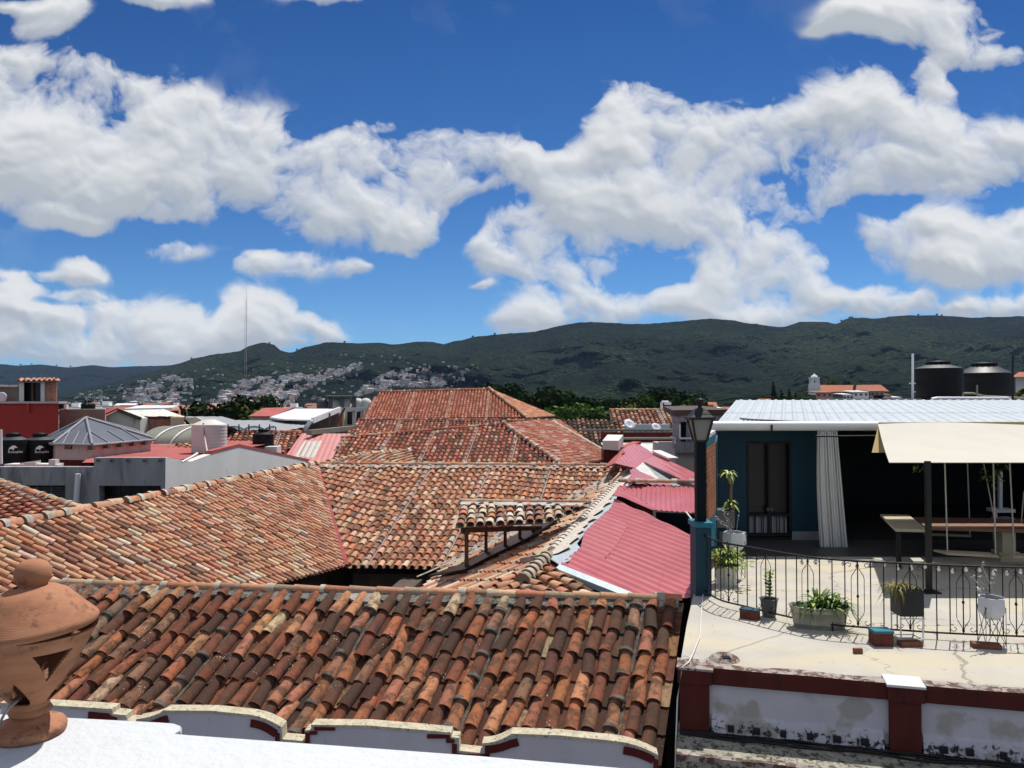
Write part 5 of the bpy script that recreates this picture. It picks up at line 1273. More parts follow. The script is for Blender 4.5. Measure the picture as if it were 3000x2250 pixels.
mb = MB(); mb.hexa([C(0, -.14, -.1), C(LT, -.14, -.1), C(LT, -.14, .05), C(0, -.14, .05), C(0, -.02, -.1), C(LT, -.02, -.1), C(LT, -.02, .05), C(0, -.02, .05)]); mb.build('cap_band', 'damp_red', tb)
def tpx(px):      # parameter along the wall for an image column
    pl = (capA, nP.copy()); q = PP(px, 2000, pl); return (q-capA).dot(dP)
mb = MB()
for (a, b) in ((2078, 2602), (2694, 3350)):
    ta, t2_ = tpx(a), tpx(b); mb.hexa([C(ta, -.64, -.2), C(t2_, -.64, -.2), C(t2_, -.64, .0), C(ta, -.64, .0), C(ta, -.14, -.2), C(t2_, -.14, -.2), C(t2_, -.14, 0), C(ta, -.14, 0)]); mb.build('cornice_panel', 'damp_panel', tb); mb = MB()
mb = MB()     # low ridge with mould at panel foot
for (a, b) in ((2084, 2598), (2700, 3350)):
    ta, t2_ = tpx(a), tpx(b); prev = None; t = ta
    while t < t2_:
        o_ = .035 + .012*noise.noise(V((t*3, 1, 1))); z = -.46 + .012*noise.noise(V((t*4, 7, 1)))
        q = (C(t, z, .001), C(t, z-.03, o_), C(t, -.64, o_+.03))
        if prev:
            for i in range(2): mb.quad(prev[i], q[i], q[i+1], prev[i+1])
        prev = q; t += .05
    mb.build('panel_foot', 'damp_panel', tb); mb = MB()
for i, (a, b) in enumerate(((1990, 2078), (2602, 2694))):
    ta, t2_ = (0 if i == 0 else tpx(a)), tpx(b)
    mb = MB(); mb.hexa([C(ta, -.68, -.2), C(t2_, -.68, -.2), C(t2_, -.68, .06), C(ta, -.68, .06), C(ta, -.14, -.2), C(t2_, -.14, -.2), C(t2_, -.14, .06), C(ta, -.14, .06)]); mb.build('pillar', 'damp_red', tb)
    mb = MB(); mb.hexa([C(ta-.02, -.14, -.15), C(t2_+.03, -.14, -.15), C(t2_+.03, -.14, .08), C(ta-.02, -.14, .08), C(ta-.02, .03, -.15), C(t2_+.03, .03, -.15), C(t2_+.02, .0, .08), C(ta-.02, .0, .08)]); mb.build('pillar_head', 'damp_red', tb)
    mb = MB(); mb.hexa([C(ta-.03, .0, -.17), C(t2_+.04, .0, -.17), C(t2_+.04, .004, .09), C(ta-.03, .004, .09), C(ta-.03, .048, -.17), C(t2_+.04, .048, -.17), C(t2_+.04, .028, .09), C(ta-.03, .028, .09)]); mb.build('pillar_cap', 'worn_cap' if i == 0 else 'white_wall', tb)
hole_px = [2140, 2214, 2292, 2370, 2447, 2528, 2757, 2832, 2930]
for px in hole_px:
    t_ = tpx(px)
    mb = MB(); mb.box(C(t_, -.58, .068), (.05+rnd.random()*.03, .03, .065), rz=math.atan2(dP.y, dP.x)); mb.build('drain_hole', 'window_dark', tb)
mb = MB(); mb.hexa([C(-.02, -.84, -.2), C(LT, -.84, -.2), C(LT, -.84, .52), C(-.02, -.84, .52), C(-.02, -.66, -.2), C(LT, -.66, -.2), C(LT, -.69, .52), C(-.02, -.69, .52)]); mb.build('ledge', 'mossy_ledge', tb)
mb = MB()
prev = None; t = -.02
while t < LT:
    q = (C(t, -.684, .51), C(t, -.695+.006*math.sin(t*9), .55), C(t, -.76, .54)); 
    if prev:
        for i in range(2): mb.quad(prev[i], q[i], q[i+1], prev[i+1])
    prev = q; t += .12
mb.build('ledge_lip', 'worn_cap', tb)
mb = MB(); mb.hexa([C(0, ZG-ZF, -.3), C(LT, ZG-ZF, -.3), C(LT, ZG-ZF, .40), C(0, ZG-ZF, .40), C(0, -.84, -.3), C(LT, -.84, -.3), C(LT, -.84, .40), C(0, -.84, .40)]); mb.build('facade', 'damp_red', tb)
mb = MB()    # side wall down the gap
for a, b in ((E[0], E[1]), (E[1], capA)): mb.quad(V((b.x, b.y, ZG)), V((a.x, a.y, ZG)), a-V((0, 0, .01)), b-V((0, 0, .01)))
mb.quad(V((2.95, 12.3, ZG)), V((E[0].x, E[0].y, ZG)), E[0], V((2.95, 12.3, ZF)));
for a, b in ((V((2.95, 12.3, ZF)), V((4.3, 16.2, ZF))),): mb.quad(V((a.x, a.y, ZG)), V((b.x, b.y, ZG)), b, a)
mb.build('side_wall', 'dark_wall', tb)
for j, (z, o_, r_) in enumerate(((-.645, .10, .012), (-.65, .13, .010), (-.655, .16, .014), (-.65, .075, .009))):
    mb = MB(); mb.tube([C(LT*i/40, z + .012*math.sin(i*.7+j), o_ + .02*math.sin(i*.45+j*2)) for i in range(41)], r_, 5)
    tag(mb.build('cable', 'wire_black', origin=C(LT/2, z, o_)), 'black cable of the bundle lying on the mossy ledge below the cornice', 'cable', 'black cables on the ledge')
mb = MB(); pts = [Pz(2060, 1738, ZF+.02), Pz(2054, 1800, ZF+.02), Pz(2050, 1866, ZF+.02), Pz(2028, 1920, ZF+.03), C(.10, .06, -.02), C(.03, .03, .07), C(-.02, -.3, .12), C(-.04, -.8, .14), C(-.05, -1.4, .14)]
mb.tube(pts, .009, 5); tag(mb.build('cable', 'wire_white', origin=pts[0]), 'thin white cable running along the left edge of the cream terrace', 'cable')
mb = MB(); c = Pz(2122, 1932, ZF)
mb.lathe(c, [(.17, 0), (.15, .03), (.10, .055), (.05, .03), (.045, 0)], 18, close=False); mb.box(c+V((0, -.08, .03)), (.09, .08, .05), 1); tag(mb.build('drain_mound', ['worn_cap', 'window_dark'], origin=c), 'crumbling little cement drain mound near the terrace corner', 'drain')

# lamp post on the pillar
lpY = 11.75
lp0 = P(2058, 1535, lpY)
pil = thing('lamp_pillar', 'blue-green painted masonry pillar under the street lamp', 'pillar', Pz(2062, 1716, ZF))
mb = MB(); a, b = P(2038, 1545, lpY-.25), P(2084, 1545, lpY-.25); zb = ZF-.4
mb.hexa([V((a.x, a.y, zb)), V((b.x, b.y, zb)), V((b.x, b.y+.36, zb)), V((a.x, a.y+.36, zb)), a, b, b+V((0, .36, 0)), a+V((0, .36, 0))]); mb.build('shaft', 'teal_paint', pil)
mb = MB(); z1 = a.z; mb.box(((a.x+b.x)/2, a.y+.18, z1+.035), (b.x-a.x+.05, .42, .07)); mb.build('cap', 'teal_bright', pil)
lpst = thing('street_lamp', 'black classic street lamp with tapered frosted glass head on the blue pillar', 'lamp', V(((a.x+b.x)/2, a.y+.18, z1+.07)))
lx, lY = (a.x+b.x)/2, a.y+.18; s_ = lY/F
def zl(py): return P(2060, py, lY).z
mb = MB(); mb.box((lx, lY, (zl(1292)+z1+.07)/2), (28*s_, 28*s_, zl(1292)-z1-.07)); mb.build('post', 'lamp_teal', lpst)
def frust(mb, z0, w0, z1_, w1, mi=0): mb.hexa([V((lx+i*w0/2, lY+j*w0/2, z0)) for i, j in ((-1, -1), (1, -1), (1, 1), (-1, 1))] + [V((lx+i*w1/2, lY+j*w1/2, z1_)) for i, j in ((-1, -1), (1, -1), (1, 1), (-1, 1))], mi)
m, nt, b_ = newmat('frosted_glass'); b_.inputs['Base Color'].default_value = (.26, .255, .24, 1); b_.inputs['Roughness'].default_value = .35
mb = MB(); frust(mb, zl(1290), 30*s_, zl(1228), 58*s_); mb.build('glass', 'frosted_glass', lpst)
mb = MB()
for i, j in ((-1, -1), (1, -1), (1, 1), (-1, 1)):
    mb.bar(V((lx+i*16*s_, lY+j*16*s_, zl(1291))), V((lx+i*30*s_, lY+j*30*s_, zl(1226))), .03)
frust(mb, zl(1295), 34*s_, zl(1289), 34*s_); mb.build('frame', 'lamp_black', lpst)
mb = MB(); frust(mb, zl(1229), 74*s_, zl(1222), 74*s_); frust(mb, zl(1222), 66*s_, zl(1212), 48*s_); frust(mb, zl(1212), 50*s_, zl(1196), 22*s_); mb.build('hood', 'lamp_black', lpst)
mb = MB(); mb.lathe(V((lx, lY, zl(1197))), [(8*s_, 0), (5*s_, .03), (10*s_, 12*s_), (14*s_, 24*s_), (12*s_, 28*s_), (4*s_, 30*s_), (3*s_, 36*s_), (.002, 40*s_)], 16, close=False); mb.build('finial', 'lamp_black', lpst)
# brick side screen wall between pillar and house
bw = thing('brick_side_wall', 'narrow orange brick wall with blue-green trim between lamp and house', 'wall', V((3.1, 12.6, ZF)))
ang = R(20); dv = V((math.sin(ang), math.cos(ang), 0))
q0 = V(((2071-1500)/F*12.5, 12.5, 0))
def along(px): 
    u = (px-1500)/F; t = (u*q0.y - q0.x)/(dv.x - u*dv.y); return q0 + dv*t
s0, s1 = along(2071), along(2097)
def zr(py, y): return P(2080, py, y).z
def facez(pxs, pys, mname, nm, off_=0.0):
    mb = MB(); pts = []
    for px, py in zip(pxs, pys):
        q = along(px); pts.append(V((q.x, q.y, zr(py, q.y))) + V((-dv.y, dv.x, 0))*-off_)
    mb.prism(pts, V((-.10, .04, 0))); mb.build(nm, mname, bw)
facez((2071, 2096, 2096, 2072), (1312, 1292, 1500, 1528), 'brick_orange', 'brickwork')
facez((2071, 2096, 2096, 2071), (1288, 1270, 1290, 1310), 'teal_bright', 'trim'); facez((2071, 2096, 2096, 2071), (1276, 1260, 1269, 1287), 'white_wall', 'coping')
facez((2072, 2096, 2096, 2072), (1530, 1502, 1600, 1600), 'teal_bright', 'base')
mb = MB(); mb.hexa([V((3.62, 14.1, ZG)), V((3.74, 14.06, ZG)), V((4.30, 16.0, ZG)), V((4.2, 16.05, ZG)), V((3.62, 14.1, -.75)), V((3.74, 14.06, -.75)), V((4.30, 16.0, -.6)), V((4.2, 16.05, -.6))]); mb.build('rear_wall', 'teal_paint', bw)

# house pavilion
hp = thing('blue_house', 'dark blue rooftop house open at the front under a ribbed pale metal roof', 'house', (8, 17, ZF))
ex0 = P(2086, 1248, 15.45); ex1 = V((13.0, 15.45, ex0.z)); cdir = V((.36, 1, .074)); Lr = 7.6
top0 = ex0 + cdir*(Lr/1.063); top1 = ex1 + cdir*(Lr/1.063)+V((3, 0, 0))
plH = plane3(ex0, ex1, top0)
mb = MB(); corrugated(mb, plH, [ex0+V((-.02, -.12, 0)), ex1+V((0, -.12, 0)), top1, top0], cdir, .24, .020, rib=True); mb.build('roof', 'zinc', hp)
mb = MB()
for i in range(2, 3):
    t_ = i/5 + .02*math.sin(i*3); a = ex0.lerp(top0, t_); b = ex1.lerp(top1, t_); mb.bar(a+V((0, 0, .018)), b+V((0, 0, .018)), .02, .006)
mb.build('roof_seams', 'cement_pale', hp)
mb = MB(); gy = 15.30; g0, g1 = P(2087, 1248, gy), P(2572, 1248, gy)
pr = []
for a in range(0, 361, 20): pr.append((math.cos(R(a)+math.pi)*.105, math.sin(R(a)+math.pi)*.095))
vs = [V((x, gy+dy, g0.z+dz)) for x in (g0.x, g1.x) for dy, dz in pr]; n_ = len(pr)
mb.add(vs, [(i, i+1, n_+i+1, n_+i) for i in range(n_-1)], 0, None, True)
mb.add([V((g0.x, gy+dy, g0.z+dz)) for dy, dz in pr[:-1]], [tuple(range(n_-1))]); mb.build('gutter', 'white_metal', hp)
mb = MB(); mb.bar(P(2261, 1244, gy-.13), P(2261, 1268, gy-.13), .03); mb.build('gutter_bracket', 'iron', hp)
mb = MB(); mb.tube([P(2168, 1226, 15.9), P(2200, 1229, 15.9), P(2300, 1234, 15.7), P(2400, 1238, 15.6)], .02, 5)
for i in range(5): mb.tube([P(2172+i*12, 1227+i*.5, 15.9), P(2180+i*12, 1232+i*.4, 15.7)], .012, 4)
tag(mb.build('bent_rod', 'pot_grey', origin=P(2280, 1234, 15.8)), 'thin dark metal lattice rod lying on the pale metal roof edge', 'rod')
wy = 16.1
wl = P(2090, 1300, wy).x; wr_ = P(2400, 1300, wy).x; dl, dr_ = P(2186, 1300, wy).x, P(2318, 1300, wy).x; dt = P(2200, 1292, wy).z
mb = MB()
def wbox(x0, x1, z0, z1, y0=wy, d=.2, mm=mb): mm.box(((x0+x1)/2, y0+d/2, (z0+z1)/2), (x1-x0, d, z1-z0))
zt_ = ex0.z + .02
wbox(wl, dl, ZF+.18, zt_); wbox(dr_, wr_, ZF+.18, zt_); wbox(dl, dr_, dt, zt_); mb.build('wall', 'teal_paint', hp)
mb = MB(); wbox(wl, dl, ZF, ZF+.18, wy-.02, .2, mb); mb.build('skirting', 'cement_grey', hp); mb = MB(); wbox(dr_, wr_, ZF, ZF+.18, wy-.02, .2, mb); mb.build('skirting', 'cement_grey', hp)
mb = MB(); wbox(dl, dr_, ZF, dt, wy+.12, .05, mb); mb.build('door', 'dark_glass', hp)
dpt = [o for o in bpy.data.objects if o.name == 'door' and o.parent == hp][0]; 
mb = MB(); px0, px1 = P(2192, 1500, wy).x, P(2310, 1500, wy).x
zA, zB = P(2200, 1513, wy).z, P(2200, 1562, wy).z
for i in range(5):
    x0 = px0 + (px1-px0)*i/5; wbox(x0+.012, x0+(px1-px0)/5-.012, zB, zA, wy+.07, .03, mb)
mb.build('door_panel', 'cement_grey', hp)
mb = MB()
for x in (dl+.03, dr_-.03, (dl+dr_)/2): mb.bar(V((x, wy+.02, ZF)), V((x, wy+.02, dt)), .05)
for z in (zA+.03, zB-.03, dt-.03, ZF+.03): mb.bar(V((dl, wy+.018, z)), V((dr_, wy+.018, z)), .05)
for i in range(1, 6): x = dl+(dr_-dl)*i/6; mb.bar(V((x, wy+.01, ZF+.05)), V((x, wy+.01, zA)), .016)
mb.build('door_frame', 'iron', hp)
mb = MB()
for s2 in (-1, 1): mb.lathe(V(((dl+dr_)/2+.035*s2, wy-.02, P(2250, 1493, wy).z)), [(.001, -.05), (.035, -.03), (.045, 0), (.035, .03), (.001, .05)], 10, close=False)
mb.build('door_knob', 'pot_grey', hp)
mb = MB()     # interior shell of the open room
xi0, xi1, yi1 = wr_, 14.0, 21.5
mb.quad(V((4.0, 14.42, ZF+.004)), V((xi1, 14.25, ZF+.004)), V((xi1, wy, ZF+.004)), V((4.25, wy, ZF+.004)), 1)  # dark floor patch painting in the roof's shade, up to its shadow line
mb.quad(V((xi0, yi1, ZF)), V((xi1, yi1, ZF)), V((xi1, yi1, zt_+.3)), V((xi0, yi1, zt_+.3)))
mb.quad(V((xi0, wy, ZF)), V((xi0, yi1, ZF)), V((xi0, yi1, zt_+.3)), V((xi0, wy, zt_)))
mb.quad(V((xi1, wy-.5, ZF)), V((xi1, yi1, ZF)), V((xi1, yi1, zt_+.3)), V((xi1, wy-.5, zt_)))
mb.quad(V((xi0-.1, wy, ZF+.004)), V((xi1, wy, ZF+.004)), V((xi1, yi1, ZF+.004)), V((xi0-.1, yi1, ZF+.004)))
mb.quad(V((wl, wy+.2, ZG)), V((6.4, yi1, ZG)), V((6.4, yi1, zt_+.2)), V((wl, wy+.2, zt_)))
mb.build('interior_wall', ['interior', 'shaded_floor'], hp)
# curtain
cu_ = thing('curtain', 'long white pleated curtain gathered at the edge of the open room', 'curtain', P(2430, 1606, 15.25))
mb = MB(); nx, nz = 84, 12; tl_, tr_, bl_, br_ = (2394, 1252), (2452, 1252), (2402, 1606), (2484, 1610)
vs = []
for j in range(nz+1):
    v_ = j/nz
    for i in range(nx+1):
        t = i/nx; pxx = (tl_[0]*(1-t)+tr_[0]*t)*(1-v_) + (bl_[0]*(1-t)+br_[0]*t)*v_ - 5*math.sin(v_*math.pi)*(1-t)
        pyy = 1252*(1-v_) + (1606+4*t)*v_
        ph = t*2*math.pi*9 + .8*math.sin(v_*2+t*7)
        vs.append(P(pxx, pyy, 15.3 + (.045+.02*math.sin(t*17))*math.sin(ph)))
mb.add(vs, [(j*(nx+1)+i, j*(nx+1)+i+1, (j+1)*(nx+1)+i+1, (j+1)*(nx+1)+i) for j in range(nz) for i in range(nx)], 0, None, True); mb.build('cloth', 'curtain_cloth', cu_)
mb = MB(); mb.tube([P(2390, 1278, 15.1), P(2455, 1278, 15.1), P(2570, 1277, 15.1)], .018, 6); mb.build('rod', 'iron', cu_)

# awning
aw = thing('cloth_awning', 'large cream cloth awning stretched along the front of the blue house roof', 'awning', P(2800, 1300, 13))
yF_, yB_ = 12.2, 14.95
def awp(t, s):
    x0 = P(2572, 1242, yB_).x*(1-s) + P(2605, 1354, yF_).x*s; x1 = 12.5
    zb_ = P(2572, 1242, yB_).z; zf_ = P(2605, 1355, yF_).z
    x = x0+(x1-x0)*t; y = yB_*(1-s)+yF_*s
    z = zb_*(1-s)+zf_*s - .05*math.sin(math.pi*s) + .03*math.sin(t*7)*(1-s)
    return V((x, y, z))
mb = MB(); n1_, n2_ = 40, 10
for o_ in (0, -.012):
    vs = [awp(i/n1_, j/n2_)+V((0, 0, o_)) for j in range(n2_+1) for i in range(n1_+1)]
    mb.add(vs, [(j*(n1_+1)+i, j*(n1_+1)+i+1, (j+1)*(n1_+1)+i+1, (j+1)*(n1_+1)+i) for j in range(n2_) for i in range(n1_)], 0, None, True)
mb.build('canopy', 'cloth_cream', aw)
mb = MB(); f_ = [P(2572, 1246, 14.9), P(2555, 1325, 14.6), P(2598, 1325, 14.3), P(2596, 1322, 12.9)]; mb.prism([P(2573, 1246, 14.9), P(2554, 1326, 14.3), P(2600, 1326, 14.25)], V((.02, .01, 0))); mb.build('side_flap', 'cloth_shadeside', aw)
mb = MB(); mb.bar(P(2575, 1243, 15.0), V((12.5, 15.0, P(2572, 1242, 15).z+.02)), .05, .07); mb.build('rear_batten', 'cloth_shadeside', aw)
mb = MB(); pb_ = Pz(2722, 1735, ZF); mb.bar(pb_, V((pb_.x, pb_.y, awp(.1, .8).z-.02)), .07, .07); mb.box(pb_+V((0, 0, .01)), (.25, .25, .02)); mb.build('post', 'iron', aw)
# furniture
tbY = 14.3
tbl = thing('long_wooden_table', 'long brown wooden bar table on a pale pedestal in the open room', 'table', Pz(2945, 1640, ZF))
pb2 = Pz(2945, 1640, ZF); tz = P(2800, 1518, 15.2).z
mb = MB(); q = [Pz(2672, 1515, tz), Pz(2712, 1543, tz), Pz(3300, 1560, tz), Pz(3300, 1524, tz)]; mb.prism([p for p in q], V((0, 0, -.06))); mb.build('top', 'wood_brown', tbl)
mb = MB(); mb.box((pb2.x, pb2.y, (ZF+tz)/2), (.24, .24, tz-ZF-.13)); mb.box((pb2.x, pb2.y, ZF+.05), (.42, .42, .1)); mb.box((pb2.x, pb2.y, ZF+.14), (.32, .32, .06)); mb.build('pedestal', 'wood_cream', tbl)
tb2 = thing('cream_table', 'cream plank table top with one dark leg left of the long brown table', 'table', Pz(2668, 1690, ZF))
tz2 = P(2650, 1530, 13.9).z
mb = MB(); q = [Pz(2579, 1506, tz2), Pz(2624, 1549, tz2), Pz(2716, 1551, tz2), Pz(2662, 1508, tz2)]; mb.prism(q, V((0, 0, -.05))); mb.build('top', 'wood_cream', tb2)
mb = MB(); lg = Pz(2668, 1680, ZF); mb.bar(V((lg.x, lg.y+.4, ZF)), V((lg.x, lg.y+.4, tz2-.05)), .065); mb.build('leg', 'iron', tb2)
cn = thing('white_balance_scale_stand', 'white column stand with crosspieces behind the long brown table', 'stand', P(2930, 1560, 16))
mb = MB(); mb.bar(P(2930, 1382, 16), P(2930, 1490, 16), .065); mb.build('column', 'pot_white', cn)
mb = MB(); mb.box(P(2932, 1494, 16), (.42, .3, .07)); mb.box(P(2940, 1520, 16), (.32, .3, .06)); mb.bar(P(2915, 1500, 16), P(2915, 1620, 16), .06); mb.build('shelf', 'pot_white', cn)
def swing(lab, xl, xr, ytop, yb, Y, seatpx):
    t = thing('rope_swing', lab, 'swing', P((xl+xr)/2, yb, Y), 'rope swings in the open room')
    for x, xt in ((xl[1], xl[0]), (xr[1], xr[0])): mb = MB(); mb.tube([P(xt, ytop, Y), P((x+xt)/2, (ytop+yb)/2, Y), P(x, yb, Y)], .012, 5); mb.build('rope', 'rope', t)
    return t
def swing2(lab, ropes, seat, Y):
    t = thing('rope_swing', lab, 'swing', P(seat[0], seat[2], Y), 'rope swings in the open room')
    for (xt, xb, yb) in ropes: mb = MB(); mb.tube([P(xt, 1350, Y), P(xb, yb, Y)], .013, 5); mb.build('rope', 'rope', t)
    x0, x1, y0, y1, dp = seat
    mb = MB(); a, b = P(x0, y0, Y-dp/2), P(x1, y1, Y-dp/2); mb.hexa([a, b, b+V((0, dp, 0)), a+V((-.06, dp, 0)), a+V((0, 0, .035)), b+V((0, 0, .035)), b+V((0, dp, .035)), a+V((-.06, dp, .035))]); mb.build('seat', 'wood_cream', t)
swing2('rope swing with a cream plank seat nearest to the pedestal', ((2768, 2776, 1618), (2910, 2917, 1628)), (2774, 2926, 1626, 1634, .30), 13.2)
swing2('rope swing with a thin bar seat behind the awning post', ((2708, 2716, 1560), (2834, 2842, 1568)), (2724, 2846, 1569, 1574, .12), 15.6)
swing2('rope swing cut by the right frame edge', ((2958, 2972, 1628), (3070, 3080, 1632)), (2968, 3090, 1635, 1638, .28), 13.4)
mb = MB(); mb.tube([P(2882, 1358, 14.2), P(2915, 1530, 14.2)], .01, 5); mb.tube([P(3000, 1440, 14.6), P(2992, 1530, 14.6)], .01, 5); tag(mb.build('rope', 'rope', origin=P(2890, 1450, 14.2)), 'slanting loose ropes hanging behind the swings', 'rope')

# leaves helper
def blade(mb, base, d, L_, w, droop, col, n=5, fold=.15):
    d = d.normalized(); side = d.cross(V((0, 0, 1)))
    side = side.normalized() if side.length > .01 else V((1, 0, 0))
    vs = []; 
    for i in range(n+1):
        t = i/n; p = base + d*L_*t - V((0, 0, droop*L_*t*t)); ww_ = w*math.sin(math.pi*min(1, .12+.88*t))**.7*(1 if t < .98 else .1)
        vs += [p - side*ww_/2 + V((0, 0, fold*ww_)), p, p + side*ww_/2 + V((0, 0, fold*ww_))]
    fs = []
    for i in range(n): k = i*3; fs += [(k, k+1, k+4, k+3), (k+1, k+2, k+5, k+4)]
    mb.add(vs, fs, 0, col, True)
def gcol(a, b): t = rnd.random(); k = rnd.uniform(.8, 1.2); return tuple((x+(y-x)*t)*k for x, y in zip(a, b))
G1, G2, GY = (.05, .12, .02), (.12, .25, .035), (.34, .42, .07)
# hanging vines inside
for px, py in ((2700, 1372), (2890, 1390), (2925, 1372), (2915, 1400)):
    mb = MB(); c = P(px, py, 14.0)
    for i in range(16): blade(mb, c+V((rnd.gauss(0, .05), rnd.gauss(0, .05), rnd.gauss(0, .06))), V((rnd.gauss(0, 1), rnd.gauss(0, 1), rnd.gauss(0, .6))), .09, .05, .4, gcol(G1, G2), 2)
    tag(mb.build('hanging_vine', 'leaf', origin=c), 'small dark green vine bunch hanging under the awning among the ropes', 'vine', 'vines under the awning')

# ---------------------------------------------------------------- railing
rt = [(2052, 1561), (2104, 1586), (2190, 1602), (2294, 1620), (2407, 1636), (2542, 1645), (2768, 1656), (3000, 1663), (3250, 1668)]
path = [Pz(x, y, ZF+.9) for x, y in rt]
def smooth(pts, n=8):
    out = []
    for i in range(len(pts)-1):
        p0, p1, p2, p3 = pts[max(i-1, 0)], pts[i], pts[i+1], pts[min(i+2, len(pts)-1)]
        for k in range(n):
            t = k/n; out.append(.5*((2*p1) + (p2-p0)*t + (2*p0-5*p1+4*p2-p3)*t*t + (3*p1-p0-3*p2+p3)*t**3))
    out.append(pts[-1]); return out
path = smooth(path)
cum = [0]
for i in range(1, len(path)): cum.append(cum[-1] + (path[i]-path[i-1]).length)
def at_(s):
    for i in range(1, len(cum)):
        if cum[i] >= s or i == len(cum)-1:
            t = (s-cum[i-1])/(cum[i]-cum[i-1]); return path[i-1].lerp(path[i], t), (path[i]-path[i-1]).normalized()
rl = thing('iron_railing', 'curved black wrought iron railing with scrolls along the terrace edge', 'railing', (path[20].x, path[20].y, ZF))
mb = MB(); mb.tube(path, .014, 6); mb.build('top_rail', 'iron', rl)
mb = MB(); mb.tube([p-V((0, 0, .82)) for p in path], .012, 6); mb.build('bottom_rail', 'iron', rl)
s = .03; i = 0
while s < cum[-1]:
    p, d = at_(s); p0 = V((p.x, p.y, ZF+.08)); p1 = V((p.x, p.y, ZF+.9)); mb = MB()
    mb.tube([p0, p1], .0075, 5)
    k = i % 4
    if k == 2:
        for zc in (.12, .46, .84): mb.lathe(V((p.x, p.y, ZF+zc)), [(.007, -.022), (.017, -.008), (.017, .008), (.007, .022)], 6, close=False)
        for sg in (-1, 1):
            o_ = d*sg; mb.tube([V((p.x, p.y, ZF+.84)), V((p.x, p.y, ZF+.79)) + o_*.02, V((p.x, p.y, ZF+.72))+o_*.065, V((p.x, p.y, ZF+.68))+o_*.075, V((p.x, p.y, ZF+.28))+o_*.075, V((p.x, p.y, ZF+.24))+o_*.065, V((p.x, p.y, ZF+.17))+o_*.02, V((p.x, p.y, ZF+.12))], .0045, 4)
    if k in (1, 3):
        sg = 1 if k == 1 else -1
        for zc, f_ in ((.84, 1), (.14, -1)):
            cpt = V((p.x, p.y, ZF+zc)) + d*sg*.045
            mb.tube([cpt + d*(-sg)*math.cos(a)*r_ + V((0, 0, f_*math.sin(a)*r_)) for a, r_ in [(t*.55, .042-.0032*t) for t in range(10)]], .0045, 4)
    if k == 0 and i % 8 == 0: mb.tube([V((p.x, p.y, ZF)), p0], .010, 5)
    mb.build('baluster', 'iron', rl)
    s += .148; i += 1

# ---------------------------------------------------------------- pots and blocks
def pot(t, c, r0_, r1_, h, m, rim=.01):
    mb = MB(); mb.lathe(c, [(r0_, 0), (r0_, .005), (r1_, h), (r1_+rim, h), (r1_+rim, h+rim), (r1_-.012, h+rim), (r1_-.02, h-.03)], 28, close=False); mb.lathe(c, [(.001, h-.025), (r1_-.018, h-.03)], 28, 1, close=False); mb.build('pot', [m, 'soil'], t)
# bushy yellow-green plant by the pillar
c = Pz(2128, 1712, ZF)
t = thing('potted_plant', 'bushy yellow-green plant in a pale round pot at the curved end of the railing', 'plant', c); pot(t, c, .15, .19, .30, 'cement_pale')
mb = MB()
for i in range(420):
    a, r_ = rnd.random()*6.28, abs(rnd.gauss(0, .17)); blade(mb, c+V((r_*math.cos(a)*1.2, r_*math.sin(a), .30+rnd.random()*.28*(1-r_))), V((math.cos(a), math.sin(a), rnd.uniform(-.4, 1.2))), .10, .035, .5, gcol((.10, .18, .02), (.34, .44, .05)), 3)
mb.build('foliage', 'leaf', t)
c = Pz(2170, 1775, ZF) # trailing side
# small leggy plant in grey bucket
c = Pz(2253, 1806, ZF); t = thing('potted_plant', 'small leggy green plant in a grey bucket pot on the terrace ledge', 'plant', c); pot(t, c, .085, .115, .235, 'pot_grey')
mb = MB()
for st in range(3):
    a = st*2.1; top_ = c+V((.05*math.cos(a), .05*math.sin(a), .26)); mb2 = None
    for k in range(9):
        z = .24 + k*.045
        for q in range(4): 
            an = rnd.random()*6.28; blade(mb, c+V((.03*math.cos(a)*k/4, .03*math.sin(a)*k/4, z)), V((math.cos(an), math.sin(an), .7)), .075, .03, .3, gcol(G1, G2) if k < 6 else gcol(G2, GY), 3)
mb.build('foliage', 'leaf', t)
mb = MB(); mb.tube([c+V((0, 0, .2)), c+V((.02, 0, .45)), c+V((.01, 0, .62))], .012, 5); mb.build('stem', 'trunk', t)
# galvanised tub
c = Pz(2400, 1838, ZF); t = thing('planted_tub', 'long galvanised oval tub planted with arching green spider plants', 'plant', c)
def oval(mb, prof, mi=0, n=36, rz=-.16):
    vs = []; fs = []
    for (rx, ry, z) in prof:
        for k in range(n):
            a = 2*math.pi*k/n; x, y = rx*math.copysign(abs(math.cos(a))**.85, math.cos(a)), ry*math.copysign(abs(math.sin(a))**.85, math.sin(a))
            vs.append(c+V((x*math.cos(rz)-y*math.sin(rz), x*math.sin(rz)+y*math.cos(rz), z)))
    for i in range(len(prof)-1):
        for k in range(n): fs.append((i*n+k, i*n+(k+1) % n, (i+1)*n+(k+1) % n, (i+1)*n+k))
    mb.add(vs, fs, mi, None, True)
mb = MB(); oval(mb, [(.31, .135, 0), (.315, .14, .05), (.322, .147, .055), (.318, .144, .065), (.345, .165, .20), (.352, .172, .205), (.348, .168, .215), (.365, .185, .27), (.375, .195, .275), (.372, .19, .285), (.355, .175, .28), (.34, .16, .22)]); oval(mb, [(.001, .001, .235), (.345, .165, .235)], 1); mb.build('tub', ['galvanised', 'soil'], t)
mb = MB()
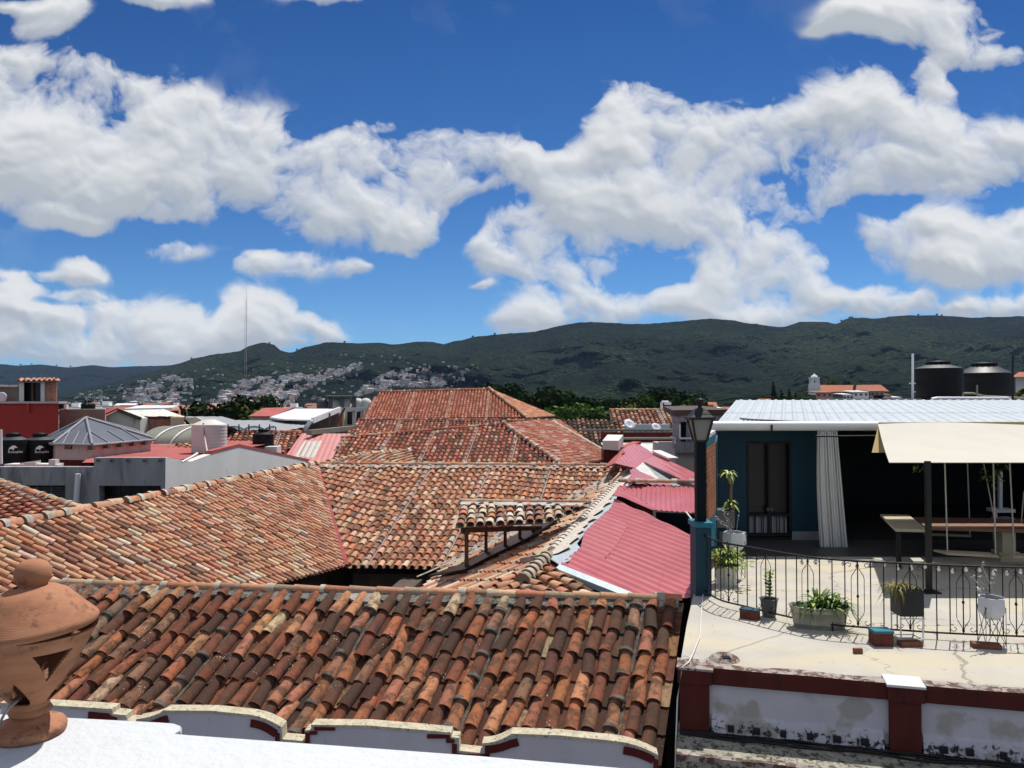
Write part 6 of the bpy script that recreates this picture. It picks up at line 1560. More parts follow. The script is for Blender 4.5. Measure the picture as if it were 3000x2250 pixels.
for i in range(110):
    a = rnd.random()*6.28; b_ = c+V((.08+rnd.gauss(0, .09), -.03+rnd.gauss(0, .05), .26)); e_ = rnd.uniform(.5, 2.4)
    blade(mb, b_, V((math.cos(a), math.sin(a)*.8, e_)), rnd.uniform(.30, .50), rnd.uniform(.03, .048), rnd.uniform(.4, 1.0), gcol(G1, G2) if rnd.random() < .6 else gcol(G2, GY), 6)
for i in range(26):
    a = rnd.random()*6.28; b_ = c+V((-.16+rnd.gauss(0, .07), rnd.gauss(0, .05), .24)); blade(mb, b_, V((math.cos(a), math.sin(a), rnd.uniform(.5, 1.3))), rnd.uniform(.2, .38), .014, 1.2, gcol(G1, G2), 5)
for i in range(22):
    a = rnd.uniform(-1.2, 1.0); b_ = c+V((.26, -.05, .25)); blade(mb, b_, V((math.cos(a), math.sin(a), rnd.uniform(.4, 1.6))), rnd.uniform(.2, .5), .010, 1.0, gcol(G1, G2), 5)
mb.build('foliage', 'leaf', t)
# blocks
def block(lab, px, py, sx, sy, sz, rz, m_top='teal_bright', body='rust_block', nm='painted_block'):
    c = Pz(px, py, ZF); t = thing(nm, lab, 'block', c)
    mb = MB(); mb.box(c+V((0, 0, sz*.42)), (sx, sy, sz*.84), rz=rz); mb.build('body', body, t)
    mb = MB(); mb.box(c+V((0, 0, sz*.93)), (sx+.012, sy+.012, sz*.16), rz=rz); mb.build('painted_top', m_top, t)
block('red and blue painted brick block beside the grey bucket pot', 2197, 1812, .24, .13, .13, -.5, 'teal_paint')
block('worn brick block with blue painted top under the railing', 2581, 1888, .22, .17, .18, 0)
# black box planter on white stand
c = Pz(2658, 1880, ZF+.0); c = Pz(2658, 1868, ZF); t = thing('potted_plant', 'black square planter with yellowish grass on a white metal stand', 'plant', c)
hz = .26
mb = MB()
for dx in (-.135, .135):
    for dy in (-.115, .115): mb.bar(c+V((dx, dy, 0)), c+V((dx, dy, hz+.02)), .014)
for dy in (-.115, .115): mb.bar(c+V((-.135, dy, hz)), c+V((.135, dy, hz)), .014); mb.bar(c+V((-.135, dy, .01)), c+V((.135, dy, .01)), .012)
for dx in (-.135, .135): mb.bar(c+V((dx, -.115, .01)), c+V((dx, .115, .01)), .012)
mb.build('stand', 'white_metal', t)
mb = MB(); z0, z1_ = hz+.03, hz+.36; w_ = .135
for sg in (-1, 1):
    mb.box(c+V((sg*w_, 0, (z0+z1_)/2)), (.012, .26, z1_-z0)); mb.box(c+V((0, sg*.124, (z0+z1_)/2)), (2*w_-.012, .012, z1_-z0))
mb.box(c+V((0, 0, z1_-.06)), (2*w_-.014, .235, .02), 1); mb.build('planter', ['lamp_black', 'soil'], t)
mb = MB()
for i in range(150):
    a = rnd.random()*6.28; b_ = c+V((-.10+rnd.gauss(0, .05), rnd.gauss(0, .05), z1_-.03)); blade(mb, b_, V((math.cos(a)-.45, math.sin(a)*.7, rnd.uniform(.6, 2.2))), rnd.uniform(.18, .36), .009, rnd.uniform(.5, 1.3), gcol((.30, .22, .07), (.24, .25, .05)), 5)
for i in range(45):
    a = rnd.random()*6.28; b_ = c+V((.03+rnd.gauss(0, .06), rnd.gauss(0, .05), z1_-.03)); blade(mb, b_, V((math.cos(a), math.sin(a), rnd.uniform(.3, 1.4))), rnd.uniform(.07, .15), .022, .6, gcol((.08, .12, .02), (.25, .22, .05)), 4)
mb.build('foliage', 'leaf', t)
# white faceted pots on wire stands
def wirepot(lab, px, py, Yoff, hz, s_, seed, foliage):
    c = Pz(px, py, ZF); t = thing('potted_plant', lab, 'plant', c)
    mb = MB()
    pr_ = [(.10*s_, 0), (.19*s_, .12*s_), (.175*s_, .30*s_), (.155*s_, .30*s_), (.15*s_, .26*s_)]
    mb.lathe(c+V((0, 0, hz)), pr_, 6, smooth=False, close=False); mb.lathe(c+V((0, 0, hz)), [(.001, .265*s_), (.15*s_, .26*s_)], 6, 1, close=False); mb.lathe(c+V((0, 0, hz)), [(.001, .001), (.10*s_, 0)], 6, close=False); mb.build('pot', ['pot_white', 'soil'], t)
    mb = MB(); pts_ = [V((math.cos(a), math.sin(a), 0))*.17*s_ for a in (R(35), R(145), R(215), R(325))]
    for i in range(4): a, b = c+pts_[i], c+pts_[(i+1) % 4]; up_ = V((0, 0, hz+.17*s_)); mb.tube([a, a+up_], .004, 4); mb.tube([a, b+up_], .004, 4); mb.tube([b, a+up_], .004, 4); mb.tube([a+up_, b+up_], .004, 4)
    mb.build('wire_stand', 'iron', t)
    mb = MB()
    for k in range(foliage):
        base = c+V((rnd.gauss(0, .04), rnd.gauss(0, .04), hz+.27*s_)); dr2 = V((rnd.uniform(-1.5, .2), rnd.gauss(0, .4), 1.1)).normalized(); Ls = rnd.uniform(.15, .5)
        mb.tube([base, base+dr2*Ls*.6, base+dr2*Ls+V((0, 0, -.05))], .004, 4)
        for q in range(7): blade(mb, base+dr2*Ls*(.3+.7*rnd.random()), V((rnd.gauss(0, 1), rnd.gauss(0, 1), .5)), .045, .028, .2, gcol((.10, .09, .08), (.35, .38, .34)), 2)
    mb.build('foliage', 'leaf', t)
wirepot('white faceted pot with a trailing grey-leaved plant on a black wire stand', 2906, 1886, 0, .30, .86, 1, 7)
wirepot('white faceted pot with spotted trailing plant standing behind the bushy plant', 2152, 1690, 0, .42, 1.05, 2, 9)
for px, py, l_, rz, lab in ((2665, 1892, .26, .1, 'flat brown brick under the white planter stand'), (2888, 1898, .30, -.25, 'brown brick in the shade of the black wire stand'), (2513, 1914, .10, .05, 'small loose brick chip on the rusty stain of the terrace')):
    c = Pz(px, py, ZF); mb = MB(); mb.box(c+V((0, 0, .03)), (l_, l_*.42, .055), rz=rz); tag(mb.build('brick_piece', 'brick_piece', origin=c), lab, 'brick')
# dracaena in tall grey planter beside the wall
c = Pz(2128, 1598, ZF); t = thing('potted_plant', 'tall dracaena with two bright leaf tufts in a square grey planter by the blue wall', 'plant', c)
Yc = 14.3; c = Pz(2124, 1633, ZF); 
mb = MB(); a, b = P(2097, 1546, Yc-.2), P(2153, 1546, Yc-.2); z_b, z_t = a.z, P(2124, 1497, Yc-.2).z; mb.hexa([a, b, b+V((0, .4, 0)), a+V((0, .4, 0)), V((a.x, a.y, z_t)), V((b.x, b.y, z_t)), V((b.x, b.y+.4, z_t)), V((a.x, a.y+.4, z_t))]); mb.build('planter', 'pot_grey', t)
mb = MB()
for x, y in ((a.x+.03, a.y+.03), (b.x-.03, b.y+.03), (a.x+.03, a.y+.37), (b.x-.03, b.y+.37)): mb.bar(V((x, y, ZF)), V((x, y, z_b)), .025)
mb.build('stand', 'iron', t)
sb0 = P(2141, 1500, Yc); mb = MB(); mb.tube([sb0, P(2140, 1450, Yc), P(2141, 1412, Yc)], [.038, .033, .035], 8); mb.tube([P(2139, 1415, Yc), P(2133, 1400, Yc)], [.05, .04], 7); mb.build('stem', 'trunk', t)
mb = MB()
for (px, py, n_, L2) in ((2132, 1390, 30, .26), (2138, 1478, 26, .24)):
    b_ = P(px, py, Yc)
    for i in range(n_): an = rnd.random()*6.28; blade(mb, b_+V((0, 0, .02)), V((math.cos(an), math.sin(an), rnd.uniform(-.1, 1.3))), L2*rnd.uniform(.7, 1.1), .045, .7, gcol((.16, .26, .04), (.55, .60, .16)), 5)
mb.build('foliage', 'leaf', t)
# string of small lamps above railing
slt = thing('string_light', 'string of small clear bulbs hanging in front of the open room above the railing', 'string light', P(2700, 1650, 10.4))
mb = MB(); sp_ = [P(2330+i*20, 1632+i*1.1+5*math.sin(i*.9), 10.3-.0*i) for i in range(36)]; mb.tube(sp_, .004, 4); mb.build('cord', 'wire_black', slt)
proto = None
for i in range(1, 36, 2):
    p = sp_[i]-V((0, 0, .05)); mb = MB(); mb.lathe(p, [(.004, .05), (.012, .04), (.010, .02), (.022, 0), (.020, -.02), (.002, -.032)], 8, close=False); mb.build('bulb', 'bulb_glass', slt)

# ---------------------------------------------------------------- tanks behind the house roof
tank('water_tank', 'big black water tank with flat cone top behind the pale metal roof', 2749, 1080, 1186, 131, 24.6, 'black_plastic', 'black_plastic_top', ribs=2, conef=.10)
tank('water_tank', 'big black water tank with shiny grey cone top, rightmost above the metal roof', 2885, 1094, 1186, 141, 26.5, 'black_plastic', 'black_plastic_top', ribs=2, conef=.165)
mb = MB(); mb.tube([P(2674, 1180, 23.2), P(2674, 1036, 23.2)], .035, 8); mb.bar(P(2664, 1123, 23.2), P(2682, 1123, 23.2), .03); mb.bar(P(2672, 1148, 23.2), P(2682, 1148, 23.2), .03); tag(mb.build('pole', 'white_metal', origin=P(2674, 1180, 23.2)), 'thin white upright pole left of the big black tanks', 'pole')
mb = MB(); mb.tube([P(2967, 1180, 23.2), P(2967, 1040, 23.2)], .030, 8); tag(mb.build('pole', 'iron', origin=P(2967, 1180, 23.2)), 'thin black upright pole at the right of the tanks', 'pole')
mb = MB(); mb.tube([P(2730, 1172, 23.3), P(2745, 1169, 23.3), P(2950, 1169, 23.3), P(2958, 1173, 23.3)], .075, 10); tag(mb.build('wrapped_pipe', 'white_metal', origin=P(2845, 1170, 23.3)), 'fat white wrapped pipe lying in front of the big black tanks', 'pipe')
mb = MB(); mb.bar(P(2408, 1172, 23.6), P(2690, 1172, 23.6), .35, .09); tag(mb.build('parapet_edge', 'cement_pale', origin=P(2550, 1172, 23.6)), 'pale concrete roof edge just behind the ribbed metal roof', 'parapet')
mb = MB(); mb.tube([P(2818, 1152, 24), P(2850, 1152, 24), P(2880, 1160, 24), P(2995, 1166, 24), P(3060, 1168, 24)], .03, 5); mb.tube([P(2862, 1166, 24), P(2862, 1128, 24)], .03, 5); mb.tube([P(2820, 1152, 24), P(2820, 1170, 24)], .03, 5)
tag(mb.build('water_pipes', 'galvanised', origin=P(2880, 1165, 24)), 'thin grey plumbing pipes in front of the right black tank', 'pipe')
tbase = thing('rear_roof_house', 'flat roofed house carrying the two big black tanks', 'house', (16, 27, ZG)); a, b = P(2400, 1178, 23.8), P(3200, 1178, 23.8)
mb = MB(); mb.hexa([V((a.x, 23.8, ZG)), V((b.x, 23.8, ZG)), V((b.x, 30, ZG)), V((a.x, 30, ZG)), V((a.x, 23.8, -.12)), V((b.x, 23.8, -.12)), V((b.x, 30, -.12)), V((a.x, 30, -.12))]); mb.build('wall', 'cement_pale', tbase)
# ================================================================== hills
def interp(pts, x):
    if x <= pts[0][0]: return pts[0][1]
    for i in range(1, len(pts)):
        if x <= pts[i][0]:
            a, b = pts[i-1], pts[i]; t = (x-a[0])/(b[0]-a[0]); t = t*t*(3-2*t)*.5 + t*.5; return a[1]+(b[1]-a[1])*t
    return pts[-1][1]
SKY_NEAR = [(-700, 1172), (0, 1160), (200, 1150), (330, 1120), (430, 1095), (520, 1066), (580, 1048), (640, 1037), (700, 1030), (735, 1012), (775, 1004), (800, 1009), (825, 1028), (850, 1034), (900, 1016), (960, 1003), (1050, 1006), (1110, 1004), (1150, 1010), (1230, 1001), (1265, 1002), (1300, 1009), (1340, 999), (1400, 986), (1500, 977), (1560, 973), (1600, 965), (1650, 953), (1700, 945), (1740, 944), (1790, 946), (1850, 950), (1900, 949), (1960, 945), (2030, 938), (2080, 934), (2130, 937), (2200, 949), (2290, 959), (2350, 943), (2420, 943), (2450, 950), (2480, 934), (2530, 931), (2560, 934), (2640, 925), (2720, 924), (2780, 926), (2850, 931), (2920, 929), (3000, 927), (3400, 920), (3900, 940)]
SKY_FAR = [(-700, 1060), (0, 1067), (50, 1071), (120, 1068), (200, 1077), (270, 1070), (330, 1076), (400, 1073), (470, 1072), (540, 1067), (620, 1060), (800, 1060), (900, 1075)]
def fb(x, y, z, o=5): return noise.fractal(V((x, y, z)), .9, 2.0, o)
def hillY(px, t, Y0, Y1, seed): return Y0 + (Y1-Y0)*t**1.15 + (Y1-Y0)*.16*fb(px*.004, t*3, seed)*math.sin(math.pi*min(1, t))
def hill(px, t, sky_pts, Y0, Y1, seed, rough=1.0):
    ys = interp(sky_pts, px) - 2.2*rough*abs(fb(px*.035, 1.0, seed, 4))
    yb = 1175 - ZG/Y0*F
    s = t**.85 if t <= 1 else 1
    y = yb + (ys-yb)*s
    env = math.sin(math.pi*min(1, t))
    y += env*rough*(17*fb(px*.0048+t*1.6, t*2.0, seed+3, 5) + 7*fb(px*.022, t*7, seed+5, 5))*(yb-ys)/180
    Y = hillY(px, min(t, 1), Y0, Y1, seed)
    p = P(px, y, Y)
    if t > 1: p = p + V((0, (t-1)*Y1*1.2, -(t-1)*Y1*.35))
    return p
def build_hill(name, lab, sky_pts, x0, x1, step, nt, Y0, Y1, seed, m, rough=1.0):
    mb = MB(); nx = int((x1-x0)/step); ts = [i/nt for i in range(nt+1)] + [1.03, 1.12, 1.3]
    vs = [hill(x0+i*step, t, sky_pts, Y0, Y1, seed, rough) for t in ts for i in range(nx+1)]
    w = nx+1
    mb.add(vs, [(j*w+i, j*w+i+1, (j+1)*w+i+1, (j+1)*w+i) for j in range(len(ts)-1) for i in range(nx)], 0, None, True)
    return tag(mb.build(name, m), lab, kind='structure')
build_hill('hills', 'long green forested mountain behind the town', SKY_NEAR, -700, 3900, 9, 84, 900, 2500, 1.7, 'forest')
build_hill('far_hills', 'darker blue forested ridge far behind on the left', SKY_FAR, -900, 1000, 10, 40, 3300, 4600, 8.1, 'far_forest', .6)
def hp_at(px, t): return hill(px, t, SKY_NEAR, 900, 2500, 1.7)
def img(p):     # image position of a world point
    d = p; yc = d.y*CP + d.z*SP; vc = -d.y*SP + d.z*CP; return (1500+F*d.x/yc, 1125-F*vc/yc)

# ---------------------------------------------------------------- houses on the hillside: prototypes, copied
def house_mesh(w, d, h, wallm, roofm, kind):
    mb = MB(); mb.box((0, 0, h/2-2), (w, d, h+4), 0)
    if kind == 'gable':
        r = h*.38; e = .4; a = [V((-w/2-e, -d/2-e, h)), V((w/2+e, -d/2-e, h)), V((w/2+e, d/2+e, h)), V((-w/2-e, d/2+e, h))]; r0, r1 = V((-w/2-e, 0, h+r)), V((w/2+e, 0, h+r))
        mb.quad(a[0], a[1], r1, r0, 1); mb.quad(a[2], a[3], r0, r1, 1); mb.add([a[0], a[3], r0], [(0, 1, 2)], 0); mb.add([a[1], a[2], r1], [(0, 1, 2)], 0)
    elif kind == 'shed': mb.hexa([V((-w/2-.4, -d/2-.4, h+.02)), V((w/2+.4, -d/2-.4, h+.02)), V((w/2+.4, d/2+.4, h+.8)), V((-w/2-.4, d/2+.4, h+.8)), V((-w/2-.4, -d/2-.4, h+.2)), V((w/2+.4, -d/2-.4, h+.2)), V((w/2+.4, d/2+.4, h+1)), V((-w/2-.4, d/2+.4, h+1))], 1)
    else: mb.box((0, 0, h+.25), (w+.3, d+.3, .3), 1); mb.box((w*.2, 0, h+1.2), (w*.3, d*.4, 2), 0)
    n = max(2, int(w/3))
    for i in range(n): mb.box((-w/2+w*(i+.5)/n, -d/2-.03, h*.55), (w/n*.4, .1, h*.28), 2)
    return mb
def wrap(p):
    if wrap.f is None: return p
    return p
PROT = {}
def proto(key, w, d, h, wm, rm, kind):
    mb = house_mesh(w, d, h, wm, rm, kind)
    o = mb.build('hillside_house', [wm, rm, 'window_dark']); PROT[key] = o; return o
hs = []
variants = [('a', 9, 8, 4.5, 'house_white', 'roof_tin', 'flat'), ('b', 8, 7, 3.5, 'house_grey', 'roof_tin', 'shed'), ('c', 10, 8, 3.5, 'house_white', 'roof_dull', 'gable'), ('d', 7, 7, 6, 'house_cream', 'roof_tin', 'flat'), ('e', 8, 6, 3, 'house_pink', 'roof_tin', 'shed'), ('f', 12, 8, 5, 'house_white', 'roof_tin', 'shed')]
used = {}
def place(key, p, rz, sc, label, group, cat='house'):
    v = [q for q in variants if q[0] == key][0]
    if key not in used:
        o = proto(*v); used[key] = o; o.location = p; o.rotation_euler.z = rz; o.scale = (sc, sc, sc)
    else:
        o = used[key].copy(); COL.objects.link(o); o.location = p; o.rotation_euler.z = rz; o.scale = (sc, sc, sc)
    tag(o, label, cat, group)
    return o
def inpoly(x, y, poly):
    r = False; n = len(poly)
    for i in range(n):
        x0, y0 = poly[i]; x1, y1 = poly[(i+1) % n]
        if (y0 > y) != (y1 > y) and x < (x1-x0)*(y-y0)/(y1-y0)+x0: r = not r
    return r
CL = [([(330, 1185), (380, 1130), (440, 1108), (500, 1096), (560, 1112), (580, 1135), (520, 1150), (540, 1175), (480, 1190)], 75, 'small pale house in the left cluster on the dark hillside', 'left hillside cluster of houses'),
      ([(630, 1190), (650, 1150), (700, 1125), (690, 1108), (800, 1105), (900, 1092), (1000, 1072), (1060, 1062), (1060, 1085), (960, 1110), (880, 1150), (850, 1192)], 170, 'small white house in the dense middle cluster climbing the hillside', 'middle hillside cluster of houses'),
      ([(1035, 1165), (1080, 1120), (1150, 1085), (1230, 1078), (1300, 1095), (1370, 1105), (1320, 1128), (1200, 1140), (1110, 1148)], 55, 'small white house in the right cluster above the tiled hip roof', 'right hillside cluster of houses')]
smb = MB(); nstuff = 0; SCOL = [(.62, .62, .62), (.5, .5, .5), (.62, .55, .45), (.35, .34, .33), (.45, .25, .2), (.7, .7, .72)]
r2 = random.Random(5)
def scatter_in(poly, n, cb):
    xs = [p[0] for p in poly]; k = 0; tries = 0
    while k < n and tries < n*60:
        tries += 1
        px = r2.uniform(min(xs), max(xs)); t = r2.uniform(.01, .85); p = hp_at(px, t); ix, iy = img(p)
        if inpoly(ix, iy, poly) and noise.noise(V((ix*.03, iy*.06, 4))) + .6*noise.noise(V((ix*.1, iy*.18, 8))) > -.05: cb(p); k += 1
for poly, n, lab, grp in CL:
    def cb(p):
        place(r2.choice('aabbcdfff' + 'e'), p+V((0, 0, -.5)), r2.uniform(-.6, .6), r2.uniform(.42, .8), lab, grp)
    scatter_in(poly, n, cb)
def cbs(p):
    w, d, h = r2.uniform(3, 6), r2.uniform(3, 5), r2.uniform(2, 3.5)
    smb.box((p.x, p.y, p.z+h/2-1.5), (w, d, h+3), 0, r2.choice(SCOL), r2.uniform(-.6, .6))
for (poly, n, lab, grp), k in zip(CL, (420, 1500, 700)): scatter_in(poly, k, cbs)
scatter_in([(200, 1188), (250, 1130), (420, 1085), (600, 1085), (680, 1070), (860, 1060), (1060, 1030), (1400, 1060), (1400, 1130), (1150, 1165), (900, 1190)], 260, cbs)
scatter_in([(150, 1178), (300, 1150), (340, 1172), (300, 1190), (160, 1190)], 30, cbs)
m, nt, b = newmat('settlement'); L(nt, N(nt, 'ShaderNodeAttribute', attribute_name='tint').outputs[0], b.inputs['Base Color']); b.inputs['Roughness'].default_value = .85
tag(smb.build('hillside_settlement', 'settlement'), 'dense scatter of tiny pale houses spread over the hillside', 'houses', kind='stuff')

# ---------------------------------------------------------------- town between here and the hills
r3 = random.Random(21)
tv = [('t1', 9, 8, 4.2, 'house_white', 'roof_terra', 'gable'), ('t2', 12, 8, 4.0, 'house_cream', 'roof_terra', 'gable'), ('t3', 10, 9, 5, 'house_white', 'roof_tin', 'flat'), ('t4', 9, 7, 4.5, 'house_pink', 'roof_dull', 'gable'), ('t5', 8, 8, 5.0, 'house_grey', 'roof_tin', 'shed')]
variants += tv
placed = []
for i in range(240):
    for _ in range(40):
        Y = 110 + 720*r3.random()**1.5; px = r3.uniform(-60, 3060); X = (px-1500)/F*Y
        if Y < 150 and 900 < px < 1700: continue
        if all((X-a)**2+(Y-b)**2 > 13**2 for a, b in placed): break
    placed.append((X, Y)); k = r3.choice(['t1', 't2', 't1', 't4', 't3', 't5', 't2'])
    side = 'left' if px < 1100 else ('middle' if px < 1950 else 'right'); what = {'t1': 'white house with a terracotta gable roof', 't2': 'cream house with a terracotta gable roof', 't3': 'white flat-roofed house', 't4': 'pink house with a dull red roof', 't5': 'grey house with a tin roof'}[k]
    o = place(k, V((X, Y, ZG+max(0, (Y-500)*.004))), r3.uniform(-.5, .5), r3.uniform(.8, 1.2), 'distant %s, %s of the view' % (what, side), '%s, %s part of the town' % (what, side)); o.name = 'town_house'

# trees --------------------------------------------------------------
def tree_mesh(seed, w, h, nl, cols, kind='round'):
    q = random.Random(seed); crown = MB(); trunk = MB()
    th_ = h*.35
    trunk.tube([V((0, 0, -.5)), V((.1, 0, th_)), V((.15, .1, h*.6))], [w*.05, w*.035, w*.015], 7)
    lumps = []
    if kind == 'round':
        for i in range(11):
            a = q.random()*6.28; r = q.uniform(0, w*.32); z = q.uniform(h*.38, h*.82); lumps.append((V((math.cos(a)*r, math.sin(a)*r, z)), w*q.uniform(.13, .24)))
            trunk.tube([V((.1, 0, th_*.9)), V((math.cos(a)*r*.8, math.sin(a)*r*.8, z))], [w*.02, w*.006], 4)
    else:
        for i in range(12): z = h*(.08+.9*i/12); lumps.append((V((q.gauss(0, .1), q.gauss(0, .1), z)), w*.5*(1-(i/12.5)**1.3)+.12))
    for c, r in lumps:
        n = int(nl*180*(r/w)**2)+14
        shade = q.uniform(.75, 1.25)
        for k in range(n):
            d = V((q.gauss(0, 1), q.gauss(0, 1), q.gauss(0, 1))).normalized(); rr = r*(.55+.5*q.random())
            p = c + V((d.x, d.y, d.z*(.8 if kind == 'round' else 1.3)))*rr; s_ = r*q.uniform(.09, .20) if kind == 'round' else r*q.uniform(.2, .4)
            nrm = (d + V((q.gauss(0, .5), q.gauss(0, .5), q.gauss(0, .5)))).normalized(); x = nrm.orthogonal().normalized(); y = nrm.cross(x)
            col = tuple(v*shade*q.uniform(.7, 1.3) for v in cols[q.randrange(len(cols))])
            crown.add([p - x*s_ - y*s_*.5, p + x*s_*.2 - y*s_, p + x*s_ + y*s_*.4, p - x*s_*.3 + y*s_], [(0, 1, 2, 3)], 0, col)
    return crown, trunk
TREES = {}
def tree(kind, p, sc, lab, grp, rz=0.0, nm='tree', wx=1.0):
    if kind not in TREES:
        spec = {'green': (1, 9, 10, 26, [(.05, .10, .025), (.09, .15, .035), (.035, .07, .02)], 'round'), 'dark': (2, 8, 11, 24, [(.018, .035, .014), (.03, .05, .018), (.012, .022, .01)], 'round'), 'yellow': (3, 8, 7, 24, [(.16, .19, .04), (.10, .14, .03), (.2, .2, .05)], 'round'), 'cypress': (4, 2.2, 12, 30, [(.012, .028, .014), (.02, .04, .018)], 'cone')}[kind]
        c, t_ = tree_mesh(*spec); e = bpy.data.objects.new(nm, None); COL.objects.link(e); e['_o'] = (0, 0, 0); e.location = (0, 0, 0); tag(e, lab, 'tree', grp)
        c.build('crown', 'crown_leaf', e); t_.build('trunk', 'trunk', e); e['top'] = max(v.z for v in c.v); TREES[kind] = e; e.location = p; e.scale = (sc*wx, sc*wx, sc); e.rotation_euler.z = rz; return e
    t = copy_thing(TREES[kind], p, lab, grp, rz, sc); t.scale = (sc*wx, sc*wx, sc); return t
def gtree(kind, px, ytop, Y, lab, grp=None, wf=1.0):
    htab = {'green': 10.2, 'dark': 11.2, 'yellow': 7.2, 'cypress': 12.6}[kind]
    zt = P(px, ytop, Y).z; sc = (zt-ZG)/htab
    if kind in TREES: sc = (zt-ZG)/(TREES[kind]['top']*.97)
    t = tree(kind, V((P(px, ytop, Y).x, Y, ZG)), sc, lab, grp, r3.random()*6, wx=wf)
    if kind == 'cypress': t.name = 'cypress_tree'
    return t
gtree('green', 1688, 1165, 95, 'round bright green tree just right of the largest hip roof', None, 1.7)
gtree('green', 1740, 1182, 92, 'smaller green tree beside the round bright one', None, 1.3)
gtree('dark', 1605, 1128, 150, 'tall dark tree rising left of the round bright tree'); gtree('dark', 1480, 1124, 150, 'dark tree peeking above the hip roof ridge on the right')
gtree('dark', 1650, 1150, 120, 'dark tree between the yellow church and the round bright tree'); gtree('dark', 1538, 1148, 140, 'dark tree left of the yellow church towers')
gtree('dark', 1420, 1132, 160, 'small treetop above the peak of the largest hip roof')
for x, y, k in ((1880, 1158, 'green'), (1925, 1145, 'dark'), (1960, 1140, 'dark'), (2000, 1150, 'dark'), (1840, 1172, 'yellow'), (1985, 1168, 'green'), (2030, 1165, 'dark'), (1800, 1172, 'dark'), (1855, 1165, 'dark'), (2030, 1188, 'yellow')):
    gtree(k, x, y, 130 if k != 'yellow' else 110, '%s in the grove between the green mountain and the long tiled roof' % {'green': 'mid green tree', 'dark': 'dark green tree', 'yellow': 'yellow-green shrub tree'}[k], 'grove trees, %s' % k)
gtree('dark', 640, 1180, 80, 'bushy tree above the grey sheet roofs, left of the mast', None, 1.1); gtree('dark', 735, 1160, 88, 'dark conical tree just right of the thin mast'); gtree('yellow', 705, 1186, 84, 'low bush between the bushy tree and the dark one'); gtree('green', 610, 1190, 84, 'small tree at the left foot of the bushy tree'); gtree('yellow', 760, 1184, 90, 'small yellow-green tree beside the dark conical one')
for x, y in ((2240, 1150), (2266, 1122), (2290, 1145), (2312, 1142), (2330, 1152)): gtree('cypress', x, y, 260, 'slender dark cypress in the row left of the white bell tower', 'cypresses left of the bell tower')
for x in (2250, 2280, 2305, 2325): gtree('dark', x, 1160+r3.random()*6, 240, 'dark tree around the cypresses left of the bell tower', 'dark trees around the cypresses', .8)
for x, y, k in ((2335, 1150, 'yellow'), (2356, 1146, 'yellow'), (2425, 1116, 'yellow'), (2450, 1114, 'green'), (2480, 1118, 'dark')): gtree(k, x, y, 425 if x > 2400 else 395, 'tree on the knoll around the white bell tower', 'trees around the bell tower', .45)
gtree('yellow', 2985, 1150, 45, 'bright green bush at the right edge beyond the black tanks')
for i in range(60):
    Y = r3.uniform(160, 800); px = r3.uniform(-30, 3030); s_ = r3.uniform(.32, .62); k = r3.choice(['dark', 'green', 'green', 'yellow'])
    tree(k, V(((px-1500)/F*Y, Y, ZG)), s_, 'distant %s tree scattered between the valley houses' % {'dark': 'dark green', 'green': 'mid green', 'yellow': 'yellow-green'}[k], 'distant %s trees in the valley' % k, r3.random()*6)
# trees along the skyline
for x in (165, 206, 92, 60, 560, 870, 1010, 2465, 2490, 2495, 2690, 2745, 2760, 790, 1385, 1450):
    far = x < 500; p = hill(x, .995, SKY_FAR, 3300, 4600, 8.1, .6) if far else hill(x, .995, SKY_NEAR, 900, 2500, 1.7)
    tree('dark', p-V((0, 0, 4)), 1.6 if far else 1.15, 'single tree standing out on the mountain skyline', 'trees on the skyline', r3.random()*6)

for x, y, wf_ in ((1603, 1134, 1.0), (1622, 1144, 1.0), (1660, 1156, 1.1), (1512, 1156, 1.0), (1745, 1168, .9)): gtree('dark', x, y, 118, 'dark tree of the clump around the yellow church', 'dark trees around the yellow church', wf_)
# yellow church
yc = thing('yellow_church', 'pale yellow church with two bell turrets half hidden by trees', 'church', P(1570, 1190, 170)); Yc_ = 170
mb = MB(); q = [V((P(1530, 1178, Yc_).x, Yc_, ZG)), V((P(1600, 1178, Yc_).x, Yc_, ZG)), P(1600, 1180, Yc_), P(1592, 1168, Yc_), P(1570, 1160, Yc_), P(1545, 1172, Yc_), P(1530, 1182, Yc_)]; mb.prism(q, V((0, 6, 0))); mb.build('facade', 'yellow_church', yc)
for x, yt in ((1562, 1158), (1577, 1152)):
    c = P(x, 1176, Yc_+1); w_ = 10/F*Yc_; hh = (1176-yt-5)/F*Yc_; mb = MB(); mb.box(c+V((0, 0, hh/2)), (w_, w_, hh)); mb.lathe(c+V((0, 0, hh)), [(w_*.55, 0), (w_*.5, w_*.3), (w_*.3, w_*.55), (.02, w_*.7)], 12, close=False); mb.build('turret', 'yellow_church', yc)
mb = MB(); mb.lathe(P(1637, 1168, 168), [(.9, -2), (.9, 0), (.75, .5), (.4, .8), (.02, .9)], 14, close=False); mb.build('dome', 'yellow_church', yc)
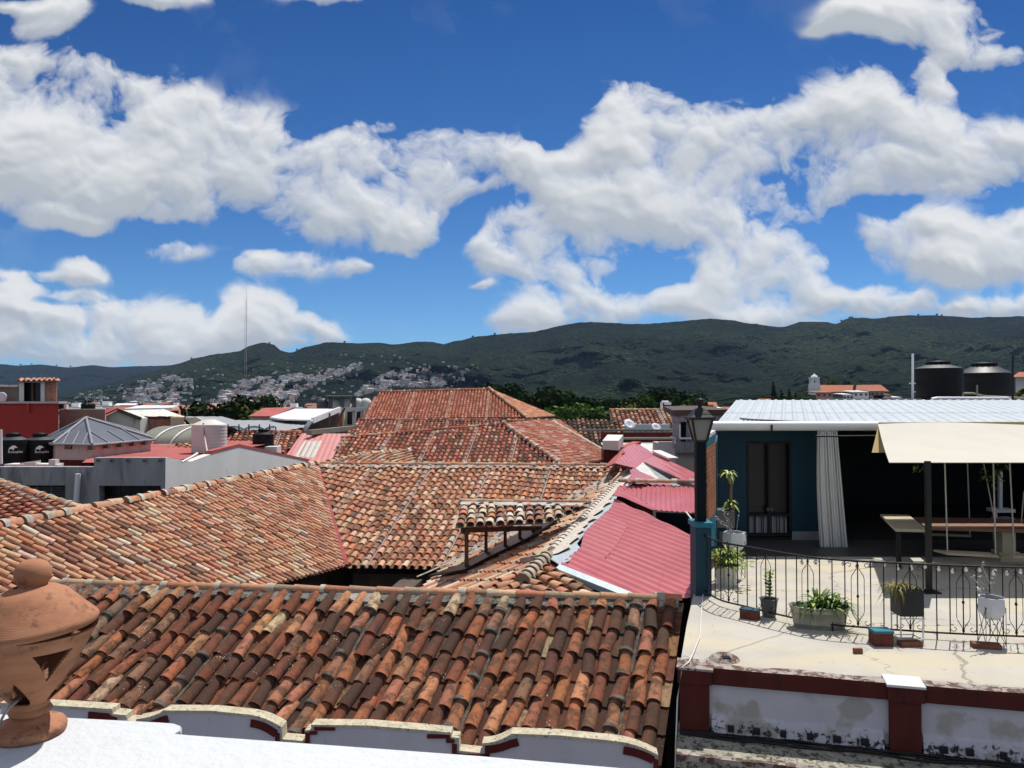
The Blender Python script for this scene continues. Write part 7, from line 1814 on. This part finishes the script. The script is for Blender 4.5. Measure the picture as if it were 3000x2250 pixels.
# white church with bell tower on a knoll
Yw = 400
kn = MB(); c = V(((2440-1500)/F*Yw, Yw+30, ZG)); vs = []; 
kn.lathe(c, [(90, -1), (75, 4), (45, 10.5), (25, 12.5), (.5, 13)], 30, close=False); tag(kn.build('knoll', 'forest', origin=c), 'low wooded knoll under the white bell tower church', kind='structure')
wch = thing('white_bell_tower_church', 'long white church with square bell tower and terracotta roof on the knoll', 'church', P(2386, 1160, Yw))
cT = P(2386, 1175, Yw); s4 = Yw/F; mb = MB(); mb.box((cT.x, Yw, P(0, 1150, Yw).z), (25*s4, 25*s4, 50*s4)); mb.box((cT.x, Yw, P(0, 1137, Yw).z), (28*s4, 28*s4, 2*s4)); 
for i, j in ((-1, -1), (1, -1), (1, 1), (-1, 1)): mb.box((cT.x+i*8*s4, Yw+j*8*s4, P(0, 1121, Yw).z), (6*s4, 6*s4, 30*s4))
mb.box((cT.x, Yw, P(0, 1107, Yw).z), (24*s4, 24*s4, 4*s4)); mb.lathe(V((cT.x, Yw, P(0, 1105, Yw).z)), [(10*s4, 0), (8*s4, 4*s4), (4*s4, 7*s4), (1.5*s4, 8*s4), (1*s4, 11*s4), (.01, 12*s4)], 12, close=False); mb.build('bell_tower', 'house_white', wch)
mb = MB(); mb.box((cT.x+1*s4, Yw, P(0, 1118, Yw).z), (3*s4, 3*s4, 5*s4)); mb.build('bell', 'iron', wch)
mb = MB(); a, b = P(2396, 1152, Yw+2), P(2560, 1152, Yw+2); mb.hexa([V((a.x, a.y, ZG)), V((b.x, b.y, ZG)), V((b.x, b.y+12, ZG)), V((a.x, a.y+12, ZG)), a-V((0, 0, 2)), b-V((0, 0, 2)), b+V((0, 12, -2)), a+V((0, 12, -2))]); mb.build('nave_wall', 'house_white', wch)
mb = MB(); a, b = P(2396, 1148, Yw+1), P(2498, 1148, Yw+1); mb.quad(a, b, P(2500, 1128, Yw+10), P(2398, 1128, Yw+10)); a, b = P(2505, 1148, Yw+1), P(2605, 1146, Yw+1); mb.quad(a, b, P(2580, 1127, Yw+10), P(2510, 1128, Yw+10)); mb.build('nave_roof', 'roof_terra', wch)
for (x0, x1, yt, k, lab) in ((2500, 2545, 1150, 'house_white', 'white block house just right of the long church roof'), (2550, 2590, 1148, 'house_grey', 'grey house with small windows right of the church'), (2470, 2500, 1158, 'house_white', 'small white house in front of the church nave'), (2560, 2612, 1158, 'house_cream', 'cream house at the right foot of the church knoll'), (2390, 2440, 1152, 'house_pink', 'pinkish house at the foot of the bell tower'), (2590, 2640, 1166, 'house_white', 'low white house near the white pole, right of the knoll')):
    Yh = 330; t = blk('town_house', lab, 'house', x0, x1, yt, Yh, 9, k)
    mb = MB(); n_ = 3
    for i in range(n_): x = x0+(x1-x0)*(i+.5)/n_; mb.box(P(x, yt+6, Yh-.06), (.9, .1, .8))
    mb.build('window', 'window_dark', t)
    mb = MB(); a, b = P(x0-1, yt, Yh-.5), P(x1+1, yt, Yh-.5); o_ = V((0, 10, .6)); mb.hexa([a, b, b+o_, a+o_]+[q+V((0, 0, .4)) for q in (a, b, b+o_, a+o_)]); mb.build('roof', 'roof_dull' if k != 'house_white' else 'roof_tin', t)
# right of lamp: a few nearer orange roofs
for (x0, x1, yt, Y_, lab) in ((1955, 2020, 1172, 180, 'orange roofed house behind the lamp head'), (1790, 1850, 1186, 170, 'orange tiled house right of the round bright tree'), (2060, 2100, 1178, 160, 'salmon roofed house right of the lamp head'), (2220, 2260, 1168, 230, 'small house left of the cypresses')):
    t = blk('town_house', lab, 'house', x0, x1, yt+12, Y_, 8, 'house_cream'); mb = MB(); a, b = P(x0-3, yt+12, Y_-.6), P(x1+3, yt+12, Y_-.6); mb.quad(a, b, P(x1-2, yt, Y_+4), P(x0+2, yt, Y_+4)); mb.quad(P(x1-2, yt, Y_+4), P(x0+2, yt, Y_+4), a+V((0, 9, 0)), b+V((0, 9, 0))); mb.build('roof', 'roof_terra', t)
    mb = MB(); mb.box(P((x0+x1)/2, yt+16, Y_-.05), (1.4, .1, 1.2)); mb.build('window', 'window_dark', t)
slp = thing('distant_street_light', 'small white curved street light above the long tiled roof', 'lamp', P(1938, 1202, 70))
mb = MB(); mb.tube([P(1938, 1204, 70), P(1938, 1180, 70), P(1941, 1177, 70), P(1958, 1178, 70)], .12, 6); mb.build('post', 'white_metal', slp); mb = MB(); mb.box(P(1956, 1182, 70), (.6, .3, .25)); mb.build('lamp_head', 'white_metal', slp)

# radio mast
Ym = 300; mst = thing('radio_mast', 'very tall thin red and white lattice mast rising against the clouds', 'mast', V((P(719, 1170, Ym).x, Ym, ZG)))
m, nt, b = newmat('mast_paint'); b.inputs['Base Color'].default_value = (.42, .36, .36, 1); b.inputs['Roughness'].default_value = .6
mb = MB(); zt = P(719, 868, Ym).z; xm = P(719, 1170, Ym).x; w_ = .50; cs = [V((w_*math.cos(a), w_*math.sin(a), 0)) for a in (R(90), R(210), R(330))]
for q in cs: mb.tube([V((xm, Ym, ZG))+q, V((xm, Ym, zt))+q*.8], .035, 4)
z = ZG; k = 0
while z < zt-2:
    for i in range(3): mb.tube([V((xm, Ym, z))+cs[i], V((xm, Ym, z+1.6))+cs[(i+1) % 3]], .022, 3, cap=False)
    z += 1.6
mb.build('lattice', 'mast_paint', mst)
mb = MB(); mb.tube([V((xm, Ym, zt)), V((xm, Ym, zt+2.5))], .05, 4); mb.build('antenna', 'mast_paint', mst)

# rooftop aerials on the left
for i, (px, py0, py1, Ya, lab) in enumerate(((255, 1186, 1160, 43, 'thin television aerial above the olive cement wall'), (330, 1204, 1176, 47, 'thin television aerial on the grey gable house'), (548, 1225, 1196, 50, 'thin television aerial over the grey sheet roofs'), (812, 1196, 1170, 64, 'thin television aerial behind the dull red sheet roof'))):
    t = thing('television_aerial', lab, 'antenna', P(px, py0, Ya)); mb = MB(); mb.tube([P(px, py0, Ya), P(px, py1, Ya)], .025, 4); mb.build('mast', 'galvanised', t); mb = MB()
    for k in range(5): mb.tube([P(px-7+k*3.2, py1+1, Ya-.4), P(px-7+k*3.2, py1+1, Ya+.4)], .015, 3)
    mb.tube([P(px-9, py1+1, Ya), P(px+9, py1+1, Ya)], .018, 3); mb.build('rods', 'galvanised', t)
# right edge house
reh = blk('right_edge_house', 'white house with dark red roof at the right edge beyond the tanks', 'house', 2975, 3120, 1102, 60, 8, 'house_white')
mb = MB(); a, b = P(2965, 1104, 59), P(3130, 1104, 59); mb.quad(a, b, P(3130, 1090, 64), P(2985, 1090, 64)); mb.build('roof', 'roof_terra', reh)

# ---------------------------------------------------------------- air
HAZE = True
if HAZE:
    hm = bpy.data.materials.new('haze_air'); hm.use_nodes = True; ht = hm.node_tree; ht.nodes.clear()
    pv = ht.nodes.new('ShaderNodeVolumePrincipled'); pv.inputs['Density'].default_value = .000038; pv.inputs['Color'].default_value = (.42, .62, 1, 1); pv.inputs['Anisotropy'].default_value = .0
    ou = ht.nodes.new('ShaderNodeOutputMaterial'); ht.links.new(pv.outputs[0], ou.inputs['Volume'])
    MATS['haze_air'] = hm
    mb = MB(); mb.box((0, 3700, 225), (15800, 8600, 475)); hz_ = mb.build('haze', 'haze_air'); tag(hz_, 'faint blue air between the town and the mountains', kind='stuff')
for o in bpy.data.objects:
    for k_ in ('_o', 'top'):
        if k_ in o: del o[k_]
